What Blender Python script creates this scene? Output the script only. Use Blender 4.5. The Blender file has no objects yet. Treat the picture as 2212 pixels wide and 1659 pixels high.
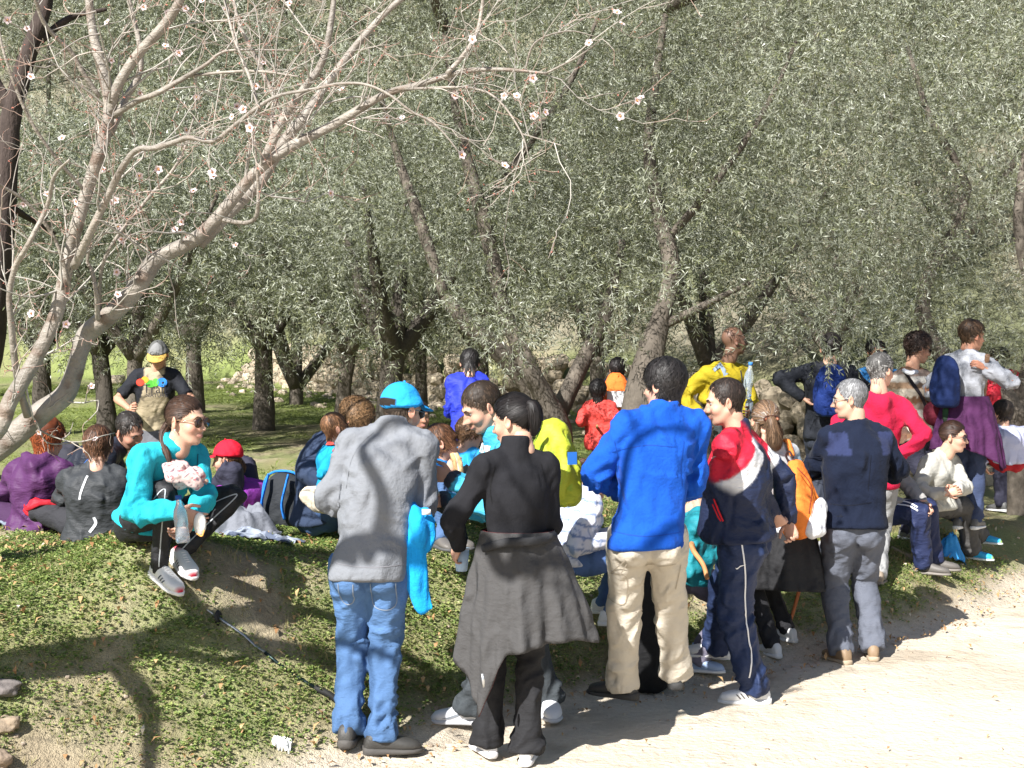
import bpy, math, random
import numpy as np
from mathutils import Vector, Matrix
from mathutils.bvhtree import BVHTree

# ------------------------------------------------------------------ camera, sky, sun
scene = bpy.context.scene
COL = scene.collection
F_PX = 1400.0; CAM_H = 1.9; PITCH = math.atan(37 / F_PX)
cam_d = bpy.data.cameras.new('camera'); cam = bpy.data.objects.new('camera', cam_d); COL.objects.link(cam)
cam_d.sensor_width = 36.0; cam_d.lens = 36.0 * F_PX / 1024; cam_d.clip_start = 0.1; cam_d.clip_end = 600
cam.location = (0, 0, CAM_H); cam.rotation_euler = (math.pi / 2 - PITCH, 0, 0)
scene.camera = cam
SUN_EL = math.radians(40); SUN_AZ = math.radians(33)      # the light travels away from the camera and to the right
TS = Vector((-math.sin(SUN_AZ) * math.cos(SUN_EL), -math.cos(SUN_AZ) * math.cos(SUN_EL), math.sin(SUN_EL)))
world = bpy.data.worlds.new('World'); scene.world = world; world.use_nodes = True
wn = world.node_tree; bg = wn.nodes['Background']
sky = wn.nodes.new('ShaderNodeTexSky'); sky.sky_type = 'NISHITA'; sky.sun_disc = False
sky.sun_elevation = SUN_EL; sky.sun_rotation = math.atan2(TS.x, TS.y)
wn.links.new(sky.outputs[0], bg.inputs[0]); bg.inputs[1].default_value = 0.06
sun_d = bpy.data.lights.new('sun', 'SUN'); sun_d.energy = 5.0; sun_d.angle = math.radians(0.5); sun_d.color = (1.0, 0.975, 0.935)
sun = bpy.data.objects.new('sun', sun_d); COL.objects.link(sun); sun.rotation_euler = (-TS).to_track_quat('-Z', 'Y').to_euler()
vs = scene.view_settings; vs.view_transform = 'Standard'; vs.look = 'None'; vs.gamma = 1; vs.use_curve_mapping = False
vs.exposure = 1.15
scene.cycles.max_bounces = 6; scene.cycles.diffuse_bounces = 3; scene.cycles.glossy_bounces = 2
scene.cycles.transmission_bounces = 4; scene.cycles.transparent_max_bounces = 4

# ------------------------------------------------------------------ numeric helpers
rng = np.random.default_rng(7); random.seed(7)
A = lambda *a: np.array(a, float)
def nrm(v):
    v = np.asarray(v, float); n = np.linalg.norm(v, axis=-1, keepdims=True); return v / np.maximum(n, 1e-9)
def sst(x, a=0.0, b=1.0):
    t = np.clip((np.asarray(x, float) - a) / (b - a), 0, 1); return t * t * (3 - 2 * t)
def _h(i, j, k):
    n = (i * 374761393 + j * 668265263 + k * 2147483647 + 1013904223) & 0xffffffff
    n = ((n ^ (n >> 13)) * 1274126177) & 0xffffffff
    n = ((n ^ (n >> 16)) * 2246822519) & 0xffffffff
    return ((n ^ (n >> 15)) & 0xffffff) / float(0xffffff) * 2 - 1
def vnoise(p):
    p = np.asarray(p, float); i = np.floor(p).astype(np.int64); f = p - i; u = f * f * (3 - 2 * f)
    r = 0
    for a in (0, 1):
        for b in (0, 1):
            for c in (0, 1):
                w = (u[..., 0] if a else 1 - u[..., 0]) * (u[..., 1] if b else 1 - u[..., 1]) * (u[..., 2] if c else 1 - u[..., 2])
                r = r + w * _h(i[..., 0] + a, i[..., 1] + b, i[..., 2] + c)
    return r
def fbm(p, n=3):
    p = np.asarray(p, float); r = 0; a = 1
    for k in range(n): r = r + a * vnoise(p * 2 ** k + 17.3 * k); a *= .5
    return r
def n2(x, y, s, o=0.0, n=3): return fbm(np.stack([np.asarray(x) * s, np.asarray(y) * s, np.full(np.shape(x), o)], -1), n)

# ------------------------------------------------------------------ terrain
def poly_sd(x, y, pts):
    x = np.asarray(x, float); y = np.asarray(y, float)
    best = np.full(x.shape, 1e9); sg = np.ones(x.shape)
    for (ax, ay), (bx, by) in zip(pts[:-1], pts[1:]):
        dx, dy = bx - ax, by - ay; L2 = dx * dx + dy * dy
        t = np.clip(((x - ax) * dx + (y - ay) * dy) / L2, 0, 1)
        ex, ey = x - ax - t * dx, y - ay - t * dy; dd = ex * ex + ey * ey
        m = dd < best; best = np.where(m, dd, best); sg = np.where(m, np.sign(dx * (y - ay) - dy * (x - ax)), sg)
    return np.sqrt(best) * np.where(sg == 0, 1, sg)
EDGE = [(-4.6, -40), (-4.2, 0), (-3.9, 3.4), (-3.1, 4.75), (-2.1, 5.4), (-1.15, 6.0), (-.55, 6.45), (.1, 7.15), (.8, 7.75), (1.5, 8.25), (2.6, 9.2), (3.5, 10.2), (4.4, 11.6), (7.5, 14), (40, 22), (120, 40)]
WALL = [(-90, 62), (-30, 42), (-6.5, 34), (-1.5, 26), (1.4, 24), (3.5, 18.2), (5.4, 15.6), (10, 15.2), (20, 18), (50, 26), (120, 45)]
def edge_s(x, y): return poly_sd(x, y, EDGE) + n2(x, y, 2.3, 3.1, 2) * .07
def gz(x, y, fine=True):
    x = np.asarray(x, float); y = np.asarray(y, float)
    s = poly_sd(x, y, EDGE)
    r = sst(x, 0.2, 3.2)
    amp = .78 * (1 - r) + .36 * r; W = 1.30 * (1 - r) + .75 * r
    z = amp * sst(s, -.12, W)
    z = z - (amp - .42 * (1 - r) - .30 * r) * sst(s, 3.0, 6.0) + .034 * np.clip(y - 14, 0, 30) * sst(s, 3, 8)
    sw = poly_sd(x, y, WALL)
    z = z + .75 * sst(sw, .05, .5) + .5 * np.clip(sw - .3, 0, None) + .8 * n2(x, y, .12, 5.0) * sst(sw, 1, 8)
    z = z + .17 * np.exp(-((x + 1.80) ** 2 + (y - 7.2) ** 2) / .22)
    if fine:
        g = sst(s, -.1, .35)
        z = z + g * (.022 * n2(x, y, 2.7, 1.0) + .010 * n2(x, y, 9, 2.0, 2)) + (1 - g) * .006 * n2(x, y, 2.2, 4.0)
    return z
def gz1(x, y): return float(gz(np.array([x]), np.array([y]))[0])
K = 1024 / 2212.0
cp, sp = math.cos(PITCH), math.sin(PITCH)
def P(x, y, d):
    """the point at distance d in front of the camera that the measured photograph position (2212 wide) looks at"""
    u = (x * K - 512) / F_PX; v = -(y * K - 384) / F_PX
    r = np.array([u, cp + v * sp, v * cp - sp]); r = r / r[1] * d
    return r + np.array([0, 0, CAM_H])
def G(x, y, near=3.5, far=60):
    ds = np.concatenate([np.arange(near, 16, .04), np.arange(16, far, .2)])
    o = P(x, y, 1.0) - A(0, 0, CAM_H)
    z = CAM_H + o[2] * ds; h = gz(o[0] * ds, ds)
    k = np.argmax(z < h); lo, hi = ds[max(k - 1, 0)], ds[k]
    for _ in range(18):
        m = (lo + hi) / 2
        if CAM_H + o[2] * m < gz1(o[0] * m, m): hi = m
        else: lo = m
    return np.array([o[0] * hi, hi, gz1(o[0] * hi, hi)])
def onground(x, d):
    p = P(x, 900, d); return A(p[0], p[1], gz1(p[0], p[1]))

# ------------------------------------------------------------------ materials
MATS = {}
def mat(name, rough=.8, col=None, attr=False, spec=.5, noise=None, bump=None, rand=0.0, trans=0.0, metal=0.0, sheen=0.0, sss=0.0, alpha_trans=0.0, extra=None):
    if name in MATS: return MATS[name]
    m = bpy.data.materials.new(name); m.use_nodes = True; nt = m.node_tree; N = nt.nodes; L = nt.links
    b = N['Principled BSDF']; b.inputs['Roughness'].default_value = rough; b.inputs['Specular IOR Level'].default_value = spec
    b.inputs['Metallic'].default_value = metal
    if sheen: b.inputs['Sheen Weight'].default_value = sheen; b.inputs['Sheen Roughness'].default_value = .5
    if sss: b.inputs['Subsurface Weight'].default_value = sss; b.inputs['Subsurface Radius'].default_value = (.012, .005, .003)
    if alpha_trans: b.inputs['Transmission Weight'].default_value = alpha_trans
    if attr:
        a = N.new('ShaderNodeAttribute'); a.attribute_name = 'col'; src = a.outputs['Color']
    else:
        a = N.new('ShaderNodeRGB'); a.outputs[0].default_value = (*col, 1); src = a.outputs[0]
    tc = N.new('ShaderNodeTexCoord')
    def mul(src, fac_socket, lo, hi):
        mr = N.new('ShaderNodeMapRange'); mr.inputs['To Min'].default_value = lo; mr.inputs['To Max'].default_value = hi
        L.new(fac_socket, mr.inputs['Value'])
        mx = N.new('ShaderNodeMix'); mx.data_type = 'RGBA'; mx.blend_type = 'MULTIPLY'; mx.inputs['Factor'].default_value = 1
        cc = N.new('ShaderNodeCombineColor')
        for i in range(3): L.new(mr.outputs[0], cc.inputs[i])
        L.new(src, mx.inputs['A']); L.new(cc.outputs[0], mx.inputs['B']); return mx.outputs['Result']
    for (sc, amt) in (noise or []):
        t = N.new('ShaderNodeTexNoise'); t.inputs['Scale'].default_value = sc; t.inputs['Detail'].default_value = 5
        L.new(tc.outputs['Object'], t.inputs['Vector']); src = mul(src, t.outputs[0], 1 - amt, 1 + amt)
    if rand:
        g = N.new('ShaderNodeNewGeometry'); src = mul(src, g.outputs['Random Per Island'], 1 - rand, 1 + rand)
    L.new(src, b.inputs['Base Color'])
    if bump:
        last = None
        for (sc, dist, stretch) in bump:
            t = N.new('ShaderNodeTexNoise'); t.inputs['Scale'].default_value = sc; t.inputs['Detail'].default_value = 4
            mp = N.new('ShaderNodeMapping'); mp.inputs['Scale'].default_value = stretch
            L.new(tc.outputs['Object'], mp.inputs['Vector']); L.new(mp.outputs[0], t.inputs['Vector'])
            bn = N.new('ShaderNodeBump'); bn.inputs['Strength'].default_value = .8; bn.inputs['Distance'].default_value = dist
            L.new(t.outputs[0], bn.inputs['Height'])
            if last: L.new(last, bn.inputs['Normal'])
            last = bn.outputs[0]
        L.new(last, b.inputs['Normal'])
    if trans:
        tr = N.new('ShaderNodeBsdfTranslucent'); L.new(src, tr.inputs['Color']); ms = N.new('ShaderNodeMixShader'); ms.inputs[0].default_value = trans
        L.new(b.outputs[0], ms.inputs[1]); L.new(tr.outputs[0], ms.inputs[2]); L.new(ms.outputs[0], N['Material Output'].inputs['Surface'])
    if extra: extra(N, L, b, src)
    MATS[name] = m; return m

def mesh_from(V, Fs, name='mesh', smooth=True, cols=None, mats=None, midx=None):
    V = np.asarray(V, float).reshape(-1, 3)
    me = bpy.data.meshes.new(name)
    if isinstance(Fs, np.ndarray):
        n, k = Fs.shape
        me.vertices.add(len(V)); me.vertices.foreach_set('co', V.astype(np.float32).ravel())
        me.loops.add(n * k); me.loops.foreach_set('vertex_index', Fs.astype(np.int32).ravel())
        me.polygons.add(n); me.polygons.foreach_set('loop_start', (np.arange(n) * k).astype(np.int32)); me.polygons.foreach_set('loop_total', np.full(n, k, np.int32))
    else:
        lt = np.array([len(f) for f in Fs], np.int32); li = np.concatenate([np.asarray(f) for f in Fs]) if len(Fs) else np.zeros(0)
        me.vertices.add(len(V)); me.vertices.foreach_set('co', V.astype(np.float32).ravel())
        me.loops.add(len(li)); me.loops.foreach_set('vertex_index', li.astype(np.int32))
        me.polygons.add(len(Fs)); me.polygons.foreach_set('loop_start', (np.cumsum(lt) - lt).astype(np.int32)); me.polygons.foreach_set('loop_total', lt)
    me.polygons.foreach_set('use_smooth', np.full(len(me.polygons), smooth))
    if midx is not None: me.polygons.foreach_set('material_index', np.asarray(midx, np.int32))
    me.update(calc_edges=True)
    if cols is not None:
        at = me.color_attributes.new('col', 'FLOAT_COLOR', 'POINT')
        c = np.ones((len(V), 4), np.float32); c[:, :3] = cols; at.data.foreach_set('color', c.ravel())
    for m in (mats or []): me.materials.append(m)
    return me
def props(o, label=None, cat=None, group=None, kind=None):
    if label: o['label'] = label
    if cat: o['category'] = cat
    if group: o['group'] = group
    if kind: o['kind'] = kind
    return o
ORG = {}
def empty(name, loc, label=None, cat=None, group=None):
    o = bpy.data.objects.new(name, None); o.empty_display_size = .1; COL.objects.link(o); o.location = tuple(loc)
    ORG[o.name] = np.array(loc, float); return props(o, label, cat, group)
class MB:
    """collects shapes in world metres; build() links them as one mesh object"""
    def __init__(s): s.v = []; s.f = []; s.c = []; s.n = 0; s.mi = []
    def add(s, V, Fs, col=(1, 1, 1), mi=0):
        V = np.asarray(V, float).reshape(-1, 3); n = s.n
        s.v.append(V); s.f += [tuple(int(i) + n for i in f) for f in Fs]; s.mi += [mi] * len(Fs)
        c = np.empty((len(V), 3)); c[:] = col; s.c.append(c); s.n += len(V); return s
    def V(s): return np.concatenate(s.v)
    def build(s, name, material, parent=None, loc=None, smooth=True, kind=None, label=None):
        V = s.V(); org = ORG[parent.name] if parent is not None else (np.array(loc, float) if loc is not None else V.mean(0) * [1, 1, 0] + [0, 0, V[:, 2].min()])
        mats = material if isinstance(material, list) else [material]
        me = mesh_from(V - org, s.f, name, smooth, np.concatenate(s.c), mats, s.mi)
        o = bpy.data.objects.new(name, me); COL.objects.link(o)
        if parent is not None: o.parent = parent
        else: o.location = tuple(org)
        ORG[o.name] = org
        return props(o, label=label, kind=kind)
def loft(C, U, W, a, b, seg=16, ex=2.0, cap=True):
    """sections centred on C spanning axes U (half size a) and W (half size b)"""
    C = np.asarray(C, float); n = len(C); th = np.linspace(0, 2 * np.pi, seg, endpoint=False)
    c, s_ = np.cos(th), np.sin(th); c = np.sign(c) * np.abs(c) ** (2 / ex); s_ = np.sign(s_) * np.abs(s_) ** (2 / ex)
    a = np.broadcast_to(a, n); b = np.broadcast_to(b, n); U = np.broadcast_to(U, (n, 3)); W = np.broadcast_to(W, (n, 3))
    V = C[:, None] + U[:, None] * (a[:, None] * c)[..., None] + W[:, None] * (b[:, None] * s_)[..., None]
    F_ = [(i * seg + j, i * seg + (j + 1) % seg, (i + 1) * seg + (j + 1) % seg, (i + 1) * seg + j) for i in range(n - 1) for j in range(seg)]
    V = V.reshape(-1, 3)
    if cap:
        V = np.vstack([V, C[0], C[-1]]); q = n * seg
        F_ += [(q, (j + 1) % seg, j) for j in range(seg)] + [(q + 1, (n - 1) * seg + j, (n - 1) * seg + (j + 1) % seg) for j in range(seg)]
    return V, F_
def frames(C, ref=None):
    C = np.asarray(C, float); T = np.gradient(C, axis=0); T = nrm(T)
    u = ref if ref is not None else (A(0, 0, 1) if abs(T[0][2]) < .9 else A(1, 0, 0))
    Us = []
    for t in T:
        u = u - t * np.dot(u, t); u = u / max(np.linalg.norm(u), 1e-6); Us.append(u)
    Us = np.array(Us); return T, Us, np.cross(T, Us)
def resample(C, r, n):
    """Catmull-Rom through C with radii r"""
    C = np.asarray(C, float); r = np.asarray(r, float)
    D = np.column_stack([C, r]) if r.ndim == 1 else np.hstack([C, r])
    if len(D) == 2: D = np.vstack([D[0], D.mean(0), D[1]])
    Q = np.vstack([2 * D[0] - D[1], D, 2 * D[-1] - D[-2]]); m = len(D) - 1
    t = np.linspace(0, m, n); i = np.minimum(t.astype(int), m - 1); u = (t - i)[:, None]
    p0, p1, p2, p3 = Q[i], Q[i + 1], Q[i + 2], Q[i + 3]
    R = .5 * (2 * p1 + (p2 - p0) * u + (2 * p0 - 5 * p1 + 4 * p2 - p3) * u ** 2 + (3 * p1 - p0 - 3 * p2 + p3) * u ** 3)
    return (R[:, :3], np.maximum(R[:, 3], 1e-4)) if r.ndim == 1 else (R[:, :3], R[:, 3:])
def tube(C, r, seg=8, n=None, ex=2.0, flat=1.0, ref=None, cap=True):
    if n: C, r = resample(C, np.broadcast_to(r, len(C)), n)
    T, U, W = frames(C, ref); r = np.broadcast_to(r, len(C)); return loft(C, U, W, r, r * flat, seg, ex, cap)
def ball(c, r, n=10, m=14, rot=None):
    r = np.broadcast_to(r, 3); th = np.linspace(0, np.pi, n + 1)[1:-1]; ph = np.linspace(0, 2 * np.pi, m, endpoint=False)
    V = np.array([[np.sin(t) * np.cos(p), np.sin(t) * np.sin(p), np.cos(t)] for t in th for p in ph] + [[0, 0, 1], [0, 0, -1]]) * r
    if rot is not None: V = V @ np.asarray(rot).T
    F_ = [(i * m + j, (i + 1) * m + j, (i + 1) * m + (j + 1) % m, i * m + (j + 1) % m) for i in range(n - 2) for j in range(m)]
    q = (n - 1) * m; F_ += [(q, j, (j + 1) % m) for j in range(m)] + [(q + 1, (n - 2) * m + (j + 1) % m, (n - 2) * m + j) for j in range(m)]
    return V + np.asarray(c, float), F_
def boxm(c, h, R=None):
    V = np.array([[x, y, z] for x in (-1, 1) for y in (-1, 1) for z in (-1, 1)], float) * h
    if R is not None: V = V @ np.asarray(R).T
    return V + np.asarray(c, float), [(0, 1, 3, 2), (4, 6, 7, 5), (0, 4, 5, 1), (2, 3, 7, 6), (0, 2, 6, 4), (1, 5, 7, 3)]
def rotz(a): c, s = math.cos(a), math.sin(a); return np.array([[c, -s, 0], [s, c, 0], [0, 0, 1.]])
def rmat(M):
    q = nrm(rng.normal(size=(M, 4))); w, x, y, z = q.T
    return np.stack([1 - 2 * (y * y + z * z), 2 * (x * y - z * w), 2 * (x * z + y * w), 2 * (x * y + z * w), 1 - 2 * (x * x + z * z), 2 * (y * z - x * w), 2 * (x * z - y * w), 2 * (y * z + x * w), 1 - 2 * (x * x + y * y)], -1).reshape(M, 3, 3)
def place(name, me, loc, parent=None, rot=None, scale=None):
    o = bpy.data.objects.new(name, me); COL.objects.link(o)
    if parent is not None: o.parent = parent; o.location = tuple(np.asarray(loc, float) - ORG[parent.name])
    else: o.location = tuple(loc)
    if rot is not None: o.rotation_euler = rot
    if scale is not None: o.scale = (scale,) * 3 if np.isscalar(scale) else tuple(scale)
    return o

# ------------------------------------------------------------------ ground
def axis(segs):
    out = [np.arange(a, b, s) for a, b, s in segs]; return np.concatenate(out + [[segs[-1][1]]])
gx = axis([(-160, -40, 12), (-40, -12, 2.5), (-12, -4.5, .5), (-4.5, 5, .055), (5, 12, .4), (12, 40, 2), (40, 160, 10)])
gy = axis([(-40, 0, 4), (0, 3.6, .4), (3.6, 12.5, .055), (12.5, 20, .2), (20, 45, .5), (45, 160, 3)])
X, Y = np.meshgrid(gx, gy); Z = gz(X, Y)
def grass_density(x, y):
    s = edge_s(x, y)
    d = sst(n2(x, y, 1.6, 9.0) + .35 * n2(x, y, 6, 11.0, 2), -1.05, -.10) * sst(s, .02, .35)
    return d * (1 - .5 * sst(s, 2.2, 3.5) * (1 - sst(s, 4.2, 6)))
def ground_color(x, y):
    s = edge_s(x, y); g = grass_density(x, y)
    soil = A(.38, .32, .215); sand = A(.60, .52, .41); green = A(.17, .21, .07); dry = A(.33, .28, .15); litter = A(.17, .125, .085)
    n = sst(n2(x, y, 3.5, 20.0), -.6, .6)[..., None]
    c = soil * (1 - n * .4) + litter * n * .4
    c = c * (1 - (g * .75)[..., None]) + (green * (1 - n) + dry * n * .5 + green * n * .5) * (g * .75)[..., None]
    far = sst(s, 4, 7)[..., None]; gr = A(.20, .25, .075)
    m = sst(n2(x, y, .7, 31.0), -.9, .4)[..., None]
    c = c * (1 - far * m * .85) + gr * far * m * .85
    sw = poly_sd(x, y, WALL); hl = sst(sw, .1, 1.5)[..., None]; hc = A(.25, .225, .16) * (.8 + .3 * n2(x, y, .6, 40.0))[..., None]
    hg = sst(n2(x, y, .35, 41.0, 4), -.1, .6)[..., None]; hc = hc * (1 - hg * .7) + A(.13, .15, .07) * hg * .7
    c = c * (1 - hl) + hc * hl
    p = (1 - sst(s, -.02, .22))[..., None]; return c * (1 - p) + sand * (.9 + .12 * n2(x, y, 1.4, 50.0))[..., None] * p
GV = np.stack([X, Y, Z], -1).reshape(-1, 3); ny, nx = X.shape
idx = np.arange(ny * nx).reshape(ny, nx); GF = np.stack([idx[:-1, :-1], idx[:-1, 1:], idx[1:, 1:], idx[1:, :-1]], -1).reshape(-1, 4)
m_ground = mat('earth_and_herbs', rough=.95, attr=True, spec=.15, noise=[(14, .3), (90, .35), (320, .35)], bump=[(40, .02, (1, 1, 1)), (160, .008, (1, 1, 1))])
go = place('ground', mesh_from(GV, GF, 'ground', True, ground_color(X, Y).reshape(-1, 3), [m_ground]), (0, 0, 0)); props(go, kind='structure')
# dirt path: a sheet 4 mm above the ground with a ragged edge
cx = (X[:-1, :-1] + X[1:, 1:]) / 2; cy = (Y[:-1, :-1] + Y[1:, 1:]) / 2
keep = (edge_s(cx, cy) + .05 * n2(cx, cy, 7, 60.0) < -.12).ravel(); pf = GF[keep]; used, inv = np.unique(pf, return_inverse=True)
pv = GV[used] + [0, 0, .004]; px_, py_ = pv[:, 0], pv[:, 1]
sand = A(.60, .52, .41) * (.92 + .10 * n2(px_, py_, 1.4, 50.0))[:, None]
lit = sst(n2(px_, py_, 5, 70.0), .45, .95)[:, None] * sst(edge_s(px_, py_), -1.4, -.1)[:, None]
pc = sand * (1 - .45 * lit) + A(.2, .15, .1) * .45 * lit
m_path = mat('sandy_path', rough=.93, attr=True, spec=.2, noise=[(9, .08), (25, .12), (180, .2)], bump=[(7, .03, (1, 1, 1)), (30, .018, (1, 1, 1)), (170, .005, (1, 1, 1))])
po = place('path', mesh_from(pv, inv.reshape(-1, 4), 'path', True, pc, [m_path]), (0, 0, 0)); props(po, kind='structure')

def scatter(name, templ, pos, R, scale, material, jitter_faces=None):
    """templ (K,q,3) polygons with q corners; one mesh of all copies"""
    Kt, q = templ.shape[:2]; M = len(pos)
    V = np.einsum('mij,kqj->mkqi', R * scale[:, None, None], templ) + pos[:, None, None]
    return mesh_from(V.reshape(-1, 3), np.arange(M * Kt * q).reshape(-1, q), name, False, None, [material])
# clover-like ground cover near, grass tufts further away
def leafq(l, w, tilt=0.0, yaw=0.0, base=(0, 0, 0), curl=.25):
    v = np.array([[0, 0, 0], [-w / 2, l * .5, l * curl], [0, l, 0], [w / 2, l * .5, l * curl]]); c, s = math.cos(tilt), math.sin(tilt)
    v = v @ np.array([[1, 0, 0], [0, c, -s], [0, s, c]]).T @ rotz(yaw).T; return v + np.array(base)
clump = []
for k in range(6):
    y0 = rng.uniform(0, 6.28); rr = rng.uniform(.006, .028); clump.append(leafq(rng.uniform(.013, .022), rng.uniform(.011, .018), rng.uniform(-.1, .6), y0 + rng.uniform(-1, 1), (math.sin(-y0) * rr, math.cos(y0) * rr, rng.uniform(.004, .022))))
clump = np.array(clump)
def pick(n, x0, x1, y0, y1, dens):
    x = rng.uniform(x0, x1, n); y = rng.uniform(y0, y1, n); ok = rng.random(n) < dens(x, y) * (np.abs(x) < y * .44 + .4); return x[ok], y[ok]
x, y = pick(165000, -4, 4.6, 4.3, 11.5, lambda x, y: grass_density(x, y) * np.clip(1.25 - (y - 4.3) / 9, .35, 1))
def zyaw(n, tilt=.25):
    a = rng.uniform(0, 6.28, n); c, s = np.cos(a), np.sin(a); o = np.zeros(n); l = np.ones(n)
    Rz = np.stack([c, -s, o, s, c, o, o, o, l], -1).reshape(n, 3, 3)
    b = rng.normal(0, tilt, n); c, s = np.cos(b), np.sin(b); Rx = np.stack([l, o, o, o, c, -s, o, s, c], -1).reshape(n, 3, 3); return np.einsum('nij,njk->nik', Rz, Rx)
def leafmat(name, c1, c2, rough=.55, trans=.25, back=None, c3=None, spec=.4):
    def ex(N, L, b, src):
        g = N.new('ShaderNodeNewGeometry'); cr = N.new('ShaderNodeValToRGB'); e = cr.color_ramp.elements
        e[0].color = (*c1, 1); e[1].color = (*c2, 1)
        if c3: e[1].position = .93; z_ = e.new(1.0); z_.color = (*c3, 1)
        L.new(g.outputs['Random Per Island'], cr.inputs[0]); s_ = cr.outputs[0]
        if back:
            mx = N.new('ShaderNodeMix'); mx.data_type = 'RGBA'; L.new(g.outputs['Backfacing'], mx.inputs['Factor']); L.new(s_, mx.inputs['A']); mx.inputs['B'].default_value = (*back, 1); s_ = mx.outputs['Result']
        L.new(s_, b.inputs['Base Color'])
        for nd in N:
            if nd.type == 'BSDF_TRANSLUCENT': L.new(s_, nd.inputs['Color'])
    return mat(name, rough=rough, col=c1, trans=trans, spec=spec, extra=ex)
m_clover = leafmat('ground_cover_leaf', (.085, .165, .035), (.36, .42, .13), .6, .35, None, (.62, .52, .30))
h = gz(x, y)
go = place('ground_cover', scatter('ground_cover', clump, np.stack([x, y, h], -1), zyaw(len(x)), rng.uniform(.45, 1.2, len(x)), m_clover), (0, 0, 0)); props(go, 'low clover and herbs growing over the earth bank', None, None, 'stuff')
blades = np.array([leafq(rng.uniform(.04, .10), .004, rng.uniform(.35, 1.35), rng.uniform(0, 6.28), (rng.uniform(-.02, .02), rng.uniform(-.02, .02), -.005), .06) for _ in range(7)])
x, y = pick(16000, -4, 4.6, 4.3, 12, lambda x, y: sst(edge_s(x, y), .05, .4) * sst(n2(x, y, .9, 77.0), -.3, .8))
m_dry = leafmat('dry_grass', (.38, .31, .16), (.22, .25, .08), .7, .3)
go = place('dry_grass', scatter('dry_grass', blades, np.stack([x, y, gz(x, y)], -1), zyaw(len(x)), rng.uniform(.5, 1.2, len(x)), m_dry), (0, 0, 0)); props(go, 'thin dry grass blades among the herbs of the bank', None, None, 'stuff')
x, y = pick(60000, -11, 11, 11, 34, lambda x, y: sst(n2(x, y, .7, 31.0), -.8, .5) * (poly_sd(x, y, WALL) < -.2) * (edge_s(x, y) > 2.5))
m_grass = leafmat('meadow_grass', (.15, .21, .045), (.32, .36, .10), .6, .35)
go = place('meadow_grass', scatter('meadow_grass', blades[:5] * [3.0, 3.0, .6], np.stack([x, y, gz(x, y)], -1), zyaw(len(x)), rng.uniform(.6, 1.3, len(x)), m_grass), (0, 0, 0)); props(go, 'bright green grass of the olive grove floor', None, None, 'stuff')
# ------------------------------------------------------------------ trees
m_bark = mat('olive_bark', rough=.9, attr=True, spec=.2, noise=[(9, .35), (45, .3)], bump=[(14, .03, (1, 1, .25)), (50, .012, (1, 1, .4))])
m_almond = mat('almond_bark', rough=.55, attr=True, spec=.45, noise=[(7, .35), (45, .25)], bump=[(22, .022, (.5, .5, 1)), (90, .006, (1, 1, 1))])
m_twig = mat('twig_bark', rough=.7, attr=True, spec=.3, noise=[(20, .2)])
def limb_mesh(C, r, seg=12, n=24, rough=.12, bark=A(.115, .098, .08), bands=0.0):
    C, r = resample(C, r, n); T, U, W = frames(C, A(.3, .2, 1)); V, F_ = loft(C, U, W, r, r, seg)
    cc = np.vstack([np.repeat(C, seg, 0), C[0], C[-1]]); d = V - cc; rr = np.append(np.repeat(r, seg), [0, 0])[:, None]
    k = (fbm(cc * 3 + nrm(d) * 1.6, 2) * .6 + vnoise(cc * [9, 9, 9] + nrm(d) * 2.6) * .4)[:, None] * rough
    V = cc + d * (1 + k); t = (.5 + .5 * fbm(V * 7, 2))[:, None]
    c = bark * (.75 + .5 * t)
    if bands:
        lon = np.append(np.repeat(np.cumsum(np.linalg.norm(np.gradient(C, axis=0), axis=1)), seg), [0, 0])
        b = sst(vnoise(np.stack([lon * 17, nrm(d)[:, 0] * .9, nrm(d)[:, 2] * .9], -1)), .15, .6)[:, None] * bands
        c = c * (1 - b) + A(.12, .075, .05) * b
    return V, F_, c
def olive_twig(K=12, L=.22, leaf=.055):
    T = []
    for k in range(K):
        t = (k // 2 + .6) / (K / 2 + .3); side = 1 if k % 2 else -1; yaw = side * rng.uniform(.5, 1.0); roll = rng.uniform(0, 3.1)
        l = leaf * rng.uniform(.75, 1.15) * (1 - .3 * t); q = leafq(l, l * .20, 0, yaw, (0, 0, 0), .05)
        c, s = math.cos((k // 2) * 1.57 + roll * .3), math.sin((k // 2) * 1.57 + roll * .3)
        q = q @ np.array([[c, 0, s], [0, 1, 0], [-s, 0, c]]).T; T.append(q + [0, t * L, 0])
    T.append(np.array([[-.0018, 0, 0], [.0018, 0, 0], [.001, L, 0], [-.001, L, 0]])); T.append(leafq(leaf * .9, leaf * .2, 0, 0, (0, L, 0)))
    return np.array(T)
m_olive = leafmat('olive_leaf', (.028, .036, .014), (.172, .188, .090), .42, .12, (.27, .285, .215), (.32, .31, .17), .65)
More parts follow.
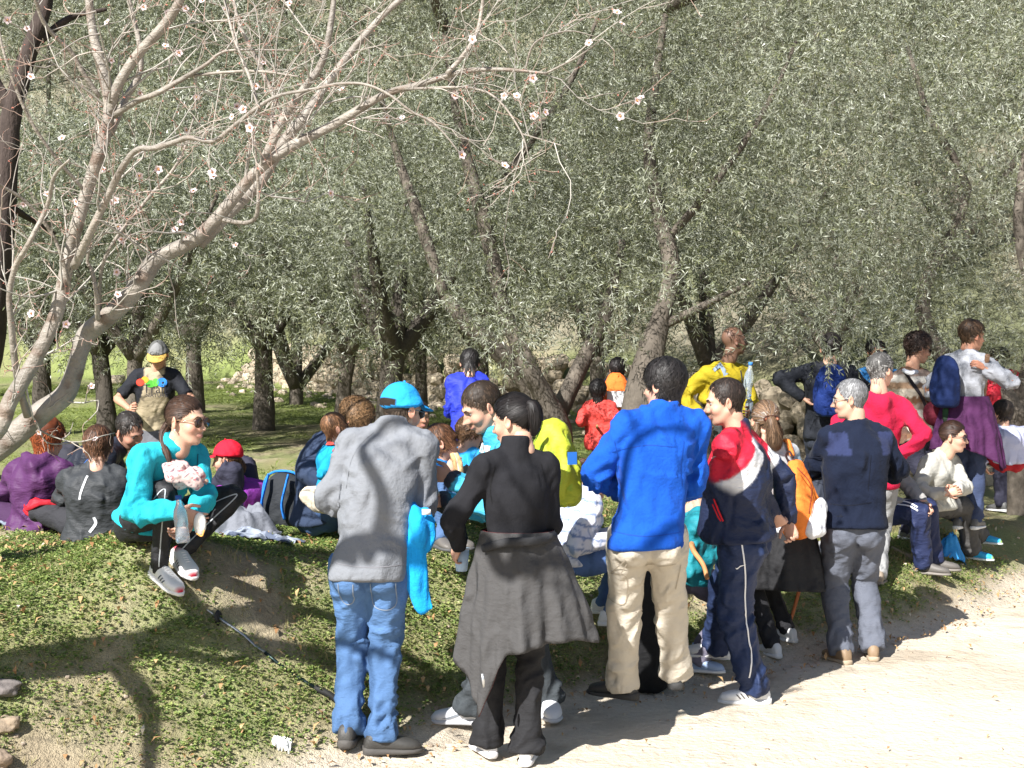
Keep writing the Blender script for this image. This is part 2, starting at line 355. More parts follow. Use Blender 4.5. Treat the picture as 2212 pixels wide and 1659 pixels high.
def crown_points(blobs, per_m2):
    """twig roots and outward directions over and inside ellipsoid clumps (cx,cy,cz,rx,ry,rz)"""
    Ps, Ds = [], []
    for (c, r) in blobs:
        c = np.asarray(c, float); r = np.asarray(r, float); area = 4 * np.pi * np.mean([r[0] * r[1], r[0] * r[2], r[1] * r[2]])
        n = int(area * per_m2 * 1.18); u = nrm(rng.normal(size=(n, 3))); rad = 1 - np.abs(rng.normal(0, .22, n)) * .9
        rad = rad * (1 + .30 * fbm(u * 2.1 + c, 2)); p = c + u * r * rad[:, None]
        hole = fbm(p * .95, 2) + .4 * vnoise(p * 3.1 + 7); ok = hole > -.26
        kp = rng.random(len(p)) < .42; Ps.append(p[ok & kp]); Ds.append(u[ok & kp])
        ns = max(3, int(area / .62)); cu = nrm(rng.normal(size=(ns, 3))); cc = c + cu * r * rng.uniform(.55, 1.08, (ns, 1)); cr = rng.uniform(.20, .42, ns) * min(1, r.min() / .5); m = max(4, int(n * .70 / ns)); v = nrm(rng.normal(size=(ns, m, 3)) + [0, 0, .35] + cu[:, None] * .5)
        q = cc[:, None] + v * (cr[:, None] * rng.uniform(.55, 1.05, (ns, m)))[..., None] * [1.15, 1.15, .8]; Ps.append(q.reshape(-1, 3)); Ds.append(v.reshape(-1, 3))
    return np.concatenate(Ps), np.concatenate(Ds)
def orient(D, droop=.35, spread=.7):
    n = len(D); y = nrm(D + rng.normal(0, spread, (n, 3)) + [0, 0, -droop]); a = nrm(np.cross(y, rng.normal(size=(n, 3)))); return np.stack([a, y, np.cross(a, y)], -1)
def crown_mesh(name, blobs, per_m2=22, leaf=.072, K=12, L=.25, droop=.35):
    p, D = crown_points(blobs, per_m2); return scatter(name, olive_twig(K, L, leaf), p, orient(D, droop), rng.uniform(.75, 1.3, len(p)), m_olive)
def tree(label, base, limbs, blobs=None, per_m2=22, leaf=.058, K=14, L=.25, bark=A(.115, .098, .08), group=None, crown=None, name='olive_tree', droop=.35):
    t = empty(name, base, label, 'tree', group)
    for i, (C, r) in enumerate(limbs):
        mb = MB(); V, F_, c = limb_mesh(C, r, 14 if r[0] > .08 else 8, 26, .16, bark); mb.add(V, F_, c); mb.build('trunk' if i == 0 else 'limb', m_bark, t)
    if crown is None: me = crown_mesh('crown', [(np.asarray(c) - base, r) for c, r in blobs], per_m2, leaf, K, L, droop)
    else: me = crown
    o = place('crown', me, base, t); o['kind'] = 'stuff'
    return t
def TB(x, y, d, rx, ry, rz): return (P(x, y, d), (rx, ry, rz))
def SB(x, y, d, t, r):    # unseen leaf clumps added above the frame, sunward of what they shade
    c = P(x, y, d) + np.array(TS) * t; return [(c, (r, r * .7, r * .5)), (c + A(.12, .15, .1), (r * .8, r * .6, r * .45)), (c + A(-.15, .1, -.05), (r * .7, r * .5, r * .4))]
def DL(pts, rpx, d):   # limb traced at one distance per point: (x, y, d), radius in 2212-wide pixels
    C = [P(a, b, c) for a, b, c in pts]; R_ = [q * K / F_PX * c * (.80 if c > 10 else .80 if q > 13 else 1) for q, (_, _, c) in zip(rpx, pts)]
    if pts[0][1] >= 900 and pts[0][2] > 10: C = [onground(pts[0][0], pts[0][2]) - A(0, 0, .15)] + C; R_ = [R_[0] * 1.15] + R_
    return C, R_
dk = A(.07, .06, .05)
# the front row of olives
b1 = onground(1185, 13.2)
tree('multi-stemmed olive with pale leaning trunk behind the man in the cyan jacket', b1,
     [DL([(1200, 925, 13.2), (1150, 840, 13.2), (1085, 765, 13.1), (1010, 700, 13), (960, 640, 13)], [40, 30, 27, 22, 15], 0),
      DL([(1205, 935, 13.1), (1170, 850, 13.0), (1140, 790, 12.9), (1085, 660, 12.9), (1065, 560, 13), (1035, 440, 13), (1005, 330, 13.1), (985, 240, 13.2), (960, 60, 13.4)], [40, 27, 25, 20, 20, 19, 16, 12, 7], 0),
      DL([(1195, 930, 13.6), (1225, 850, 13.6), (1270, 760, 13.7), (1315, 660, 13.8), (1345, 520, 14)], [30, 25, 22, 18, 10], 0),
      ([P(960, 60, 13.4), A(-.9, 12.3, 5.6), A(-1.3, 11, 5.9), A(-2.3, 10.2, 5.5)], [.06, .055, .045, .02]),
      DL([(1040, 450, 13), (1130, 330, 13.1), (1230, 180, 13.4), (1290, 40, 13.6)], [12, 10, 8, 5], 0),
      DL([(960, 640, 13), (905, 470, 13.1), (860, 340, 13.3), (820, 200, 13.5)], [14, 17, 11, 6], 0)],
     [TB(1010, 130, 13.6, 1.5, 1.1, 1.0), TB(1200, 60, 13.2, 1.4, 1.2, 1.0), TB(1180, 330, 13.9, 1.2, .9, .9), TB(880, 330, 14.2, 1.1, .8, .8), 
      TB(1090, 540, 14.4, .7, .5, .4), TB(1230, 640, 12.3, .75, .6, .40), TB(1120, 700, 12.2, .5, .5, .28), TB(1320, 560, 12.6, .6, .5, .45), TB(1300, 740, 12.3, .35, .35, .22), TB(1000, 150, 12.4, .7, .4, .6), TB(900, 500, 12.5, .5, .3, .5), TB(1065, 640, 12.1, .35, .3, .22), TB(1000, 330, 12.6, .45, .3, .25), TB(1180, 480, 12.8, .7, .5, .5), TB(780, 330, 13.2, .8, .6, .8), TB(1330, 300, 12.9, .7, .5, .7), ((-2.4, 10.3, 5.5), (1.1, .8, .6)), ((-.4, 10.4, 5.9), (.9, .8, .55)), ((-1.4, 11.6, 5.4), (1.0, .8, .6)), ((-2.6, 12.6, 6.0), (1.2, 1.1, .7)), ((-1.0, 13.2, 6.3), (1.2, 1.1, .7)), ((-3.9, 13.6, 6.1), (1.1, 1.0, .6)), TB(940, 640, 12.6, .35, .3, .3), TB(870, 420, 12.9, .5, .3, .5), TB(1010, 480, 12.5, .3, .25, .35), TB(1100, 740, 12.2, .3, .3, .2), TB(985, 430, 12.4, .35, .25, .3)], 24)  # clumps in world coordinates are unseen, added overhead to shade the crowns behind
b2 = onground(1385, 12.3)
tree('thick dark olive trunk rising behind the man in the royal blue fleece', b2,
     [DL([(1375, 930, 12.3), (1385, 860, 12.3), (1405, 760, 12.3), (1430, 680, 12.3), (1452, 580, 12.3), (1425, 470, 12.4), (1402, 330, 12.5), (1415, 180, 12.7), (1440, 20, 12.9)], [52, 48, 38, 26, 25, 20, 17, 12, 8], 0),
      DL([(1440, 700, 12.3), (1480, 680, 12.2), (1560, 640, 12.2), (1640, 600, 12.1)], [14, 12, 9, 5], 0),
      ([P(1440, 20, 12.9), A(1.9, 12, 5.2), A(2.2, 10.8, 5.9), A(2.6, 9.6, 5.2), A(1.7, 8.0, 5.0)], [.07, .06, .05, .04, .02]),
      DL([(1440, 520, 12.4), (1540, 400, 12.2), (1650, 240, 12.2), (1720, 90, 12.4)], [12, 11, 8, 5], 0)],
     [TB(1450, 90, 12.9, 1.4, 1.1, .9), TB(1620, 120, 12.6, 1.2, 1.0, 1.0), TB(1420, 380, 13.3, 1.1, .8, .9), TB(1620, 430, 12.9, 1.1, .8, .8), TB(1760, 620, 11.2, .62, .45, .55), TB(1815, 730, 11.1, .36, .35, .28),
      TB(1780, 300, 12.2, 1.0, .8, .9), TB(1800, 500, 12.0, .8, .7, .7), TB(1420, 190, 11.7, .7, .4, .6), TB(1400, 390, 11.8, .4, .3, .35), TB(1560, 260, 11.6, .7, .4, .5), TB(1640, 540, 11.9, .45, .4, .28), TB(1480, 650, 11.7, .22, .2, .2), TB(1430, 560, 11.7, .28, .25, .22), TB(1500, 440, 11.8, .4, .3, .4), TB(1380, 620, 11.6, .25, .2, .25), TB(1560, 330, 11.8, .5, .3, .5), ((1.3, 9.6, 5.5), (1.1, .8, .6)), ((2.9, 9.9, 5.3), (1.0, .8, .6)), (P(1900, 90, 9.8), (.8, .6, .5)), (P(2120, 140, 10.2), (.7, .5, .5)), ((.6, 12.2, 6.0), (1.2, 1.1, .7)), ((2.0, 11.8, 5.9), (1.1, 1.0, .7)), ((3.6, 12.4, 6.0), (1.2, 1.1, .7)), ((1.2, 13.2, 6.4), (1.2, 1.1, .7)), ((5.4, 12.6, 6.0), (1.2, 1.1, .7)), ((4.2, 13.8, 6.6), (1.2, 1.1, .7)), ((4.4, 11, 5.6), (1.1, .8, .6)), ((2.6, 9.6, 4.9), (.8, .6, .4))] + SB(2085, 800, 10.9, 5, .62) + SB(1965, 850, 11.2, 5, .6) + SB(1795, 830, 11.4, 5.2, .55) + SB(2170, 900, 12.4, 5.5, .6) + SB(1890, 790, 12.4, 5.6, .45) + SB(1720, 900, 15, 6.5, .8) + SB(2090, 950, 11.5, 5.2, .55), 24)  # world-coordinate and SB clumps hang out of view, added only for their shade
b3 = onground(2190, 12.6)
tree('leaning olive at the far edge of the grove above the people by the path', b3,
     [DL([(2330, 960, 12.6), (2210, 900, 12.8), (2160, 850, 12.9), (2060, 800, 13.2), (1990, 640, 13.4), (2090, 420, 13.5), (2010, 260, 13.6), (1960, 100, 13.8)], [38, 34, 30, 26, 20, 12, 9, 5], 0),
      DL([(2200, 900, 12.8), (2240, 700, 13), (2200, 480, 13.1), (2230, 250, 13.3)], [24, 20, 15, 8], 0)],
     [TB(1950, 160, 13.8, 1.2, 1.0, .9), TB(1930, 430, 13.3, 1.1, .9, .9), TB(2120, 300, 14.4, 1.2, 1.0, 1.1), TB(2150, 560, 13.9, 1.1, .9, .8), TB(1960, 640, 12.9, .9, .7, .5), TB(2080, 700, 12.4, .8, .6, .30), TB(2220, 690, 12.4, .7, .6, .35), TB(2260, 120, 14.0, 1.0, 1.0, .9), TB(1850, 690, 11.6, .6, .4, .35), TB(1980, 480, 12.6, .8, .5, .6), TB(2060, 230, 12.8, .7, .5, .6), TB(2060, 830, 15.2, .9, .6, .5)], 24)
b4 = onground(330, 18)
# generic olives further back: three crowns shared by copies
def generic_blobs(seed, R=2.0):
    r = np.random.default_rng(seed); out = [((0, 0, 3.1), (1.5, 1.5, 1.1))]
    for k in range(9):
        a = k * .7 + r.uniform(-.2, .2); q = r.uniform(.8, 1.6); out.append(((math.cos(a) * q, math.sin(a) * q, r.uniform(1.75, 3.5)), tuple(r.uniform(.8, 1.25, 3) * [1, 1, .85])))
    return out
CR = [crown_mesh('crown', generic_blobs(s), 14, .078, 12, .28) for s in (3, 5, 8)]
def gen_tree(label, x, d, k=0, sc=1.0, tr=.14, rot=0.0, lean=0.0, bark=A(.115, .098, .08), group='olive trees deeper in the grove', base=None):
    b = onground(x, d) if base is None else base
    if d > 25 or (x > 1700): b = b - A(0, 0, .9)
    C = [b + A(0, 0, -.1), b + A(lean * .15, .02, .6), b + A(lean * .5, 0, 1.3), b + A(lean, .1, 2.4 * sc)]
    t = empty('olive_tree', b, label, 'tree', group)
    mb = MB(); V, F_, c = limb_mesh(C, [tr * .95, tr * .7, tr * .6, tr * .3], 12, 18, .2, bark); mb.add(V, F_, c); mb.build('trunk', m_bark, t)
    for a in (0.5, 2.6, 4.6):
        a += rot; mb = MB(); V, F_, c = limb_mesh([b + A(lean * .45, 0, 1.2), b + A(lean * .5 + .6 * math.cos(a), .6 * math.sin(a), 2.0), b + A(lean * .6 + 1.3 * math.cos(a), 1.3 * math.sin(a), 3.2) * [1, 1, 1]], [tr * .6, tr * .4, tr * .15], 7, 10, .15, bark); mb.add(V, F_, c); mb.build('limb', m_bark, t)
    o = place('crown', CR[k], b + A(lean * .6, 0, 0), t, (0, 0, rot), sc); o['kind'] = 'stuff'; return t
gen_tree('olive with short fluted trunk standing alone in the sunny grass', 570, 21, 0, 1.05, .20, .3)
gen_tree('slim pale-trunked olive behind the man with the camouflage cap', 285, 17.5, 1, 1.0, .15, 1.2, .1)
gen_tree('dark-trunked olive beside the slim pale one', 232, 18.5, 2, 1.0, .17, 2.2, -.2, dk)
gen_tree('olive with leaning trunk behind the mother and toddler', 735, 19.5, 1, 1.05, .15, .8, .3)
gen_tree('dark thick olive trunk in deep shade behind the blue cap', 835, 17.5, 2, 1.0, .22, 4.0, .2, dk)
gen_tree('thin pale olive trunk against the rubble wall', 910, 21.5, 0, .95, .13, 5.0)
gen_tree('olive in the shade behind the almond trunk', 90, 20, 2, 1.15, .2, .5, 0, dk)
gen_tree('olive crown filling the gap above the lone short trunk', 420, 24, 1, 1.35, .2, 3.0)
gen_tree('distant olive whose crown shows over the lone tree', 640, 26, 2, 1.5, .2, 1.9)
gen_tree('olive behind the leaning pale trunks', 1040, 20, 1, 1.25, .17, 2.4)
gen_tree('olive behind the woman with the orange backpack', 1290, 19.5, 0, 1.3, .17, 5.7)
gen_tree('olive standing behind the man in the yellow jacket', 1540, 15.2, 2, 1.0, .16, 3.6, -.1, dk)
gen_tree('olive above the wall behind the long-haired woman', 1800, 18.8, 1, 1.35, .17, 4.4)
gen_tree('olive on the slope behind the striped sweater', 2060, 21, 0, 1.4, .17, 1.0)
gen_tree('hillside olive near the bare ochre slope', 2230, 28, 2, 1.2, .16, 2.0)
gen_tree('far hillside olive above the blossom branches', 520, 42, 0, 1.7, .2, 2.5)
gen_tree('far hillside olive over the long blossoming twig', 900, 38, 1, 1.7, .2, 1.5)
gen_tree('far hillside olive between the two front trees', 1260, 36, 2, 1.6, .2, .4)
gen_tree('far hillside olive over the royal blue fleece', 1500, 34, 0, 1.6, .2, 5.2)
gen_tree('far hillside olive at the thin top of the front crown', 1760, 32, 1, 1.5, .2, 3.3)
gen_tree('far hillside olive beyond the almond trunk', 180, 36, 1, 1.7, .2, .2)
gen_tree('high hillside olive at the top left of the slope', 110, 50, 1, 2.3, .2, 1.2)
gen_tree('high hillside olive over the forked almond limbs', 380, 54, 0, 2.3, .2, 2.2)
gen_tree('high hillside olive beside the bright conifer', 620, 56, 2, 2.3, .2, 3.2)
for i, (xx, dd_, kk, s_, w_) in enumerate(((60, 62, 0, 2.4, 'lowest of the row at the pale scree'), (250, 64, 2, 2.4, 'between two almond forks'), (480, 46, 1, 2.0, 'under the bright conifer'), (760, 60, 0, 2.4, 'above the longest blossom limb'), (980, 48, 1, 2.1, 'over the leaning pale trunks'), (1120, 62, 2, 2.4, 'highest above the cyan jacket'), (1380, 50, 0, 2.1, 'straight over the royal blue fleece'), (1580, 60, 1, 2.4, 'high above the yellow jacket'), (1700, 46, 2, 1.9, 'over the long-haired woman'), (1880, 44, 0, 1.9, 'high above the grey-haired man'), (2040, 58, 1, 2.3, 'beside the bare slope at the upper edge'), (1960, 36, 2, 1.5, 'above the striped jumper'))): gen_tree('distant olive on the slope, ' + w_, xx, dd_, kk, s_, .2, i * 1.3)
gen_tree('far hillside olive by the gnarled dark trunk', -40, 28, 0, 1.5, .2, .9)
# gnarled dark trunk at the left
b5 = onground(-60, 15)
t = empty('olive_tree', b5, 'gnarled almost black trunk leaning behind the blossoming branches', 'tree')
for nm, (C, r) in (('trunk', DL([(-60, 900, 15), (-20, 700, 15), (0, 520, 15), (15, 350, 15), (25, 250, 15), (60, 120, 15), (95, 20, 15), (110, -60, 15)], [50, 40, 36, 32, 27, 22, 18, 12], 0)), ('limb', DL([(25, 240, 15), (-30, 150, 15), (-60, 60, 15)], [20, 18, 12], 0)), ('limb', DL([(70, 100, 15), (150, 40, 15.2), (230, 20, 15.4)], [12, 8, 5], 0)), ('limb', DL([(0, 430, 15), (60, 470, 15.3), (120, 505, 15.5)], [12, 8, 4], 0))):
    mb = MB(); V, F_, c = limb_mesh(C, r, 14, 30, .3, A(.06, .045, .04)); mb.add(V, F_, c); mb.build(nm, m_bark, t)
# bright green pine far up and hillside shrubs
m_pine = leafmat('pine_needle_tuft', (.07, .12, .02), (.14, .19, .035), .6, .2)
b6 = P(460, 150, 60); b6[2] = gz1(b6[0], b6[1])
t = empty('pine_tree', b6, 'bright green conifer far up the slope', 'tree')
mb = MB(); mb.add(*tube([b6, b6 + A(0, 0, 3), b6 + A(.1, 0, 8)], [.2, .15, .05], 8, 10)); mb.build('trunk', m_bark, t)
n = 3500; u = rng.random(n) ** .6; a = rng.uniform(0, 6.28, n); hh = 8.5 * (1 - u); rr = 2.4 * u * rng.uniform(.5, 1, n)
tuft = np.array([leafq(.35, .07, rng.uniform(-.6, .9), rng.uniform(0, 6.28)) for _ in range(8)])
pp = np.stack([rr * np.cos(a), rr * np.sin(a), hh + .8], -1)
o = place('crown', scatter('crown', tuft, pp, rmat(n), rng.uniform(.7, 1.4, n), m_pine), b6, t); o['kind'] = 'stuff'
n = 11000; x = rng.uniform(-45, 45, n); y = rng.uniform(26, 120, n); ok = (poly_sd(x, y, WALL) > 2) & (np.abs(x) < y * .42 + 3) & (n2(x, y, .35, 41.0, 4) > -.1) & (rng.random(n) < .5); x, y = x[ok], y[ok]
shr = np.array([leafq(.4, .16, rng.uniform(.2, 1.5), rng.uniform(0, 6.28), (rng.uniform(-.2, .2), rng.uniform(-.2, .2), 0), .1) for _ in range(14)])
m_shr = leafmat('hill_shrub', (.12, .14, .07), (.24, .25, .14), .7, .15)
o = place('hillside_scrub', scatter('hillside_scrub', shr, np.stack([x, y, gz(x, y)], -1), zyaw(len(x), .1), rng.uniform(.5, 1.8, len(x)), m_shr), (0, 0, 0)); props(o, 'grey green scrub dotted over the dry hillside', None, None, 'stuff')

# ------------------------------------------------------------------ dry stone wall
m_stone = mat('limestone', rough=.9, attr=True, spec=.2, noise=[(6, .25), (40, .2)], bump=[(20, .02, (1, 1, 1))])
def rock(seed, r=(1, .8, .7), amp=.28, n=7, m=10):
    V, F_ = ball((0, 0, 0), 1, n, m); V = V * (1 + amp * fbm(V * 1.1 + seed * 9.1, 2))[:, None]; V = np.sign(V) * np.abs(V) ** .85 * r; return V, F_
ST = []
for k in range(8):
    V, F_ = rock(k); c = A(.44, .37, .27) * (.7 + .08 * k * .6); ST.append(mesh_from(V, F_, 'stone', False, np.tile(c, (len(V), 1)), [m_stone]))
wl = empty('stone_wall', A(1.4, 24, gz1(1.4, 23.9)), 'low tumbled wall of pale rubble along the foot of the hillside', 'wall')
pts = np.array(WALL[2:8], float); seglen = np.linalg.norm(np.diff(pts, axis=0), axis=1); cum = np.append(0, np.cumsum(seglen)); rs = np.random.default_rng(4)
pos = []
for row in range(5):
    q = row * .11
    while q < cum[-1] - 3:
        i = min(np.searchsorted(cum, q, 'right') - 1, len(seglen) - 1); f = (q - cum[i]) / seglen[i]; p = pts[i] * (1 - f) + pts[i + 1] * f; dd = nrm(pts[i + 1] - pts[i]); nn = A(-dd[1], dd[0]); sz = rs.uniform(.12, .24)
        pc_ = p + nn * (.03 + row * .035 + rs.uniform(-.05, .05)); vis = abs(pc_[0]) < pc_[1] * .39
        if vis and rs.random() < (1 - .09 * row): pos.append((p[0] + nn[0] * (-.05 + row * .06), p[1] + nn[1] * (-.05 + row * .06), gz1(p[0] - nn[0] * .2, p[1] - nn[1] * .2) + .06 + row * .19 + rs.uniform(-.03, .03), sz, rs.random()))
        q += sz * 1.65
pos.sort(key=lambda t: t[1])
for i, (x, y, z, sz, u) in enumerate(pos[:300]):
    place('stone', ST[i % 8], (x, y, z), wl, (rs.uniform(-.4, .4), rs.uniform(-.4, .4), rs.uniform(0, 6.28)), sz)
if len(pos) > 300:
    mb = MB()
    for i, (x, y, z, sz, u) in enumerate(pos[300:]):
        V, F_ = rock(i % 8, n=5, m=7); mb.add(V @ rotz(u * 6).T * sz + [x, y, z], F_, A(.48, .40, .30) * (.8 + .4 * u))
    mb.build('rubble', m_stone, wl, smooth=False, kind='stuff')
mb = MB(); n = 420
for i in range(n):
    q = rs.uniform(0, cum[-1] - 3); k = min(np.searchsorted(cum, q, 'right') - 1, len(seglen) - 1); f = (q - cum[k]) / seglen[k]; p = pts[k] * (1 - f) + pts[k + 1] * f; dd = nrm(pts[k + 1] - pts[k]); nn = A(-dd[1], dd[0]); p = p - nn * rs.exponential(.5) * 1.2
    V, F_ = rock(i % 9, n=4, m=6); sz = rs.uniform(.04, .13); mb.add(V @ rotz(i).T * sz + [p[0], p[1], gz1(p[0], p[1])], F_, A(.48, .40, .30) * rs.uniform(.8, 1.15))
o = mb.build('loose_rubble', m_stone, None, smooth=False); props(o, 'pale stones fallen loose at the foot of the wall', None, None, 'stuff')

# ------------------------------------------------------------------ almond trees
LIMBS = [
 ([(-330, 1300, 6.9), (-180, 1130, 6.95), (-60, 1010, 7), (0, 967, 7), (81, 899, 7), (138, 856, 7), (159, 811, 7), (172, 763, 7), (187, 724, 7), (221, 694, 6.97), (267, 655, 6.93), (303, 610, 6.9), (332, 567, 6.9), (358, 548, 6.9), (407, 525, 6.88), (456, 486, 6.85), (560, 365, 6.8), (640, 310, 6.75), (720, 270, 6.7), (830, 205, 6.6), (900, 185, 6.5), (1000, 155, 6.4), (1080, 150, 6.3), (1180, 158, 6.2)], [60, 44, 37, 34, 31, 27, 24, 23, 26, 27, 25, 25, 24, 21, 20, 18, 15, 12, 10, 8, 7, 6, 4.5, 2.5]),
 ([(430, 530, 6.9), (500, 455, 6.95), (560, 395, 7), (612, 310, 7), (650, 262, 7), (700, 190, 7.05), (760, 110, 7.1), (830, 30, 7.1), (900, -30, 7.1)], [13, 13, 13, 12, 11, 9, 8, 7, 6]),
 ([(560, 370, 6.8), (609, 263, 6.75), (650, 200, 6.7), (695, 136, 6.7), (715, 48, 6.7), (725, -40, 6.7)], [11, 10, 9, 8, 7, 5]),
 ([(-150, 1110, 6.8), (-60, 985, 6.8), (0, 919, 6.8), (20, 870, 6.8), (46, 828, 6.8), (75, 779, 6.8), (107, 714, 6.8), (120, 681, 6.8), (130, 642, 6.8), (140, 593, 6.8), (153, 535, 6.8), (166, 486, 6.75), (185, 420, 6.75), (210, 345, 6.7), (232, 270, 6.7), (235, 215, 6.7), (222, 150, 6.7), (205, 90, 6.7), (195, 30, 6.7), (190, -40, 6.7)], [36, 28, 24, 22, 22, 21, 20, 20, 19, 18, 17.5, 17, 16.5, 16.5, 16, 15, 12, 10, 9, 8]),
 ([(238, 245, 6.7), (255, 184, 6.65), (300, 115, 6.6), (350, 60, 6.55), (387, 5, 6.5), (400, -40, 6.5)], [12, 11, 11, 11, 10, 9]),
 ([(160, 575, 6.75), (187, 520, 6.6), (228, 435, 6.5), (263, 365, 6.4), (295, 324, 6.3), (333, 320, 6.25), (374, 308, 6.2), (409, 297, 6.15), (460, 305, 6.1), (508, 270, 6.05), (552, 235, 6.0), (603, 206, 6.0), (680, 192, 5.95), (733, 181, 5.9), (787, 182, 5.85), (838, 203, 5.8), (889, 241, 5.8), (933, 263, 5.8), (965, 295, 5.8), (990, 327, 5.8)], [10, 9, 8, 7.5, 6, 6, 6, 6, 5, 5, 4.5, 4, 3.5, 3.5, 3.2, 3, 2.8, 2.5, 2, 1.5]),
 ([(245, 250, 6.7), (295, 219, 6.6), (336, 203, 6.5), (393, 171, 6.45), (444, 140, 6.4), (486, 111, 6.4), (565, 108, 6.4), (635, 109, 6.4)], [7, 6.5, 6, 5.5, 4, 3, 2, 1.5]),
 ([(405, 165, 6.45), (476, 157, 6.4), (559, 154, 6.3), (644, 165, 6.2)], [3.5, 3.5, 3, 2]),
 ([(70, -20, 6.4), (98, 54, 6.5), (152, 111, 6.6), (178, 155, 6.65), (215, 210, 6.7)], [3.5, 4.5, 5, 5, 5]),
 ([(238, 290, 6.75), (270, 216, 6.85), (301, 159, 6.9), (301, 95, 6.9), (286, 32, 6.9), (272, -30, 6.9)], [8, 8, 7, 6, 5, 5]),
 ([(60, 900, 6.9), (36, 808, 6.8), (24, 697, 6.7), (20, 639, 6.65), (33, 577, 6.6), (62, 525, 6.5), (102, 444, 6.5), (117, 381, 6.4), (150, 345, 6.3)], [9, 8, 7, 6, 6, 5.5, 5, 4, 2.5]),
 ([(215, 690, 6.95), (211, 681, 6.9), (208, 632, 6.8), (198, 584, 6.8), (189, 561, 6.8), (200, 500, 6.7)], [7, 6, 5, 4.5, 3.5, 2]),
 ([(965, 160, 6.4), (1003, 117, 6.4), (1029, 73, 6.4), (1041, 19, 6.4), (1045, -30, 6.4)], [5.5, 5, 4.5, 4, 3.5]),
 ([(1180, 158, 6.2), (1251, 121, 6.1), (1302, 83, 6.0)], [2.5, 2, 1]), ([(1133, 156, 6.25), (1156, 92, 6.2), (1226, 67, 6.1), (1290, 80, 6.1)], [2.5, 2, 1.5, 1]),
 ([(880, 192, 6.5), (1013, 190, 6.3), (1076, 216, 6.2), (1127, 289, 6.1), (1146, 359, 6.1)], [3, 3, 2.5, 2, 1]), ([(1127, 289, 6.1), (1213, 314, 6.0)], [1.8, 1]),
 ([(560, 240, 6), (540, 170, 6.1), (505, 80, 6.2), (480, -20, 6.3)], [3.5, 4, 3, 3]), ([(612, 255, 7), (565, 150, 7), (520, 60, 7), (500, -20, 7)], [5, 5, 4, 3]),
 ([(455, 470, 6.9), (540, 480, 6.7), (558, 430, 6.6), (550, 300, 6.5)], [5, 5, 4, 2]), ([(215, 690, 7), (225, 560, 6.8), (310, 440, 6.8), (385, 350, 6.8), (420, 250, 6.8)], [4, 4, 3.5, 3, 2]),
 ([(150, 620, 6.8), (120, 520, 6.7), (60, 440, 6.6), (0, 400, 6.5), (-40, 380, 6.4)], [5, 4, 4, 3.5, 3]), ([(190, 420, 6.75), (120, 340, 6.6), (60, 250, 6.5), (10, 120, 6.4), (-10, 20, 6.4)], [4.5, 4, 4, 3, 2.5])]
def grow(limbs, rr, dens=10, minr=.003, L0=.55):
    """side shoots along each limb, each with finer twigs; returns tubes and bud spots"""
    out, tips = [], []
    def shoot(p, d, L, r, depth):
        n = 5; C = [p]; dd = d
        for k in range(n): dd = nrm(dd + rr.normal(0, .2, 3) + A(0, 0, .03)); C.append(C[-1] + dd * L / n)
        out.append((C, np.linspace(r, max(r * .35, .0012), n + 1), depth))
        if depth < 2:
            for k in range(1, n + 1):
                if rr.random() < (.75 if depth == 0 else .4): shoot(np.array(C[k]), nrm(dd + rr.normal(0, .7, 3)), L * rr.uniform(.3, .6), r * .6, depth + 1)
        for k in range(1, n + 1):
            if rr.random() < .16: tips.append((C[k] + rr.normal(0, .004, 3), dd))
    for C, r in limbs:
        C, r = np.asarray(C), np.asarray(r); L = np.linalg.norm(np.diff(C, axis=0), axis=1)
        for i in range(len(L)):
            if r[i] > .09: continue
            for _ in range(rr.poisson(dens * L[i])):
                f = rr.random(); p = C[i] * (1 - f) + C[i + 1] * f; t = nrm(C[i + 1] - C[i]); d = nrm(t * .6 + rr.normal(0, .6, 3) + A(0, 0, .35)); shoot(p, d, L0 * rr.uniform(.4, 1.3), min(.0065, max(minr, r[i] * .3)), 0)
    return out, tips
m_blossom = mat('blossom_petal', rough=.6, attr=True, spec=.3, trans=.3)
m_bud = mat('pink_bud', rough=.6, col=(.42, .16, .12), rand=.4)
def blossom_mesh():
    mb = MB()
    for k in range(5):
        q = leafq(.017, .015, .35, k * 1.2566, (0, 0, 0), .1); c5 = np.array([q[0], q[1] * 1.02, (q[1] + q[2]) / 2 * 1.12, q[2], (q[3] + q[2]) / 2 * 1.12, q[3] * 1.02]); mb.add(c5, [(0, 1, 2, 3, 4, 5)], [(.62, .22, .25), (.82, .68, .68), (.85, .76, .76), (.82, .68, .7), (.85, .76, .76), (.82, .68, .68)])
    mb.add(*ball((0, 0, .004), (.0035, .0035, .004), 4, 6), col=(.6, .35, .12)); V = mb.V(); return mesh_from(V, mb.f, 'blossom', False, np.concatenate(mb.c), [m_blossom])
BL = blossom_mesh()
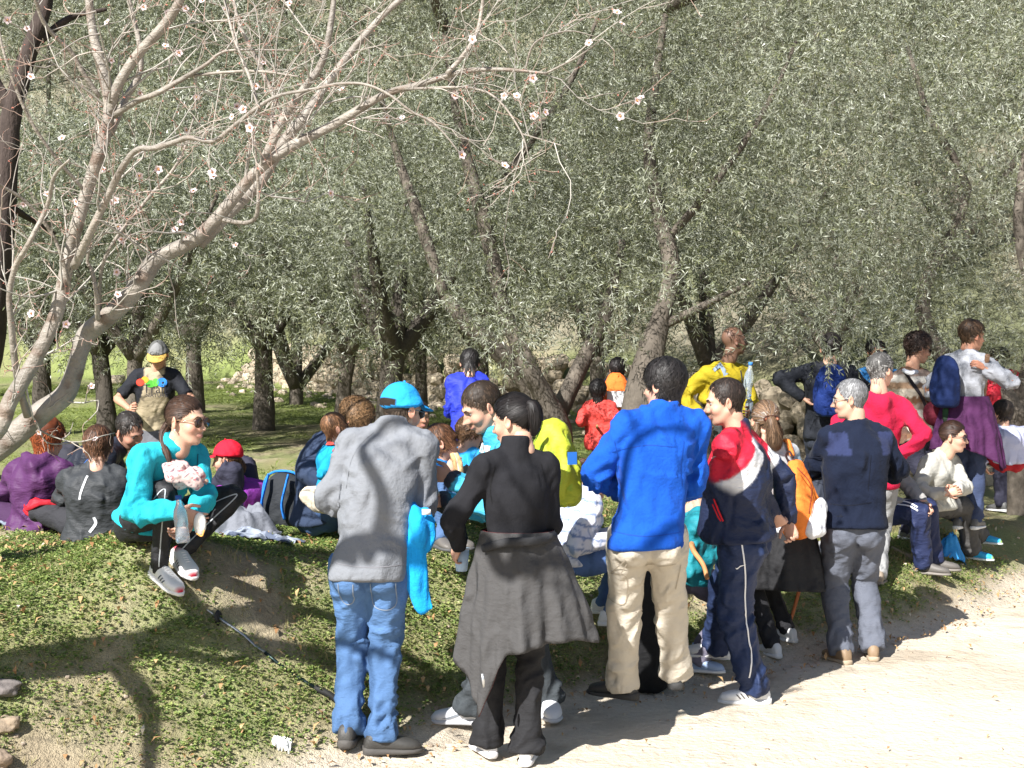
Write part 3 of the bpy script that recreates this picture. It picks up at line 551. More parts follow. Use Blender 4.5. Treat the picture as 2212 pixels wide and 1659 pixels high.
def almond(label, limbs, seed, dens, nblossom, bark, blossom_region=None, L0=.55, base=None):
    rr = np.random.default_rng(seed); base = base if base is not None else np.array(limbs[0][0][0]); base[2] = gz1(base[0], base[1])
    t = empty('almond_tree', base, label, 'tree')
    for i, (C, r) in enumerate(limbs):
        mb = MB(); big = r[0] > .05; V, F_, c = limb_mesh(C, r, 16 if big else 8, max(16, len(C) * (6 if big else 4)), .13 if big else .10, bark, .75 if big else .35); mb.add(V, F_, c); mb.build('trunk' if i == 0 else 'limb', m_almond, t)
    tw, tips = grow(limbs, rr, dens, L0=L0)
    mb = MB()
    for C, r, dp in tw:
        c = A(.36, .335, .295) if dp == 0 else (A(.35, .31, .27) if dp == 1 else A(.33, .23, .185)); mb.add(*tube(C, r, 4, cap=False), col=c * rr.uniform(.8, 1.2))
    mb.build('twigs', m_twig, t, kind='stuff')
    if tips:
        tips = [tips[i] for i in rr.permutation(len(tips))]
        bp = np.array([q[0] for q in tips]); oct_ = np.array([[[0, 0, 0], [.003, 0, .004], [0, 0, .010], [-.003, 0, .004]], [[0, 0, 0], [0, .003, .004], [0, 0, .010], [0, -.003, .004]]])
        o = place('buds', scatter('buds', oct_, bp - base, rmat(len(bp)), rr.uniform(.6, 1.4, len(bp)), m_bud), base, t); o['kind'] = 'stuff'
        k = 0
        for p, d in tips:
            if k >= nblossom: break
            place('blossom', BL, p, t, (rr.uniform(.6, 2.2), rr.uniform(-.6, .6), rr.uniform(-.8, .8)), rr.uniform(.95, 1.4)); k += 1
    return t
pale = A(.265, .235, .20)
almond('blossoming almond tree with smooth pale limbs leaning across the picture', [DL(a, b, 0) for a, b in LIMBS], 11, 5.6, 90, pale)
# a second almond stands left of the camera; its bare limbs throw the shadows over the bank and the backs
S = np.array(TS)
def cast(x, y, t): return G(x, y) + S * t
def castp(x, y, d, t): return P(x, y, d) + S * t
c0 = cast(0, 1450, 2.6)
L2 = [([A(c0[0] - 1.5, c0[1] - .3, .3), A(c0[0] - 1.0, c0[1] - .25, 1.2), c0 + A(-.2, -.12, -.25), cast(0, 1450, 2.6), cast(230, 1420, 2.8), cast(440, 1345, 3.2)], [.12, .10, .085, .08, .075, .06]),
      ([cast(440, 1345, 3.2), cast(560, 1325, 3.5), cast(730, 1340, 3.9), castp(800, 1250, 6.4, 4.3)], [.06, .05, .04, .03]), ([cast(450, 1345, 3.2), cast(400, 1290, 3.5), cast(300, 1215, 3.9)], [.05, .045, .02]),
      ([cast(330, 1400, 3.0), cast(480, 1430, 3.4), cast(600, 1410, 3.8), cast(730, 1450, 4.2), castp(830, 1400, 6.4, 4.5)], [.04, .035, .035, .03, .02]), ([cast(240, 1420, 2.8), cast(320, 1520, 3.1), cast(325, 1610, 3.3), cast(320, 1700, 3.5)], [.05, .04, .03, .02]),
      ([castp(830, 1250, 6.4, 4.3), castp(850, 1100, 6.4, 4.5), castp(780, 950, 6.4, 4.7), castp(900, 850, 6.4, 4.9)], [.03, .032, .025, .015]),
      ([c0 + A(-.3, -.2, -.3), c0 + A(.1, -.3, .8), castp(1000, 1200, 6.4, 4.6), castp(1150, 1300, 6.3, 4.9), castp(1350, 1250, 6.5, 5.3), castp(1500, 1100, 6.6, 5.6)], [.08, .06, .04, .035, .03, .02]),
      ([castp(1150, 1300, 6.3, 4.9), castp(1300, 1050, 6.5, 5.2), castp(1380, 950, 6.6, 5.5), castp(1500, 900, 6.6, 5.8)], [.03, .028, .022, .015])]
L2 = [([np.asarray(c, float) for c in C], r) for C, r in L2]
almond('almond tree beside the camera whose branch shadows fall over the bank', L2, 21, 2.2, 0, pale, L0=.6)
# ------------------------------------------------------------------ people
def folds(amount, sc=7.0, st=(1, 1, .55)):
    def ex(N, L, b, src):
        tc = N.new('ShaderNodeTexCoord'); mp = N.new('ShaderNodeMapping'); mp.inputs['Scale'].default_value = st; t = N.new('ShaderNodeTexNoise'); t.noise_type = 'RIDGED_MULTIFRACTAL'; t.inputs['Scale'].default_value = sc; t.inputs['Detail'].default_value = 2.5; t.inputs['Roughness'].default_value = .55; t.inputs['Distortion'].default_value = .7
        L.new(tc.outputs['Object'], mp.inputs[0]); L.new(mp.outputs[0], t.inputs['Vector']); bn = N.new('ShaderNodeBump'); bn.inputs['Strength'].default_value = 1.0; bn.inputs['Distance'].default_value = amount; L.new(t.outputs[0], bn.inputs['Height'])
        if b.inputs['Normal'].links: L.new(b.inputs['Normal'].links[0].from_socket, bn.inputs['Normal'])
        L.new(bn.outputs[0], b.inputs['Normal'])
    return ex
m_skin = mat('skin', rough=.5, attr=True, spec=.35, noise=[(60, .06)], sss=.12)
m_hair = mat('hair_strands', rough=.55, attr=True, spec=.3, rand=.4)
m_fleece = mat('fleece', rough=.95, attr=True, spec=.12, sheen=.03, noise=[(35, .06), (300, .10)], bump=[(60, .006, (1, 1, 1)), (260, .0022, (1, 1, 1))], extra=folds(.055, 7))
m_denim = mat('denim', rough=.85, attr=True, spec=.2, noise=[(11, .16), (200, .12)], bump=[(40, .006, (1, 1, 2)), (500, .001, (1, 1, 1))], extra=folds(.038, 9))
m_cloth = mat('woven_cloth', rough=.8, attr=True, spec=.25, noise=[(9, .07), (220, .06)], bump=[(30, .008, (1, 1, 1.6)), (400, .0012, (1, 1, 1))], extra=folds(.038, 9))
m_shell = mat('smooth_sports_cloth', rough=.62, attr=True, spec=.28, noise=[(9, .06)], bump=[(24, .010, (1, 1, 2))], extra=folds(.065, 8))
m_knit = mat('ribbed_knit', rough=.95, attr=True, spec=.12, noise=[(200, .15)], bump=[(350, .002, (1, 1, .15)), (30, .005, (1, 1, 1))], extra=folds(.02, 8))
m_leather = mat('shoe_upper', rough=.55, attr=True, spec=.4, noise=[(60, .06)], bump=[(90, .002, (1, 1, 1))])
m_rubber = mat('rubber_sole', rough=.7, attr=True, spec=.3, noise=[(60, .08)])
m_gloss = mat('dark_lens', rough=.12, attr=True, spec=.8)
m_metal = mat('zip_metal', rough=.35, attr=True, metal=.8)
m_plain = mat('printed_matter', rough=.7, attr=True, spec=.2)
CLOTH = dict(fleece=m_fleece, denim=m_denim, cloth=m_cloth, shell=m_shell, knit=m_knit)
SK = A(.56, .34, .245)

def smin(a, b, k):
    h = np.clip(.5 + .5 * (b - a) / k, 0, 1); return b * (1 - h) + a * h - k * h * (1 - h)
def smax(a, b, k): return -smin(-a, -b, k)
def sd_ell(p, c, r):
    q = (p - A(*c)) / A(*r); k0 = np.linalg.norm(q, axis=-1); k1 = np.linalg.norm(q / A(*r), axis=-1); return k0 * (k0 - 1) / np.maximum(k1, 1e-6)
def sd_cap(p, a, b, r):
    a, b = A(*a), A(*b); t = np.clip(((p - a) @ (b - a)) / ((b - a) @ (b - a)), 0, 1); return np.linalg.norm(p - a - t[..., None] * (b - a), axis=-1) - r
def head_sdf(p, jaw=1.0, nose=1.0, child=0.0, smile=0.0):
    q = p.copy(); q[..., 0] = np.abs(q[..., 0])
    d = sd_ell(q, (0, -.014, .030), (.074, .094, .087))
    d = smin(d, sd_ell(q, (0, .028, -.030), (.057 + .006 * child, .060, .080 - .012 * child)), .03)
    d = smin(d, sd_ell(q, (0, .040, -.082 + .012 * child), (.040 * jaw, .036, .030)), .03)
    d = smin(d, sd_cap(q, (.054 * jaw, -.005, -.050), (.022, .052, -.096 + .012 * child), .012), .02)
    d = smin(d, sd_ell(q, (0, .066, -.100 + .014 * child), (.018, .018, .016)), .015)
    d = smin(d, sd_ell(q, (.036, .056, -.034), (.026, .026, .024)), .02)
    d = smin(d, sd_cap(q, (.008, .087, .022), (.038, .074, .020), .008), .016)
    d = smax(d, -sd_ell(q, (.031, .100, .002), (.019, .021, .013)), .010)
    d = smin(d, sd_cap(q, (0, .084, .010), (0, .084 + .026 * nose, -.030), .0085), .010)
    d = smin(d, sd_ell(q, (0, .084 + .027 * nose, -.034), (.0115, .0125, .0105)), .007)
    d = smin(d, sd_ell(q, (.0125, .094, -.039), (.0085, .011, .008)), .006)
    d = smin(d, sd_cap(q, (0, .0945, -.0625), (.019, .085, -.065 + .003 * smile), .0055), .006)
    d = smin(d, sd_cap(q, (0, .0935, -.0745), (.016, .085, -.0715 + .003 * smile), .0062), .006)
    d = smax(d, -sd_cap(q, (0, .101, -.0685), (.022, .090, -.0685 + .004 * smile), .0022), .004)
    d = smin(d, sd_cap(q, (0, -.016, -.05), (0, -.030, -.15), .050), .03)
    return d
def head_R(u, **kw):
    """distance from the head centre to the surface along the directions u"""
    lo = np.full(u.shape[:-1], .03); hi = np.full(u.shape[:-1], .20)
    for _ in range(16):
        m = (lo + hi) / 2; ins = head_sdf(u * m[..., None], **kw) < 0; lo = np.where(ins, m, lo); hi = np.where(ins, hi, m)
    return lo
def dir_grid(n, m):
    th = np.linspace(.02, np.pi - .02, n); ph = np.linspace(0, 2 * np.pi, m, endpoint=False) + np.pi / 2
    t, p = np.meshgrid(th, ph, indexing='ij'); u = np.stack([np.sin(t) * np.cos(p), np.sin(t) * np.sin(p), np.cos(t)], -1).reshape(-1, 3)
    F_ = [(i * m + j, (i + 1) * m + j, (i + 1) * m + (j + 1) % m, i * m + (j + 1) % m) for i in range(n - 1) for j in range(m)]
    F_ += [tuple(range(m)), tuple(reversed(range((n - 1) * m, n * m)))]; return u, F_
def az_el(u): return np.degrees(np.arctan2(np.abs(u[..., 0]), u[..., 1])), np.degrees(np.arcsin(np.clip(u[..., 2] / np.linalg.norm(u, axis=-1), -1, 1)))
HL_ = dict(short=([0, 30, 55, 72, 84, 95, 110, 140, 180], [40, 41, 33, 16, -2, 14, -14, -33, -38]),
           receding=([0, 18, 32, 50, 70, 84, 95, 110, 140, 180], [46, 56, 62, 45, 22, 2, 14, -14, -34, -40]),
           female=([0, 30, 60, 80, 95, 120, 150, 180], [40, 38, 22, 4, 0, -15, -35, -42]),
           fringe=([0, 30, 60, 80, 95, 120, 150, 180], [17, 20, 8, -12, -14, -22, -38, -44]),
           bald=([0, 60, 75, 95, 120, 180], [100, 100, 60, 30, 22, 22]))
def hair_mask(u, style):
    az, el = az_el(u); a, e = HL_[style]; return el - np.interp(az, a, e)
def quadhand(mb, W, f, n, s, curl, col, side, detail=True, spread=.08):
    """palm, four unequal fingers with knuckle bends and a thumb; W wrist, f finger direction, n palm normal, side +-1 where the thumb is"""
    f = nrm(f); n = nrm(n - f * np.dot(n, f)); x = np.cross(f, n) * side; s = s * .98
    Cp = [W - f * .03 * s, W + f * .0 * s, W + f * .035 * s, W + f * .075 * s, W + f * .092 * s]
    mb.add(*loft(Cp, x, n, np.array([.024, .027, .037, .041, .036]) * s, np.array([.019, .018, .0155, .0135, .011]) * s, 12, 2.6), col=col)
    for i, (o, L) in enumerate(((.031, .066), (.011, .077), (-.010, .072), (-.030, .056))):
        b = W + f * .084 * s + x * o * s; d = nrm(f + x * (o * spread / .03)); C = [b - d * .02 * s]; a = 0; C.append(b)
        for k, q in enumerate((.45, .30, .25)):
            a += curl * (1.0, 1.1, .8)[k] + .04 * i * curl; C.append(C[-1] + (d * math.cos(a) + n * math.sin(a)) * L * q * s)
        mb.add(*tube(C, np.array([.0088, .0088, .0080, .0072, .0055]) * s * (.92 if i == 3 else 1), 7, ref=x), col=col)
    b = W + f * .018 * s + x * .028 * s; t = nrm(f * .75 + x * .75 + n * .35 * (1 + curl)); t2 = nrm(f * .95 + x * .15 + n * (.25 + .6 * curl))
    mb.add(*tube([b - t * .015 * s, b + t * .012 * s, b + t * .036 * s, b + t * .036 * s + t2 * .026 * s, b + t * .036 * s + t2 * .047 * s], np.array([.013, .0135, .0105, .0095, .006]) * s, 7), col=col)
def ik(a, c, l1, l2, pole):
    v = c - a; L = np.linalg.norm(v); mx = (l1 + l2) * .998
    if L > mx: c = a + v / L * mx; L = mx
    L = max(L, abs(l1 - l2) + .02); x = (l1 * l1 - l2 * l2 + L * L) / (2 * L); h = math.sqrt(max(l1 * l1 - x * x, 0)); d = nrm(v)
    p = np.asarray(pole, float); p = nrm(p - d * np.dot(p, d)); return a + d * x + p * h, c
def remesh(parts, vox, smooth=5):
    me = bpy.data.meshes.new('tmp'); mb = MB()
    for V, F_ in parts: mb.add(V, F_)
    me.from_pydata(mb.V().tolist(), [], mb.f); o = bpy.data.objects.new('tmp', me); COL.objects.link(o)
    r = o.modifiers.new('r', 'REMESH'); r.mode = 'VOXEL'; r.voxel_size = vox; r.use_smooth_shade = True
    q = o.modifiers.new('s', 'SMOOTH'); q.factor = .5; q.iterations = smooth
    dg = bpy.context.evaluated_depsgraph_get(); e = o.evaluated_get(dg); m2 = e.to_mesh(); nv = len(m2.vertices)
    V = np.empty(nv * 3, np.float32); m2.vertices.foreach_get('co', V); N = np.empty(nv * 3, np.float32); m2.vertices.foreach_get('normal', N)
    lv = np.empty(len(m2.loops), np.int32); m2.loops.foreach_get('vertex_index', lv); ok = len(lv) == 4 * len(m2.polygons)
    F_ = lv.reshape(-1, 4) if ok else [tuple(p.vertices) for p in m2.polygons]
    e.to_mesh_clear(); bpy.data.objects.remove(o); bpy.data.meshes.remove(me)
    return V.reshape(-1, 3).astype(float), F_, N.reshape(-1, 3).astype(float)
def bone_coords(V, bones):
    """for every vertex: nearest bone, distance along it (m), radial vector"""
    best = np.full(len(V), 1e9); along = np.zeros(len(V)); rad = np.zeros((len(V), 3)); tt = np.zeros(len(V)); bi = np.zeros(len(V), int); L_ = np.ones(len(V))
    for i, (a, b) in enumerate(bones):
        v = b - a; L2 = v @ v; t = np.clip(((V - a) @ v) / L2, 0, 1); r = V - a - t[:, None] * v; d = np.linalg.norm(r, axis=1); m = d < best
        best = np.where(m, d, best); along = np.where(m, t * math.sqrt(L2), along); rad = np.where(m[:, None], r, rad); tt = np.where(m, t, tt); bi = np.where(m, i, bi)
    return bi, tt, along, rad
def wrinkle(V, N, bones, joints, amp=.006, base=.35, f=26, seed=0.0, rj=.10):
    bi, tt, al, rd = bone_coords(V, bones); u = nrm(rd)
    q = np.stack([u[:, 0] * 1.1 + bi * 3.3 + seed, u[:, 1] * 1.1 + u[:, 2] * .7, al * f + .9 * vnoise(V * 6 + seed) + u[:, 0] * .8], -1)
    w = 1 - np.abs(vnoise(q)) * 2; w2 = vnoise(V * 9 + seed * 3); g = np.zeros(len(V))
    for j, k in joints: g = np.maximum(g, k * np.exp(-((V - j) ** 2).sum(1) / (rj * rj)))
    return V + N * ((amp * (base + g) * w * .8 + amp * .7 * w2 * (base + .4 * g)))[:, None]

def shoe(parent, ank, toe, s, col=(.75, .75, .75), sole=(.7, .7, .7), stripes=None, sides=1, chunky=1.0, laces=None, up=A(0, 0, 1), name='shoe', accent=None, swoosh=None):
    """ank: the point on the ground under the ankle"""
    toe = nrm(toe); up = nrm(np.asarray(up, float) - toe * np.dot(up, toe)); x = np.cross(toe, up); k = s * chunky
    y = np.array([-.078, -.066, -.03, .02, .06, .10, .145, .175, .192]) * s; w = np.array([.020, .032, .037, .037, .041, .047, .046, .034, .012]) * k
    hh = np.array([.045, .085, .105, .092, .074, .060, .050, .040, .020]) * s; z0 = .012 * s
    C = [ank + toe * a + up * (z0 + h / 2) for a, h in zip(y, hh)]
    mb = MB(); V, F_ = loft(C, x, up, w, hh / 2, 16, 2.5); c = np.tile(A(*col), (len(V), 1))
    if accent is not None:
        yy = (V - ank) @ toe / s; zz = (V - ank) @ up / s; m = (yy > .186) | ((zz > .098) & (yy < .0)); c[m] = accent
    mb.add(V, F_, c); o = mb.build(name, m_leather, parent)
    ms = MB(); w2 = w + np.array([.004] * 8 + [.006]) * s; th = np.array([.017, .017, .015, .013, .012, .011, .010, .010, .008]) * s * (chunky ** 2)
    ys = y.copy(); ys[0] -= .006 * s; ys[-1] += .008 * s
    ms.add(*loft([ank + toe * a + up * (t * .95) for a, t in zip(ys, th)], x, up, w2, th, 16, 3.5), col=sole); ms.build('sole', m_rubber, o)
    if stripes is not None:
        for q in range(3):
            a = (.035 + q * .022) * s; mm = MB()
            for sd in ((sides,) if sides else (-1, 1)):
                pts = []
                for t in (0, .5, 1):
                    yy = a + t * .022 * s; wz = np.interp(yy, y, w); hz = np.interp(yy, y, hh); zz = .3 + .45 * t
                    for e in (-.0045 * s, .0045 * s):
                        ang = (zz - .5) * 2; cxx = (1 - abs(ang) ** 2.5) ** .4; pts.append(ank + toe * (yy + e) + up * (z0 + hz * zz) + x * sd * (wz * cxx + .0018))
                mm.add(pts, [(0, 1, 3, 2), (2, 3, 5, 4)], stripes)
            mm.build('stripe', m_plain, o, smooth=False)
    if swoosh is not None:
        mm = MB(); pts = []
        for t in np.linspace(0, 1, 9):
            yy = (.13 - .13 * t) * s; th_ = .013 * math.sin(min(t * 3.2, 1.57) if t < .45 else 1.57 * (1 - (t - .45) / .55)) * s; zc = (.30 + .34 * t + .30 * max(0, .22 - t)); wz = np.interp(yy, y, w); hz = np.interp(yy, y, hh)
            for e in (-1, 1):
                zz = np.clip(zc + e * th_ / hz * .5, .05, .9); ang = (zz - .5) * 2; pts.append(ank + toe * yy + up * (z0 + hz * zz) + x * sides * (wz * (1 - abs(ang) ** 2.5) ** .4 + .002))
        mm.add(pts, [(2 * i, 2 * i + 1, 2 * i + 3, 2 * i + 2) for i in range(8)], swoosh); mm.build('curved_tick', m_plain, o, smooth=False)
    if laces is not None:
        ml = MB()
        for q in range(5):
            yy = (.028 + q * .018) * s; hz = np.interp(yy, y, hh); wz = np.interp(yy, y, w) * .45; p = ank + toe * yy + up * (z0 + hz * .97)
            ml.add(*tube([p - x * wz - up * .006 * s, p + up * .003 * s + toe * .004 * s, p + x * wz - up * .006 * s], .003 * s, 5, 5), col=laces)
        ml.build('laces', m_plain, o)
    return o

def prism(u, h): return u
def person(label, d=None, feet=None, H=1.7, face=0.0, hips=None, hface=None, hpitch=0.0, hroll=0.0, pel=None, neck=None, head=None, lean=(0, 0), slump=.0,
           hands=None, elb=None, hdir=None, curl=.5, knees=None, toes=None, female=False, child=0.0, build=1.0, belly=0.0, lod=1, skin=SK, smile=0.0,
           top=None, bot=None, shoes=None, hair=None, cap=None, glasses=None, brow=None, group=None, handn=None, seat=False, showhands=True, nose=1.0, jaw=1.0):
    s = H / 1.75; hips = face if hips is None else hips; hface = face if hface is None else hface
    dirv = lambda a: A(math.sin(math.radians(a)), math.cos(math.radians(a)), 0); latv = lambda a: A(math.cos(math.radians(a)), -math.sin(math.radians(a)), 0)
    rel = d is not None
    def pt(q, dd=None):
        if len(q) == 2: return G(*q)
        return P(q[0], q[1], d + q[2]) if rel else P(*q)
    FT = []
    for q in feet:
        if len(q) == 2: FT.append(G(*q))
        elif len(q) == 4: FT.append(P(q[0], q[1], d + q[2]))          # raised or hidden foot: exact point
        else: FT.append(onground(q[0], d + q[2]))
    base = (FT[0] + FT[1]) / 2
    if d is None: d = base[1]
    ff, fl = dirv(face), latv(face); hf, hl = dirv(hips), latv(hips)
    Pv = pt(pel) if pel is not None else base * [1, 1, 0] + A(0, 0, max(FT[0][2], FT[1][2]) + .905 * s)
    Nk = pt(neck) if neck is not None else Pv + A(lean[0], lean[1], .575 * s)
    Hd = pt(head) if head is not None else Nk + A(0, 0, .135 * s) + dirv(face) * .025 * s
    hs = s ** .5 if child else s ** .6
    root = empty('person', A(base[0], base[1], min(base[2], Pv[2] - .1) if seat else base[2]), label, 'person', group)
    # spine
    mid = (Pv + Nk) / 2 - ff * slump * s
    def spine(t):
        t = np.asarray(t, float)[..., None]; r = (1 - t) ** 2 * Pv + 2 * t * (1 - t) * mid + t * t * Nk
        r = np.where(t < 0, Pv + (mid - Pv) * 2 * t, r); return np.where(t > 1, Nk + (Nk - mid) * 2 * (t - 1), r)
    shw = (.150 if female else .166) * s * (1 - .12 * child)
    sup = nrm(Nk - mid); SH = [Nk - sup * .055 * s - fl * shw, Nk - sup * .055 * s + fl * shw]       # left, right
    HP = [Pv - hl * .088 * s, Pv + hl * .088 * s]
    ua, fa, th, shn = .285 * s, .255 * s, .425 * s, .42 * s
    AN = [f + A(0, 0, .085 * s) for f in FT]
    KN = []
    for i in (0, 1):
        pole = knees[i] if knees is not None else hf + A(0, 0, .1); k, c = ik(HP[i], AN[i], th, shn, pole); KN.append(k); AN[i] = c
    hands = hands or [None, None]; WR, EL = [], []
    for i, sg in ((0, -1), (1, 1)):
        h = hands[i]
        if h is None: w = SH[i] + fl * sg * .09 * s + A(0, 0, -.50 * s) + ff * .08 * s
        elif len(h) == 3 and isinstance(h, tuple): w = pt(h)
        else: w = np.asarray(h, float)
        p = elb[i] if elb is not None and elb[i] is not None else -ff * .7 + fl * sg * .5
        e, w = ik(SH[i], w, ua, fa, p); EL.append(e); WR.append(w)
    sk = dict(P=Pv, N=Nk, H=Hd, S=SH, E=EL, W=WR, HP=HP, K=KN, An=AN, FT=FT, s=s, root=root, ff=ff, fl=fl, hf=hf, hl=hl, spine=spine, hs=hs, d=d, base=base)
    # ---- head frame
    hd, hlv = dirv(hface), latv(hface); ph, rh = math.radians(hpitch), math.radians(hroll)
    y_ = hd * math.cos(ph) + A(0, 0, 1) * math.sin(ph); z_ = A(0, 0, 1) * math.cos(ph) - hd * math.sin(ph); x_ = hlv
    x2 = x_ * math.cos(rh) - z_ * math.sin(rh); z2 = z_ * math.cos(rh) + x_ * math.sin(rh); Rm = np.stack([x2, y_, z2], 1)      # columns are right, forward, up
    toW = lambda p: (np.asarray(p, float) * hs) @ Rm.T + Hd; sk['toW'] = toW; sk['R'] = Rm
    kw = dict(jaw=jaw * (.88 if female else 1), nose=nose * (.85 if female else 1) * (1 - .3 * child), child=child, smile=smile)
    n, m = {0: (60, 66), 1: (40, 44), 2: (30, 32)}[lod] if d < 8 else ((44, 48) if d < 10 else (32, 36))
    u, Fh = dir_grid(n, m); R = head_R(u, **kw); pl = u * R[:, None]
    cs = np.tile(skin, (len(u), 1)); az, el = az_el(u)
    lip = np.exp(-((pl[:, 2] + .0685) / .0085) ** 2) * (np.abs(pl[:, 0]) < .024) * (pl[:, 1] > .06); cs = cs * (1 - lip[:, None] * .8) + A(.45, .17, .15) * lip[:, None] * .8
    ck = np.exp(-((np.abs(pl[:, 0]) - .042) ** 2 + (pl[:, 2] + .035) ** 2) / .0005) * (pl[:, 1] > .02); cs = cs * (1 - ck[:, None] * A(0, .18, .18))
    if hair is not None and hair.get('stubble'):
        sb = sst(-pl[:, 2], .035, .07) * (pl[:, 1] > -.02) * sst(az, 130, 80); cs = cs * (1 - sb[:, None] * hair['stubble']) + hair['col'] * sb[:, None] * hair['stubble']
    bd = MB(); bd.add(toW(pl), Fh, cs)
    for sg in (-1, 1):
        eu, Fe = ball((0, 0, 0), 1, 9, 12); rr_ = np.hypot(eu[:, 1], eu[:, 2]); e = eu * [.007, .017, .030]; e[:, 0] += .006 * (rr_ > .65) * 1.0 - .003 * (rr_ < .45); e[:, 2] -= .004 * (eu[:, 1] > 0); c_, s_ = math.cos(.45 * sg), math.sin(.45 * sg)
        e[:, 0] *= sg; e = e @ np.array([[c_, s_, 0], [-s_, c_, 0], [0, 0, 1]]).T if sg > 0 else e @ np.array([[c_, s_, 0], [-s_, c_, 0], [0, 0, 1]]).T
        bd.add(toW(e + [sg * .077, -.010, -.008]), Fe, skin * A(1, .86, .84))
    # neck, trunk, limbs of the body (under the clothes)
    nb = toW((0, -.026, -.075)); nn = [Nk - sup * .08 * s, Nk - sup * .02 * s, Nk * .55 + nb * .45 + A(0, 0, 0), nb, nb * .7 + Hd * .3]
    bd.add(*loft(resample(nn, np.ones(5), 9)[0], fl, ff, np.linspace(.060, .054, 9) * s ** .8, np.linspace(.060, .056, 9) * s ** .8, 16), col=skin)
    tt = np.array([-.12, 0, .3, .6, .85, .97]); C = spine(tt); L_ = nrm(np.array([hl * (1 - max(min(t, 1), 0)) + fl * max(min(t, 1), 0) for t in tt])); T_ = nrm(np.gradient(C, axis=0)); W_ = nrm(np.cross(L_, T_))
    bd.add(*loft(C, L_, W_, np.array([.13, .15, .125, .14, .13, .06]) * s * build, np.array([.09, .10, .09, .10, .07, .05]) * s * build, 14), col=skin)
    sleeve = (top or {}).get('sleeve', 1.0)
    for i in (0, 1):
        bd.add(*tube([SH[i] - fl * (-1, 1)[i] * .04 * s, SH[i], EL[i]], np.array([.045, .050, .038]) * s, 10, 8), col=skin)
        bd.add(*tube([EL[i] + (SH[i] - EL[i]) * .06, EL[i], EL[i] * .75 + WR[i] * .25, EL[i] * .35 + WR[i] * .65, WR[i]], (np.array([.036, .040, .040, .030, .024]) if sleeve < 1 else np.array([.026, .028, .028, .026, .024])) * s, 10, 12), col=skin)
        bd.add(*tube([HP[i], KN[i], AN[i] - A(0, 0, .02 * s)], (np.array([.052, .030, .024]) if bot is not None else np.array([.075, .05, .035])) * s, 10, 14), col=skin)
        if showhands:
            f = nrm(WR[i] - EL[i]); f = f if hdir is None or hdir[i] is None else nrm(hdir[i]); nn_ = handn[i] if handn is not None and handn[i] is not None else -fl * (-1, 1)[i]
            n0 = nrm(np.asarray(nn_, float) - f * np.dot(nn_, f)); xx = np.cross(f, n0); want = ff + A(0, 0, .3); sd = 1 if np.dot(xx, want) > 0 else -1
            quadhand(bd, WR[i], f, n0, s * (.92 if female else 1), curl if np.isscalar(curl) else curl[i], skin * A(1, .93, .92), sd)
    bd.build('body', m_skin, root)
    # face details
    if lod < 2:
        for sg in (-1, 1):
            eb = MB(); eb.add(*ball(toW((sg * .031, .0705, .002)), .0114 * hs, 8, 12), col=(.30, .25, .23)); eb.add(*ball(toW((sg * .031, .0785, .0005)), .0058 * hs, 6, 10), col=(.06, .035, .02)); eb.build('eye', m_gloss, root)
        hc = (hair or {}).get('col', A(.05, .03, .02)) * .8
        for sg in (-1, 1):
            ebm = MB(); pts = [A(sg * x0, 0, z0) for x0, z0 in ((.013, .018), (.028, .0235), (.044, .018))]; W3 = []
            for p0 in pts:
                uu = nrm(A(p0[0], .082, p0[2])); W3.append(toW(uu * (head_R(uu[None], **kw)[0] + .0010)))
            ebm.add(*tube(W3, np.array([.0034, .004, .002]) * hs, 6, 9), col=hc); ebm.build('eyebrow', m_hair, root)
    # ---- hair
    if hair is not None:
        st = hair.get('style', 'short'); ln = hair.get('line', st if st in HL_ else 'female'); hc = A(*hair['col']); thk = hair.get('thick', .016); rg = np.random.default_rng(int(abs(Pv[0] * 1000)) + 3)
        hm = hair_mask(u, ln); edge_n = 5 * fbm(u * 7 + Pv[0], 2); g = sst(hm + edge_n, -4, 12)
        tw = thk * (.55 + .45 * sst(az_el(u)[1], -25, 45)) * (1 + .18 * fbm(u * 6 + 3.3, 3) + .12 * vnoise(u * A(22, 22, 9)))
        if hair.get('curly'): tw = tw * (1 + .5 * fbm(u * 9 + 1.3, 2))
        Rh = R + np.where(g > 0, -.004 + (tw + .004) * g, -.004)
        if hair.get('volume'): Rh = Rh + g * hair['volume'] * sst(az, 40, 120) * .5
        cl = (lambda w_: (lambda a_, e_: e_ - np.interp(a_, [0, 60, 90, 180], [26, 20, 10, -6]))(*az_el(w_))) if cap is not None else (lambda w_: np.full(w_.shape[:-1], -99.))
        Rh = np.where(cl(u) > -6, np.minimum(Rh, R + .003), Rh)
        hb = MB(); hb.add(toW(u * Rh[:, None]), Fh, hc * hair.get('shell', .7))
        # strands that follow the scalp
        ns = int(hair.get('n', {0: 1500, 1: 800, 2: 400}[lod]) * min(1, (6.6 / d) ** 1.3)); ru = nrm(rg.normal(size=(ns * 4, 3)) * [1, 1, 1]); ok = (hair_mask(ru, ln) + rg.normal(0, 3, len(ru)) > 0) & (cl(ru) < -8); ru = ru[ok][:ns]; ns = len(ru)
        crown = nrm(A(*hair.get('whorl', (.1, -.45, .85)))); K_ = 6; L = hair.get('len', .05); cur = ru.copy(); rad0 = head_R(cur, **kw); Pp = []; cmb = hair.get('comb')
        wob = rg.normal(0, 1, (ns, 3)); off = rg.uniform(.55, 1.12, ns) * thk
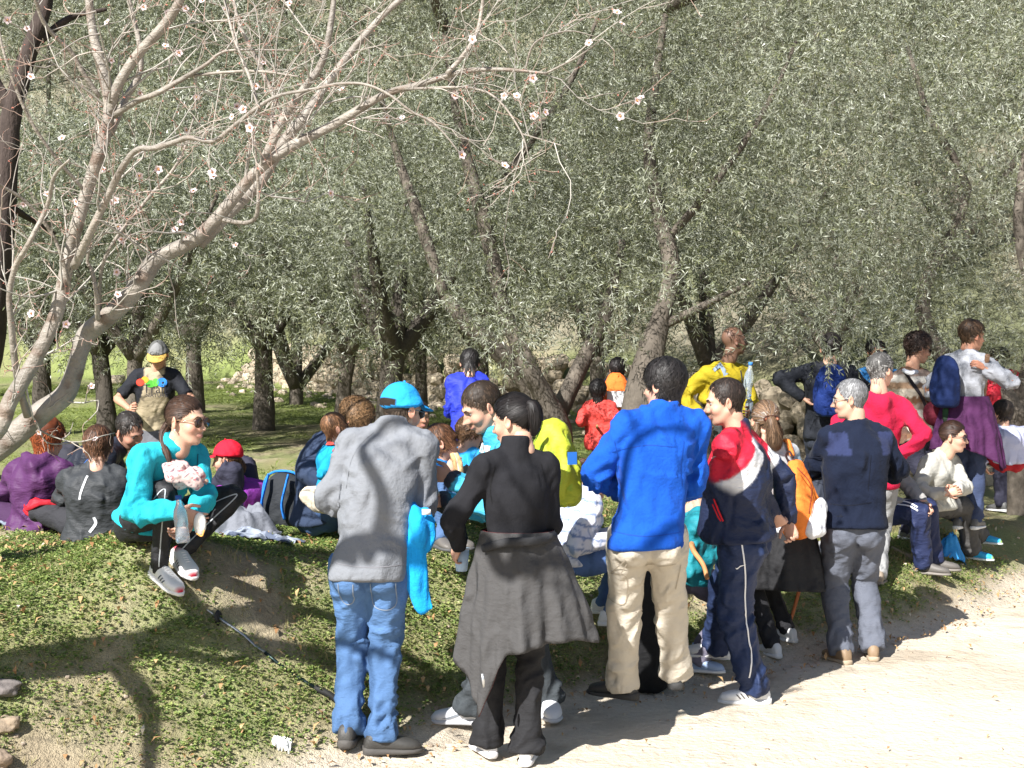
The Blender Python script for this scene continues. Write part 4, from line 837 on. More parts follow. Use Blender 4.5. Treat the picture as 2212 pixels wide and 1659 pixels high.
        for k in range(K_):
            if k: 
                if cmb is not None: t = nrm(A(*cmb) - cur * .0 - cur * 1.0)
                else: t = nrm((cur - crown) + A(0, 0, -.55) + A(0, .25, 0) * (cur[:, 1:2] > .2))
                if hair.get('curly'): t = t + 1.6 * np.stack([np.sin(k * 1.9 + wob[:, 0] * 5), np.cos(k * 2.3 + wob[:, 1] * 5), np.sin(k * 1.3 + wob[:, 2] * 4)], -1)
                t = t + wob * hair.get('mess', .25); t = t - cur * (t * cur).sum(1, keepdims=True); cur = nrm(cur + nrm(t) * L / K_ / .1)
            rr_ = head_R(cur, **kw) if k else rad0
            o_ = off * (.75 + .3 * sst(az_el(cur)[1], -25, 45)) * (1 if k < K_ - 1 else (.95 + hair.get('lift', .15) * rg.random(ns)))
            Pp.append(cur * (rr_ + o_ * (.6 if k == 0 else 1) + (.012 * rg.random(ns) if hair.get('curly') else 0))[:, None])
        Pp = np.stack(Pp, 1); Tn = nrm(np.gradient(Pp, axis=1)); Sd = nrm(np.cross(Tn, Pp)); wd = (hair.get('w', .0026) * (1 if lod == 0 else 1.5 if lod == 1 else 2.2) * max(1, d / 7.5)) * np.array([1, 1, 1, .9, .6, .15])[None, :, None]
        VV = np.stack([Pp - Sd * wd, Pp + Sd * wd], 2).reshape(-1, 3); b0 = (np.arange(ns) * K_ * 2)[:, None]; qq = np.array([[2 * k, 2 * k + 1, 2 * k + 3, 2 * k + 2] for k in range(K_ - 1)])
        FF = (b0[:, None, :] + qq[None]).reshape(-1, 4)
        vary = (rg.uniform(.65, 1.5, ns))[:, None, None] * np.ones((1, K_ * 2, 1)); gm = hair.get('grey', 0); cc = hc[None, None] * vary
        if gm: w_ = (rg.random(ns) < gm)[:, None, None]; cc = np.where(w_, (hc * .6 + A(.13, .125, .12)) * vary, cc)
        hb.add(toW(VV), FF.tolist(), cc.reshape(-1, 3))
        for lk in hair.get('locks', []):     # (list of local points, list of radii, n strands)
            Cs, rs_, nsd = lk; Cs = toW(np.array(Cs, float)); Cc, rc = resample(Cs, np.array(rs_, float) * hs, 14); T2, U2, W2 = frames(Cc, x2)
            V, F_ = loft(Cc, U2, W2, rc * .8, rc * .62, 12); hb.add(V + nrm(V - V.mean(0)) * 0, F_, hc * .6)
            for q in range(nsd):
                a0 = rg.uniform(0, 6.28); rr0 = rg.uniform(.7, 1.12); wv = hair.get('wave', .0); t14 = np.linspace(0, 1, 14)
                aa = a0 + rg.normal(0, .4) * t14; Q = Cc + U2 * (np.cos(aa) * rc * rr0)[:, None] * .85 + W2 * (np.sin(aa) * rc * rr0)[:, None] * .68 + U2 * (wv * np.sin(t14 * 14 + q))[:, None]
                sdv = nrm(np.cross(T2, Q - Cc)); w_ = .0022 * (1.0 if lod == 0 else 1.7) * np.sin(np.clip(t14 * 1.1 + .15, 0, 1) * 3.0)[:, None].clip(.1)
                vv = np.stack([Q - sdv * w_, Q + sdv * w_], 1).reshape(-1, 3); hb.add(vv, [(2 * k, 2 * k + 1, 2 * k + 3, 2 * k + 2) for k in range(13)], hc * rg.uniform(.6, 1.6))
        hb.build('hair', m_hair, root)
    # ---- cap
    if cap is not None:
        cc = A(*cap['col']); az, el = az_el(u); line = np.interp(az, [0, 60, 90, 180], [26, 20, 10, -6]); g = sst(el - line, -3, 3)
        pan = .0012 * (np.abs(np.sin(np.radians(np.degrees(np.arctan2(u[:, 0], u[:, 1])) * 3))) < .12)
        Rc = R * (1 - g) + (np.maximum(R, .092) + .014 + .010 * sst(el, 30, 80) * 0 + pan) * g - .006 * (1 - g); mb = MB(); cv = np.tile(cc, (len(u), 1))
        if cap.get('hole'):
            mh = (az > 152) & (el < 18) & (el > line + 4); cv[mh] = A(.02, .015, .012)
        if cap.get('front') is not None: cv[(az < 55) & (el > line)] = cap['front']
        mb.add(toW(u * Rc[:, None]), Fh, cv); co = mb.build('cap', m_cloth, root)
        br = MB(); pts = []; aa = np.radians(np.linspace(-62, 62, 13)); bl = cap.get('brim', .075)
        for lay in (0, 1):
            for a in aa:
                uu = nrm(A(math.sin(a), math.cos(a), math.tan(math.radians(24)))); r0 = max(head_R(uu[None], **kw)[0], .092) + .011; p0 = uu * r0; ext = bl * math.cos(a * 1.35) ** .6 if abs(a * 1.35) < 1.57 else .0
                for e in (0, .5, 1): pts.append(p0 + A(math.sin(a) * .35, 1, cap.get('tilt', -.18)) * ext * e + A(0, 0, -.003 * lay - .012 * (a / 1.1) ** 2 * e))
        nA = 39; Fb = []
        for i in range(12):
            for j in (0, 1): b = i * 3 + j; Fb += [(b, b + 1, b + 4, b + 3), (nA + b, nA + b + 3, nA + b + 4, nA + b + 1)]
            b = i * 3 + 2; Fb.append((b, nA + b, nA + b + 3, b + 3))
        br.add(toW(np.array(pts)), Fb, cap.get('brimcol', cc)); br.build('brim', m_cloth, co)
        mb = MB(); mb.add(*ball(toW((0, -.01, .1345)), (.006 * hs,) * 3, 6, 8), col=cc); mb.build('button', m_cloth, co)
    if glasses is not None:
        go_ = MB(); lc = A(*glasses.get('lens', (.02, .015, .012))); fc = glasses.get('frame', (.03, .02, .02)); r0, r1 = glasses.get('r', (.027, .021))
        for sg in (-1, 1):
            go_.add(*loft([toW((sg * .032, .094, -.002)), toW((sg * .032, .0975, -.002))], toW((1, 0, 0)) * 0 + x2, z2, r0 * hs, r1 * hs, 16, 2.3), col=lc)
            go_.add(*tube([toW((sg * .058, .092, .006)), toW((sg * .076, .03, .006)), toW((sg * .079, -.012, .002)), toW((sg * .078, -.03, -.012))], .0022 * hs, 5, 8), col=fc)
            ring = [toW((sg * .032 + r0 * math.cos(a), .097 - .006 * abs(math.cos(a)), -.002 + r1 * math.sin(a))) for a in np.linspace(0, 6.283, 17)]; go_.add(*tube(ring, .0018 * hs, 4), col=fc)
        go_.add(*tube([toW((-.008, .098, .003)), toW((0, .101, .005)), toW((.008, .098, .003))], .002 * hs, 5), col=fc); go_.build('glasses', m_gloss, root)
    # ---- trousers
    vox = {0: .0128, 1: .0135, 2: .016}[lod] * max(1, (d / 6.9) ** .95); seed = float(Pv[0] * 3.1)
    if bot is not None:
        ht = bot.get('hip', 1.0) * build; tt = np.array([-.17, -.10, 0, .08, .14, .18]); C = spine(tt); T_ = nrm(np.gradient(C, axis=0)); L_ = np.tile(hl, (6, 1)); W_ = nrm(np.cross(L_, T_))
        if seat: C = C + hf * .02
        wid = (.165 if not female else .172) * s * ht; parts = [loft(C, L_, W_, np.array([.07, .95 * wid / s, wid / s, wid / s * .93, wid / s * .82, wid / s * .72]) * s, np.array([.06, .105, .116, .104, .088, .075]) * s * ht, 20, 2.3)]
        for sg in (-1, 1): parts.append(ball(Pv - hf * .045 * s + hl * sg * .075 * s + A(0, 0, (-.075 if not seat else -.02) * s), np.array([.085, .082, .085]) * s * ht, 8, 12))
        rt, rk, ra, fl_ = bot.get('r', (.098, .066, .060, .0)); 
        for i in (0, 1):
            hp, kn, an = HP[i], KN[i], AN[i] + (KN[i] - AN[i]) * (bot.get('short', 0)) - A(0, 0, .03 * s)
            C = [hp + (hp - kn) * .05, hp * .75 + kn * .25, hp * .4 + kn * .6, kn, kn * .72 + an * .28 + (A(0, 0, 0)), kn * .35 + an * .65, an]
            parts.append(tube(C, np.array([rt * .98, rt, rt * .84, rk * 1.02, (rk + ra) / 2 * 1.08, ra, ra + fl_]) * s * build ** .5, 16, 22))
        V, F_, N = remesh(parts, vox, 4); bones = [(HP[0], KN[0]), (HP[1], KN[1]), (KN[0], AN[0]), (KN[1], AN[1]), (Pv - hl * .05, Pv + hl * .05)]
        jn = [(KN[0], 1.0), (KN[1], 1.0), (AN[0] + A(0, 0, .05), 1.3), (AN[1] + A(0, 0, .05), 1.3), (HP[0] - A(0, 0, .1), .5), (HP[1] - A(0, 0, .1), .5)]
        V = wrinkle(V, N, bones, jn, 1.6 * bot.get('wr', .008), bot.get('wb', .35), 17, seed, .13)
        c = np.tile(A(*bot['col']), (len(V), 1))
        if bot.get('fade'): bi, t_, al, rd = bone_coords(V, bones); w = np.exp(-((t_ - .45) / .35) ** 2) * (bi < 2); c = c * (1 + w[:, None] * bot['fade'])
        if bot.get('fn'): c = bot['fn'](V, c, sk)
        me = mesh_from(V - ORG[root.name], F_, 'trousers', True, c, [CLOTH[bot.get('mat', 'cloth')]]); o = bpy.data.objects.new(bot.get('name', 'trousers'), me); COL.objects.link(o); o.parent = root; ORG[o.name] = ORG[root.name]
        sk['bot'] = (V, F_, o)
    # ---- top
    if top is not None:
        ez = top.get('ease', 1.0) * build; hem = top.get('hem', -.22); tt = np.array([hem, hem * .5, .02, .18, .36, .55, .72, .86, .95, 1.0]); C = spine(tt)
        L_ = nrm(np.array([hl * (1 - max(min(t, 1), 0)) + fl * max(min(t, 1), 0) for t in tt])); T_ = nrm(np.gradient(C, axis=0)); W_ = nrm(np.cross(L_, T_))
        if female: aw = np.array([.176, .180, .168, .142, .138, .150, .158, .148, .10, .065]); bw = np.array([.134, .136, .124, .10, .098, .118, .122, .10, .075, .060])
        else: aw = np.array([.172, .175, .170, .158, .158, .168, .174, .162, .11, .068]); bw = np.array([.134, .134, .124, .112, .112, .122, .126, .105, .078, .062])
        fl2 = top.get('flare', 0); aw = aw * (1 + fl2 * np.array([1, .7, .4, .1, 0, 0, 0, 0, 0, 0])); bw = bw * (1 + fl2 * np.array([1, .7, .4, .1, 0, 0, 0, 0, 0, 0])); C = C + nrm(ff + hf) * (belly * np.array([.3, .6, .9, 1, .8, .4, .1, 0, 0, 0]))[:, None] * s; bw = bw + belly * np.array([.4, .7, 1, 1, .8, .5, .1, 0, 0, 0])
        parts = [loft(C, L_, W_, aw * s * ez, bw * s * ez, 22, 2.35)]
        tk = top.get('thick', .0)
        for i, sg in ((0, -1), (1, 1)):
            parts.append(tube([Nk - sup * .035 * s, Nk * .5 + SH[i] * .5 + sup * .008 * s, SH[i]], np.array([.060, .060, .066]) * s * ez ** .5, 12, 8))
            if female and not child: parts.append(ball(spine(.66) + fl * sg * .072 * s + ff * .085 * s, np.array([.06, .06, .06]) * s, 8, 12))
            w_end = WR[i] if sleeve >= 1 else EL[i] + (WR[i] - EL[i]) * max(sleeve, -.4) if sleeve > 0 else SH[i] + (EL[i] - SH[i]) * (1 + sleeve)
            ra_ = np.array([.070, .066, .058, .054]) * s * ez ** .5 + tk; q = [SH[i] - fl * sg * .02 * s, SH[i] + fl * sg * .012 * s, SH[i] * .5 + EL[i] * .5, EL[i]]
            if sleeve > 0:
                q += [EL[i] * .55 + w_end * .45, w_end + (WR[i] - EL[i]) * .02]; ra_ = np.append(ra_, np.array([.050, top.get('cuff', .039)]) * s * ez ** .5 + tk)
            else: q[-1] = w_end; ra_[-1] = .062 * s
            parts.append(tube(q, ra_, 14, 22))
        if top.get('collar'):
            k = top['collar']; parts.append(loft([Nk - sup * .02 * s, Nk + sup * .02 * s, Nk + sup * k * s + (nb - Nk) * .25], fl, nrm(np.cross(fl, sup)), np.array([.078, .074, .068]) * s, np.array([.078, .074, .070]) * s, 18))
        if top.get('hood'):
            bk = nrm(np.cross(fl, sup)); bk = bk if np.dot(bk, ff) < 0 else -bk; h0 = Nk + bk * .075 * s
            for sg in (-1, -.5, 0, .5, 1): parts.append(ball(h0 + fl * sg * .07 * s - sup * .05 * (1 - abs(sg)) * s + bk * (.03 - .05 * abs(sg)) * s, np.array([.056, .045, .066]) * s, 8, 12))
            parts.append(tube([Nk - fl * .085 * s + ff * .04 * s - sup * .01, Nk - fl * .088 * s + bk * .03 * s + sup * .02, Nk + bk * .085 * s + sup * .02, Nk + fl * .088 * s + bk * .03 * s + sup * .02, Nk + fl * .085 * s + ff * .04 * s - sup * .01], .026 * s, 10, 16))
        V, F_, N = remesh(parts, vox * (.9 if lod == 0 else 1), 4)
        bones = [(SH[0], EL[0]), (SH[1], EL[1]), (EL[0], WR[0]), (EL[1], WR[1]), (Pv, mid), (mid, Nk)]
        jn = [(EL[0], 1.2), (EL[1], 1.2), (WR[0] * .8 + EL[0] * .2, .8), (WR[1] * .8 + EL[1] * .2, .8), (SH[0] - A(0, 0, .08), .5), (SH[1] - A(0, 0, .08), .5), (Pv + A(0, 0, .12 * s), .45)]
        V = wrinkle(V, N, bones, jn, 1.9 * top.get('wr', .007), top.get('wb', .35), 15, seed + 1, .11)
        c = np.tile(A(*top['col']), (len(V), 1))
        if top.get('fn'): c = top['fn'](V, c, sk, bones)
        me = mesh_from(V - ORG[root.name], F_, 'top', True, c, [CLOTH[top.get('mat', 'cloth')]]); o = bpy.data.objects.new(top.get('name', 'jacket'), me); COL.objects.link(o); o.parent = root; ORG[o.name] = ORG[root.name]
        sk['top'] = (V, F_, o); sk['bones'] = bones
    if shoes is not None:
        for i in (0, 1):
            tv = dirv(toes[i]) if toes is not None and np.isscalar(toes[i]) else (nrm(toes[i]) if toes is not None else hf); kw2 = {k_: v_ for k_, v_ in shoes.items() if k_ != 'up'}
            if 'sides' not in kw2: kw2['sides'] = (-1, 1)[i]
            shoe(root, AN[i] - A(0, 0, .085 * s), tv, s * (.93 if female else 1), **kw2)
    sk['sup'] = sup; sk['nb'] = nb
    return sk
def bvh(sk, which='top'):
    V, F_, o = sk[which]; return BVHTree.FromPolygons([tuple(v) for v in V], [tuple(int(i) for i in f) for f in F_])
def ribbon(tree_, pts, w, lift=.003, n=None, view=None):
    """a flat band laid on a garment along pts"""
    pts = np.asarray(pts, float)
    if n: pts = resample(pts, np.ones(len(pts)), n)[0]
    Q, Nn = [], []
    for p in pts:
        if view is not None:
            r = tree_.ray_cast(Vector(p - np.asarray(view) * .6), Vector(view), 1.2)
            if r[0] is None: r = tree_.find_nearest(Vector(p))
            if np.dot(np.array(r[1]), view) > 0: r = (r[0], -r[1], r[2], r[3])
        else: r = tree_.find_nearest(Vector(p))
        Q.append(np.array(r[0])); Nn.append(np.array(r[1]))
    Q = np.array(Q); Nn = nrm(np.array(Nn)); T = nrm(np.gradient(Q, axis=0)); S_ = nrm(np.cross(T, Nn)); w = np.broadcast_to(w, len(Q))[:, None]
    V = np.stack([Q - S_ * w / 2 + Nn * lift, Q + S_ * w / 2 + Nn * lift], 1).reshape(-1, 3); return V, [(2 * k, 2 * k + 1, 2 * k + 3, 2 * k + 2) for k in range(len(Q) - 1)]
def band(sk, name, pts, w, col, material=None, which='top', n=None, lift=.004, view=None):
    mb = MB(); mb.add(*ribbon(bvh(sk, which), pts, w, lift, n, view), col=col); return mb.build(name, material or m_plain, sk['root'])
def text_on(parent, s_, loc, xdir, zdir, size, col, name='lettering'):
    cu = bpy.data.curves.new('t', 'FONT'); cu.body = s_; cu.size = size; cu.align_x = 'CENTER'; o = bpy.data.objects.new('t', cu); COL.objects.link(o)
    dg = bpy.context.evaluated_depsgraph_get(); m = o.evaluated_get(dg).to_mesh(); V = np.array([v.co for v in m.vertices]); Fs = [tuple(p.vertices) for p in m.polygons]; bpy.data.objects.remove(o)
    mb = MB(); x = nrm(xdir); z = nrm(zdir); mb.add(np.asarray(loc) + V[:, :1] * x + V[:, 1:2] * z, Fs, col); return mb.build(name, m_plain, parent, smooth=False)
def blob_thing(name, label, cat, C, up, fwd, dims, col, material, parts=(), group=None, vox=.014, wr=.006, parent=None, colfn=None, ex=3.0, taper=.85):
    """rounded bag-like body: C base centre"""
    up = nrm(up); fwd = nrm(fwd - up * np.dot(fwd, up)); x = np.cross(fwd, up); w, dp, h = dims; t = np.array([0, .04, .15, .45, .75, .92, 1.0]); k = np.array([.55, .85, 1.0, 1.0, .95 * taper + .05, .72 * taper, .3])
    pr = [loft([C + up * h * q for q in t], x, fwd, w / 2 * k, dp / 2 * k, 22, ex)] + [f(C, x, fwd, up, w, dp, h) for f in parts]
    V, F_, N = remesh(pr, vox, 4); V = V + N * (wr * (fbm(V * 13 + C[0], 3) + .5 * vnoise(V * [28, 28, 9])))[:, None]; c = np.tile(A(*col), (len(V), 1))
    if colfn: c = colfn((V - C) @ x / w, (V - C) @ fwd / dp, (V - C) @ up / h, c)
    root = parent or empty(name, C, label, cat, group); me = mesh_from(V - ORG[root.name], F_, 'bag_body', True, c, [material]); o = bpy.data.objects.new('bag_body', me); COL.objects.link(o); o.parent = root; ORG[o.name] = ORG[root.name]
    return root, x, fwd, up, (V, F_, o)
# ------------------------------------------------------------------ the people, from the front of the picture to the back
CY = A(.05, .36, .54); BLK = A(.018, .018, .021); BR = A(.07, .038, .02); BKH = A(.014, .012, .012)
DEN = A(.068, .135, .27); NAVY = A(.013, .020, .052)
U_ = A(0, 0, 1)
def hair(style, col, **k): return dict(style=style, col=A(*col), **k)

# man in the grey fleece, seen from behind
m1 = person('man in grey fleece, jeans and bright blue cap seen from behind', feet=[(752, 1608), (822, 1628)], H=1.74, face=8, hips=0, hface=42, hpitch=-12, pel=(797, 1212, 6.42), neck=(842, 935, 6.5), head=(868, 886, 6.56), lod=0,
    hands=[(778, 1090, 6.70), (872, 1110, 6.74)], elb=[A(-.55, -.6, -.6), A(.4, -.6, -.6)], build=.97, toes=[5, 78], top=dict(col=A(.185, .195, .215), mat='fleece', hem=-.15, ease=1.05, collar=.065, wr=.010, wb=.45, cuff=.045), bot=dict(col=DEN, mat='denim', fade=.35, wr=.011, r=(.100, .072, .064, .006), name='jeans'),
    shoes=dict(col=(.045, .043, .04), sole=(.07, .065, .06), chunky=1.12), hair=hair('short', (.05, .035, .025), thick=.010), cap=dict(col=(.02, .32, .75), hole=True, brim=.08), glasses=dict(lens=(.1, .1, .1), frame=(.1, .15, .2)))
V = m1['top'][0]; s = 1
bt = bvh(m1, 'bot')
for (x0, x1, y0, y1) in ((730, 762, 1262, 1315), (800, 853, 1262, 1325)):
    C = [P(x0, y0, 6.3), P(x0 + 2, y1 - 12, 6.3), P((x0 + x1) / 2, y1, 6.3), P(x1 - 2, y1 - 12, 6.3), P(x1, y0, 6.3)]
    mb = MB(); mb.add(*ribbon(bt, resample(C, np.ones(5), 26)[0], .005, .003, None, A(0, 1, 0)), col=A(.24, .28, .34)); mb.build('pocket_seam', m_plain, m1['root'])
band(m1, 'hem_seam', [P(725, 1218, 6.3), P(790, 1228, 6.25), P(870, 1222, 6.3)], .004, A(.2, .2, .22), None, 'top', 20, .002, A(0, 1, 0))
band(m1, 'shoulder_seam', [P(742, 1060, 6.3), P(752, 1000, 6.3), P(775, 960, 6.3), P(800, 938, 6.3)], .005, A(.19, .2, .22), None, 'top', 16, .002, A(0, 1, 0))
# the bright blue sweatshirt over his arm is carried: its own thing
sw0 = P(895, 1100, 6.45)
r = empty('sweatshirt', P(905, 1320, 6.45), 'bright blue sweatshirt hanging from the forearm of the man in grey', 'sweatshirt')
V, F_, N = remesh([tube([P(905, 1085, 6.66), P(893, 1110, 6.46), P(900, 1140, 6.42), P(898, 1175, 6.43)], [.05, .06, .075, .05], 14, 16, flat=.5), tube([P(893, 1130, 6.44), P(893, 1180, 6.42), P(898, 1240, 6.42), P(915, 1300, 6.42), P(924, 1322, 6.42)], [.05, .05, .052, .045, .032], 14, 18, flat=.5, ref=A(1, 0, 0)), ball(P(885, 1150, 6.46), (.035, .04, .08)), tube([P(912, 1100, 6.43), P(925, 1150, 6.42), P(917, 1190, 6.43)], [.03, .035, .02], 10, 10, flat=.6)], .011)
V += N * (.012 * (1 - np.abs(vnoise(V * [32, 20, 4])) * 2))[:, None]; me = mesh_from(V - ORG[r.name], F_, 'c', True, np.tile(A(.015, .33, .80), (len(V), 1)), [m_fleece]); o = bpy.data.objects.new('draped_cloth', me); COL.objects.link(o); o.parent = r
mb = MB(); mb.add(*boxm(P(921, 1106, 6.37), (.02, .002, .013)), col=(.7, .7, .7)); mb.build('size_tag', m_plain, r)

# man in the cyan jacket
def cyan_band(V, c, sk, bones):
    bi, tt, al, rd = bone_coords(V, bones); z = (V - sk['P']) @ nrm(sk['N'] - sk['P']) / np.linalg.norm(sk['N'] - sk['P']); m = (bi >= 4) & (z > .52) & (z < .72); c[m] = A(.045, .06, .085); m = (bi < 4) & (bi > 1) & (tt > .88); c[m] = A(.03, .035, .05); return c
m2 = person('smiling man in cyan jacket with dark chest band bending towards the man in grey', feet=[(1010, 1578), (1188, 1548)], H=1.78, face=-105, hips=-120, hface=-108, hpitch=-28, hroll=-6, pel=(1125, 1165, 6.95), neck=(1082, 960, 6.9), head=(1040, 878, 6.86), lod=0, smile=1, slump=.02,
    hands=[(972, 1028, 6.62), (952, 1085, 6.85)], elb=[A(.5, -.3, -1), A(.3, .3, -1)], hdir=[A(-1, .1, .15), A(-1, 0, .25)], curl=[.55, .4], toes=[-80, 175], top=dict(col=CY, mat='shell', hem=-.2, ease=1.12, collar=.07, fn=cyan_band, wr=.010), bot=dict(col=A(.05, .058, .065), mat='cloth', wr=.012, r=(.1, .075, .068, .008)),
    shoes=dict(col=(.66, .67, .7), sole=(.5, .51, .54), swoosh=(.2, .22, .25), chunky=1.08, laces=(.75, .75, .75)), hair=hair('short', (.045, .03, .02), thick=.008, len=.03, stubble=.12))
mb = MB(); w = m2['W'][0]; f = nrm(w - m2['E'][0]); p = w - f * .02; T, Uu, Ww = frames([p, p + f * .01]); mb.add(*loft([p - f * .012, p + f * .012], Uu, Ww, .034, .030, 18), col=(.6, .6, .62)); mb.add(*ball(p - A(0, .032, 0), (.018, .006, .018)), col=(.8, .8, .82)); mb.build('wristwatch', m_metal, m2['root'])
tr = bvh(m2); mb = MB(); v_ = A(0, 1, 0); mb.add(*ribbon(tr, [P(1034, 985, 6.5), P(1056, 985, 6.5)], .05, .004, 5, v_), col=(.75, .75, .75)); mb.build('chest_badge', m_plain, m2['root'])
band(m2, 'zip', [P(1040, 950, 6.5), P(1030, 1010, 6.5), P(1035, 1080, 6.5)], .006, A(.03, .05, .08), None, 'top', 14, .003, v_)
bp, x, fw, up, _ = blob_thing('backpack', 'lime yellow backpack in crinkled rain cover on the man in cyan', 'backpack', P(1212, 1092, 6.9), A(-.12, 0, 1), A(1, -.35, 0), (.26, .21, .41), (.42, .46, .035), m_shell, wr=.018, colfn=lambda a, b, h, c: np.where((vnoise(np.stack([a * 9, b * 9, h * 9], -1)) > .45)[:, None], A(.30, .42, .04), c))
mb = MB(); mb.add(*boxm(P(1236, 990, 6.75), (.022, .006, .03), rotz(.3)), col=(.02, .12, .4)); mb.build('logo_patch', m_plain, bp, smooth=False)
for dx in (0, 1):
    mb = MB(); mb.add(*tube([P(1165, 925, 6.85 - .1 * dx), P(1130, 925, 6.78 - .1 * dx), P(1100, 970, 6.72 - .06 * dx), P(1110, 1060, 6.75), P(1170, 1075, 6.85)], [.02] * 5, 8, 18, flat=.3), col=(.3, .4, .05)); mb.build('shoulder_strap', m_cloth, bp)

# woman in black
m3 = person('woman in black turtleneck with black hair gathered up, dark jacket knotted round her hips', feet=[(1052, 1640), (1138, 1652)], H=1.66, face=-22, hips=-8, hface=-62, hpitch=-12, pel=(1118, 1235, 6.3), neck=(1112, 985, 6.3), head=(1108, 908, 6.34), female=True, lod=0,
    hands=[(992, 1178, 6.42), (1150, 1165, 6.58)], elb=[A(-.6, -.6, -.5), A(.35, -.6, -.6)], hdir=[A(-.35, .5, -.7), None], curl=.6, toes=[-22, 8], top=dict(col=BLK, mat='knit', hem=-.02, ease=1.0, collar=.075, wr=.005, cuff=.036, name='turtleneck'), bot=dict(col=A(.016, .016, .018), mat='cloth', hip=.95, r=(.092, .062, .066, .026), wr=.008),
    shoes=dict(col=(.72, .72, .74), sole=(.7, .7, .72)), hair=hair('female', (.012, .010, .010), thick=.014, comb=(0, -1.1, .35), len=.12, mess=.08, n=2200, locks=[([(0, -.080, .045), (0, -.108, .050), (.0, -.120, .02), (.0, -.118, -.02), (.0, -.105, -.06), (.0, -.09, -.09)], [.034, .046, .050, .046, .036, .014], 320)], wave=.003))
def waist_sheet(root, Pc, ax, ay, top_r, prof, col, lin, name, zt=.06, fold=.02, seed=0.0, mtl=None, thick=.008):
    """cloth hung round the hips: prof is a list of (angle deg, drop m, outward m); angle 0 faces the camera, positive towards +X"""
    an = np.array([q[0] for q in prof], float); dr = np.array([q[1] for q in prof]); ou = np.array([q[2] for q in prof]); aa = np.linspace(an[0], an[-1], 90); D_ = np.interp(aa, an, dr); O_ = np.interp(aa, an, ou); n = 26; V = []
    for lay in (0, 1):
        for a, dd, oo in zip(aa, D_, O_):
            u = A(math.sin(math.radians(a)), -math.cos(math.radians(a)), 0)
            for k in range(n):
                t = k / (n - 1); rr = A(ax, ay, 0); q = 1 + 0 * t; fo = fold * t * (math.sin(a * .14 + seed) + .6 * math.sin(a * .31 + 1.7 * seed)); r_ = u * rr * (1 + 0) + u * (oo * t ** 1.1 + .045 * math.sin(min(t * 2.2, 1.57)) + fo - lay * thick); V.append(Pc + r_ + A(0, 0, zt - (dd + zt) * t))
    V = np.array(V); V += .006 * np.stack([fbm(V * 14 + 5, 2), fbm(V * 14 + 9, 2), 0 * V[:, 0]], 1); m = len(aa); F_, mi = [], []
    for lay in (0, 1):
        for i in range(m - 1):
            for k in range(n - 1):
                b = lay * m * n + i * n + k; q = (b, b + 1, b + n + 1, b + n); F_.append(q if lay == 0 else q[::-1]); 
    for i in range(m - 1): b = i * n + n - 1; F_.append((b, b + m * n, b + n + m * n, b + n))
    for k in range(n - 1):
        for i in (0, m - 1): b = i * n + k; F_.append((b, b + 1, b + 1 + m * n, b + m * n))
    c = np.vstack([np.tile(A(*col), (m * n, 1)), np.tile(A(*lin), (m * n, 1))]); mb = MB(); mb.add(V, F_, c); return mb.build(name, mtl or m_cloth, root)
js = waist_sheet(m3['root'], m3['P'] + A(0, .0, .02), .165, .125, 0, [(-150, .30, .03), (-110, .34, .05), (-78, .42, .06), (-58, .56, .04), (-40, .64, .03), (-26, .47, .03), (-12, .36, .05), (12, .33, .05), (35, .31, .06), (58, .30, .09), (78, .33, .18), (90, .24, .11), (120, .2, .04)], (.060, .058, .058), (.12, .012, .016), 'knotted_jacket', .17, .018, .6)
mb = MB(); mb.add(*tube([m3['P'] + A(-.155, -.1, .12), m3['P'] + A(-.05, -.165, .155), m3['P'] + A(.08, -.16, .16), m3['P'] + A(.17, -.05, .17)], [.018, .02, .02, .018], 10, 16, flat=.7), col=(.03, .03, .032)); mb.build('knotted_sleeve', m_cloth, js)
mb = MB(); q = P(1042, 1470, 6.05); mb.add(*tube([q + A(0, 0, .03), q + A(.004, 0, 0), q + A(.006, 0, -.03)], [.006, .008, .004], 6), col=(.6, .6, .6)); mb.build('zip_pull', m_metal, js)
cupo = P(997, 1210, 6.5)
cu = empty('plastic_cup', cupo - A(0, 0, .05), 'small translucent blue plastic cup held low by the woman in black', 'cup')
mb = MB(); mb.add(*loft([cupo + U_ * .055, cupo, cupo - U_ * .05], A(1, 0, 0), A(0, 1, 0), [.036, .032, .026], [.036, .032, .026], 16), col=(.45, .6, .78)); mb.build('cup_wall', m_plain, cu); mb = MB(); mb.add(*loft([cupo + U_ * .058, cupo + U_ * .052], A(1, 0, 0), A(0, 1, 0), .038, .038, 16), col=(.7, .78, .85)); mb.build('rim', m_plain, cu)

# man in the royal blue fleece
m4 = person('black-haired man in royal blue fleece and beige trousers seen from behind', feet=[(1342, 1562), (1464, 1548)], H=1.76, face=-12, hips=-5, hface=-48, hpitch=-4, pel=(1398, 1150, 6.66), neck=(1430, 895, 6.72), head=(1434, 832, 6.76), lod=0,
    hands=[(1345, 1062, 6.92), (1430, 1075, 6.98)], elb=[A(-1, -.5, -.5), A(.5, -.6, -.6)], toes=[-55, 5], top=dict(col=A(.010, .080, .43), mat='fleece', hem=-.14, ease=1.04, collar=.05, wr=.012, wb=.5), bot=dict(col=A(.50, .45, .37), mat='cloth', wr=.008, r=(.104, .080, .074, .008)),
    shoes=dict(col=(.03, .03, .03), sole=(.035, .035, .035), chunky=1.1), hair=hair('short', (.016, .014, .014), thick=.022, mess=.3, lift=.35, len=.065, n=3200))
bt = bvh(m4, 'bot')
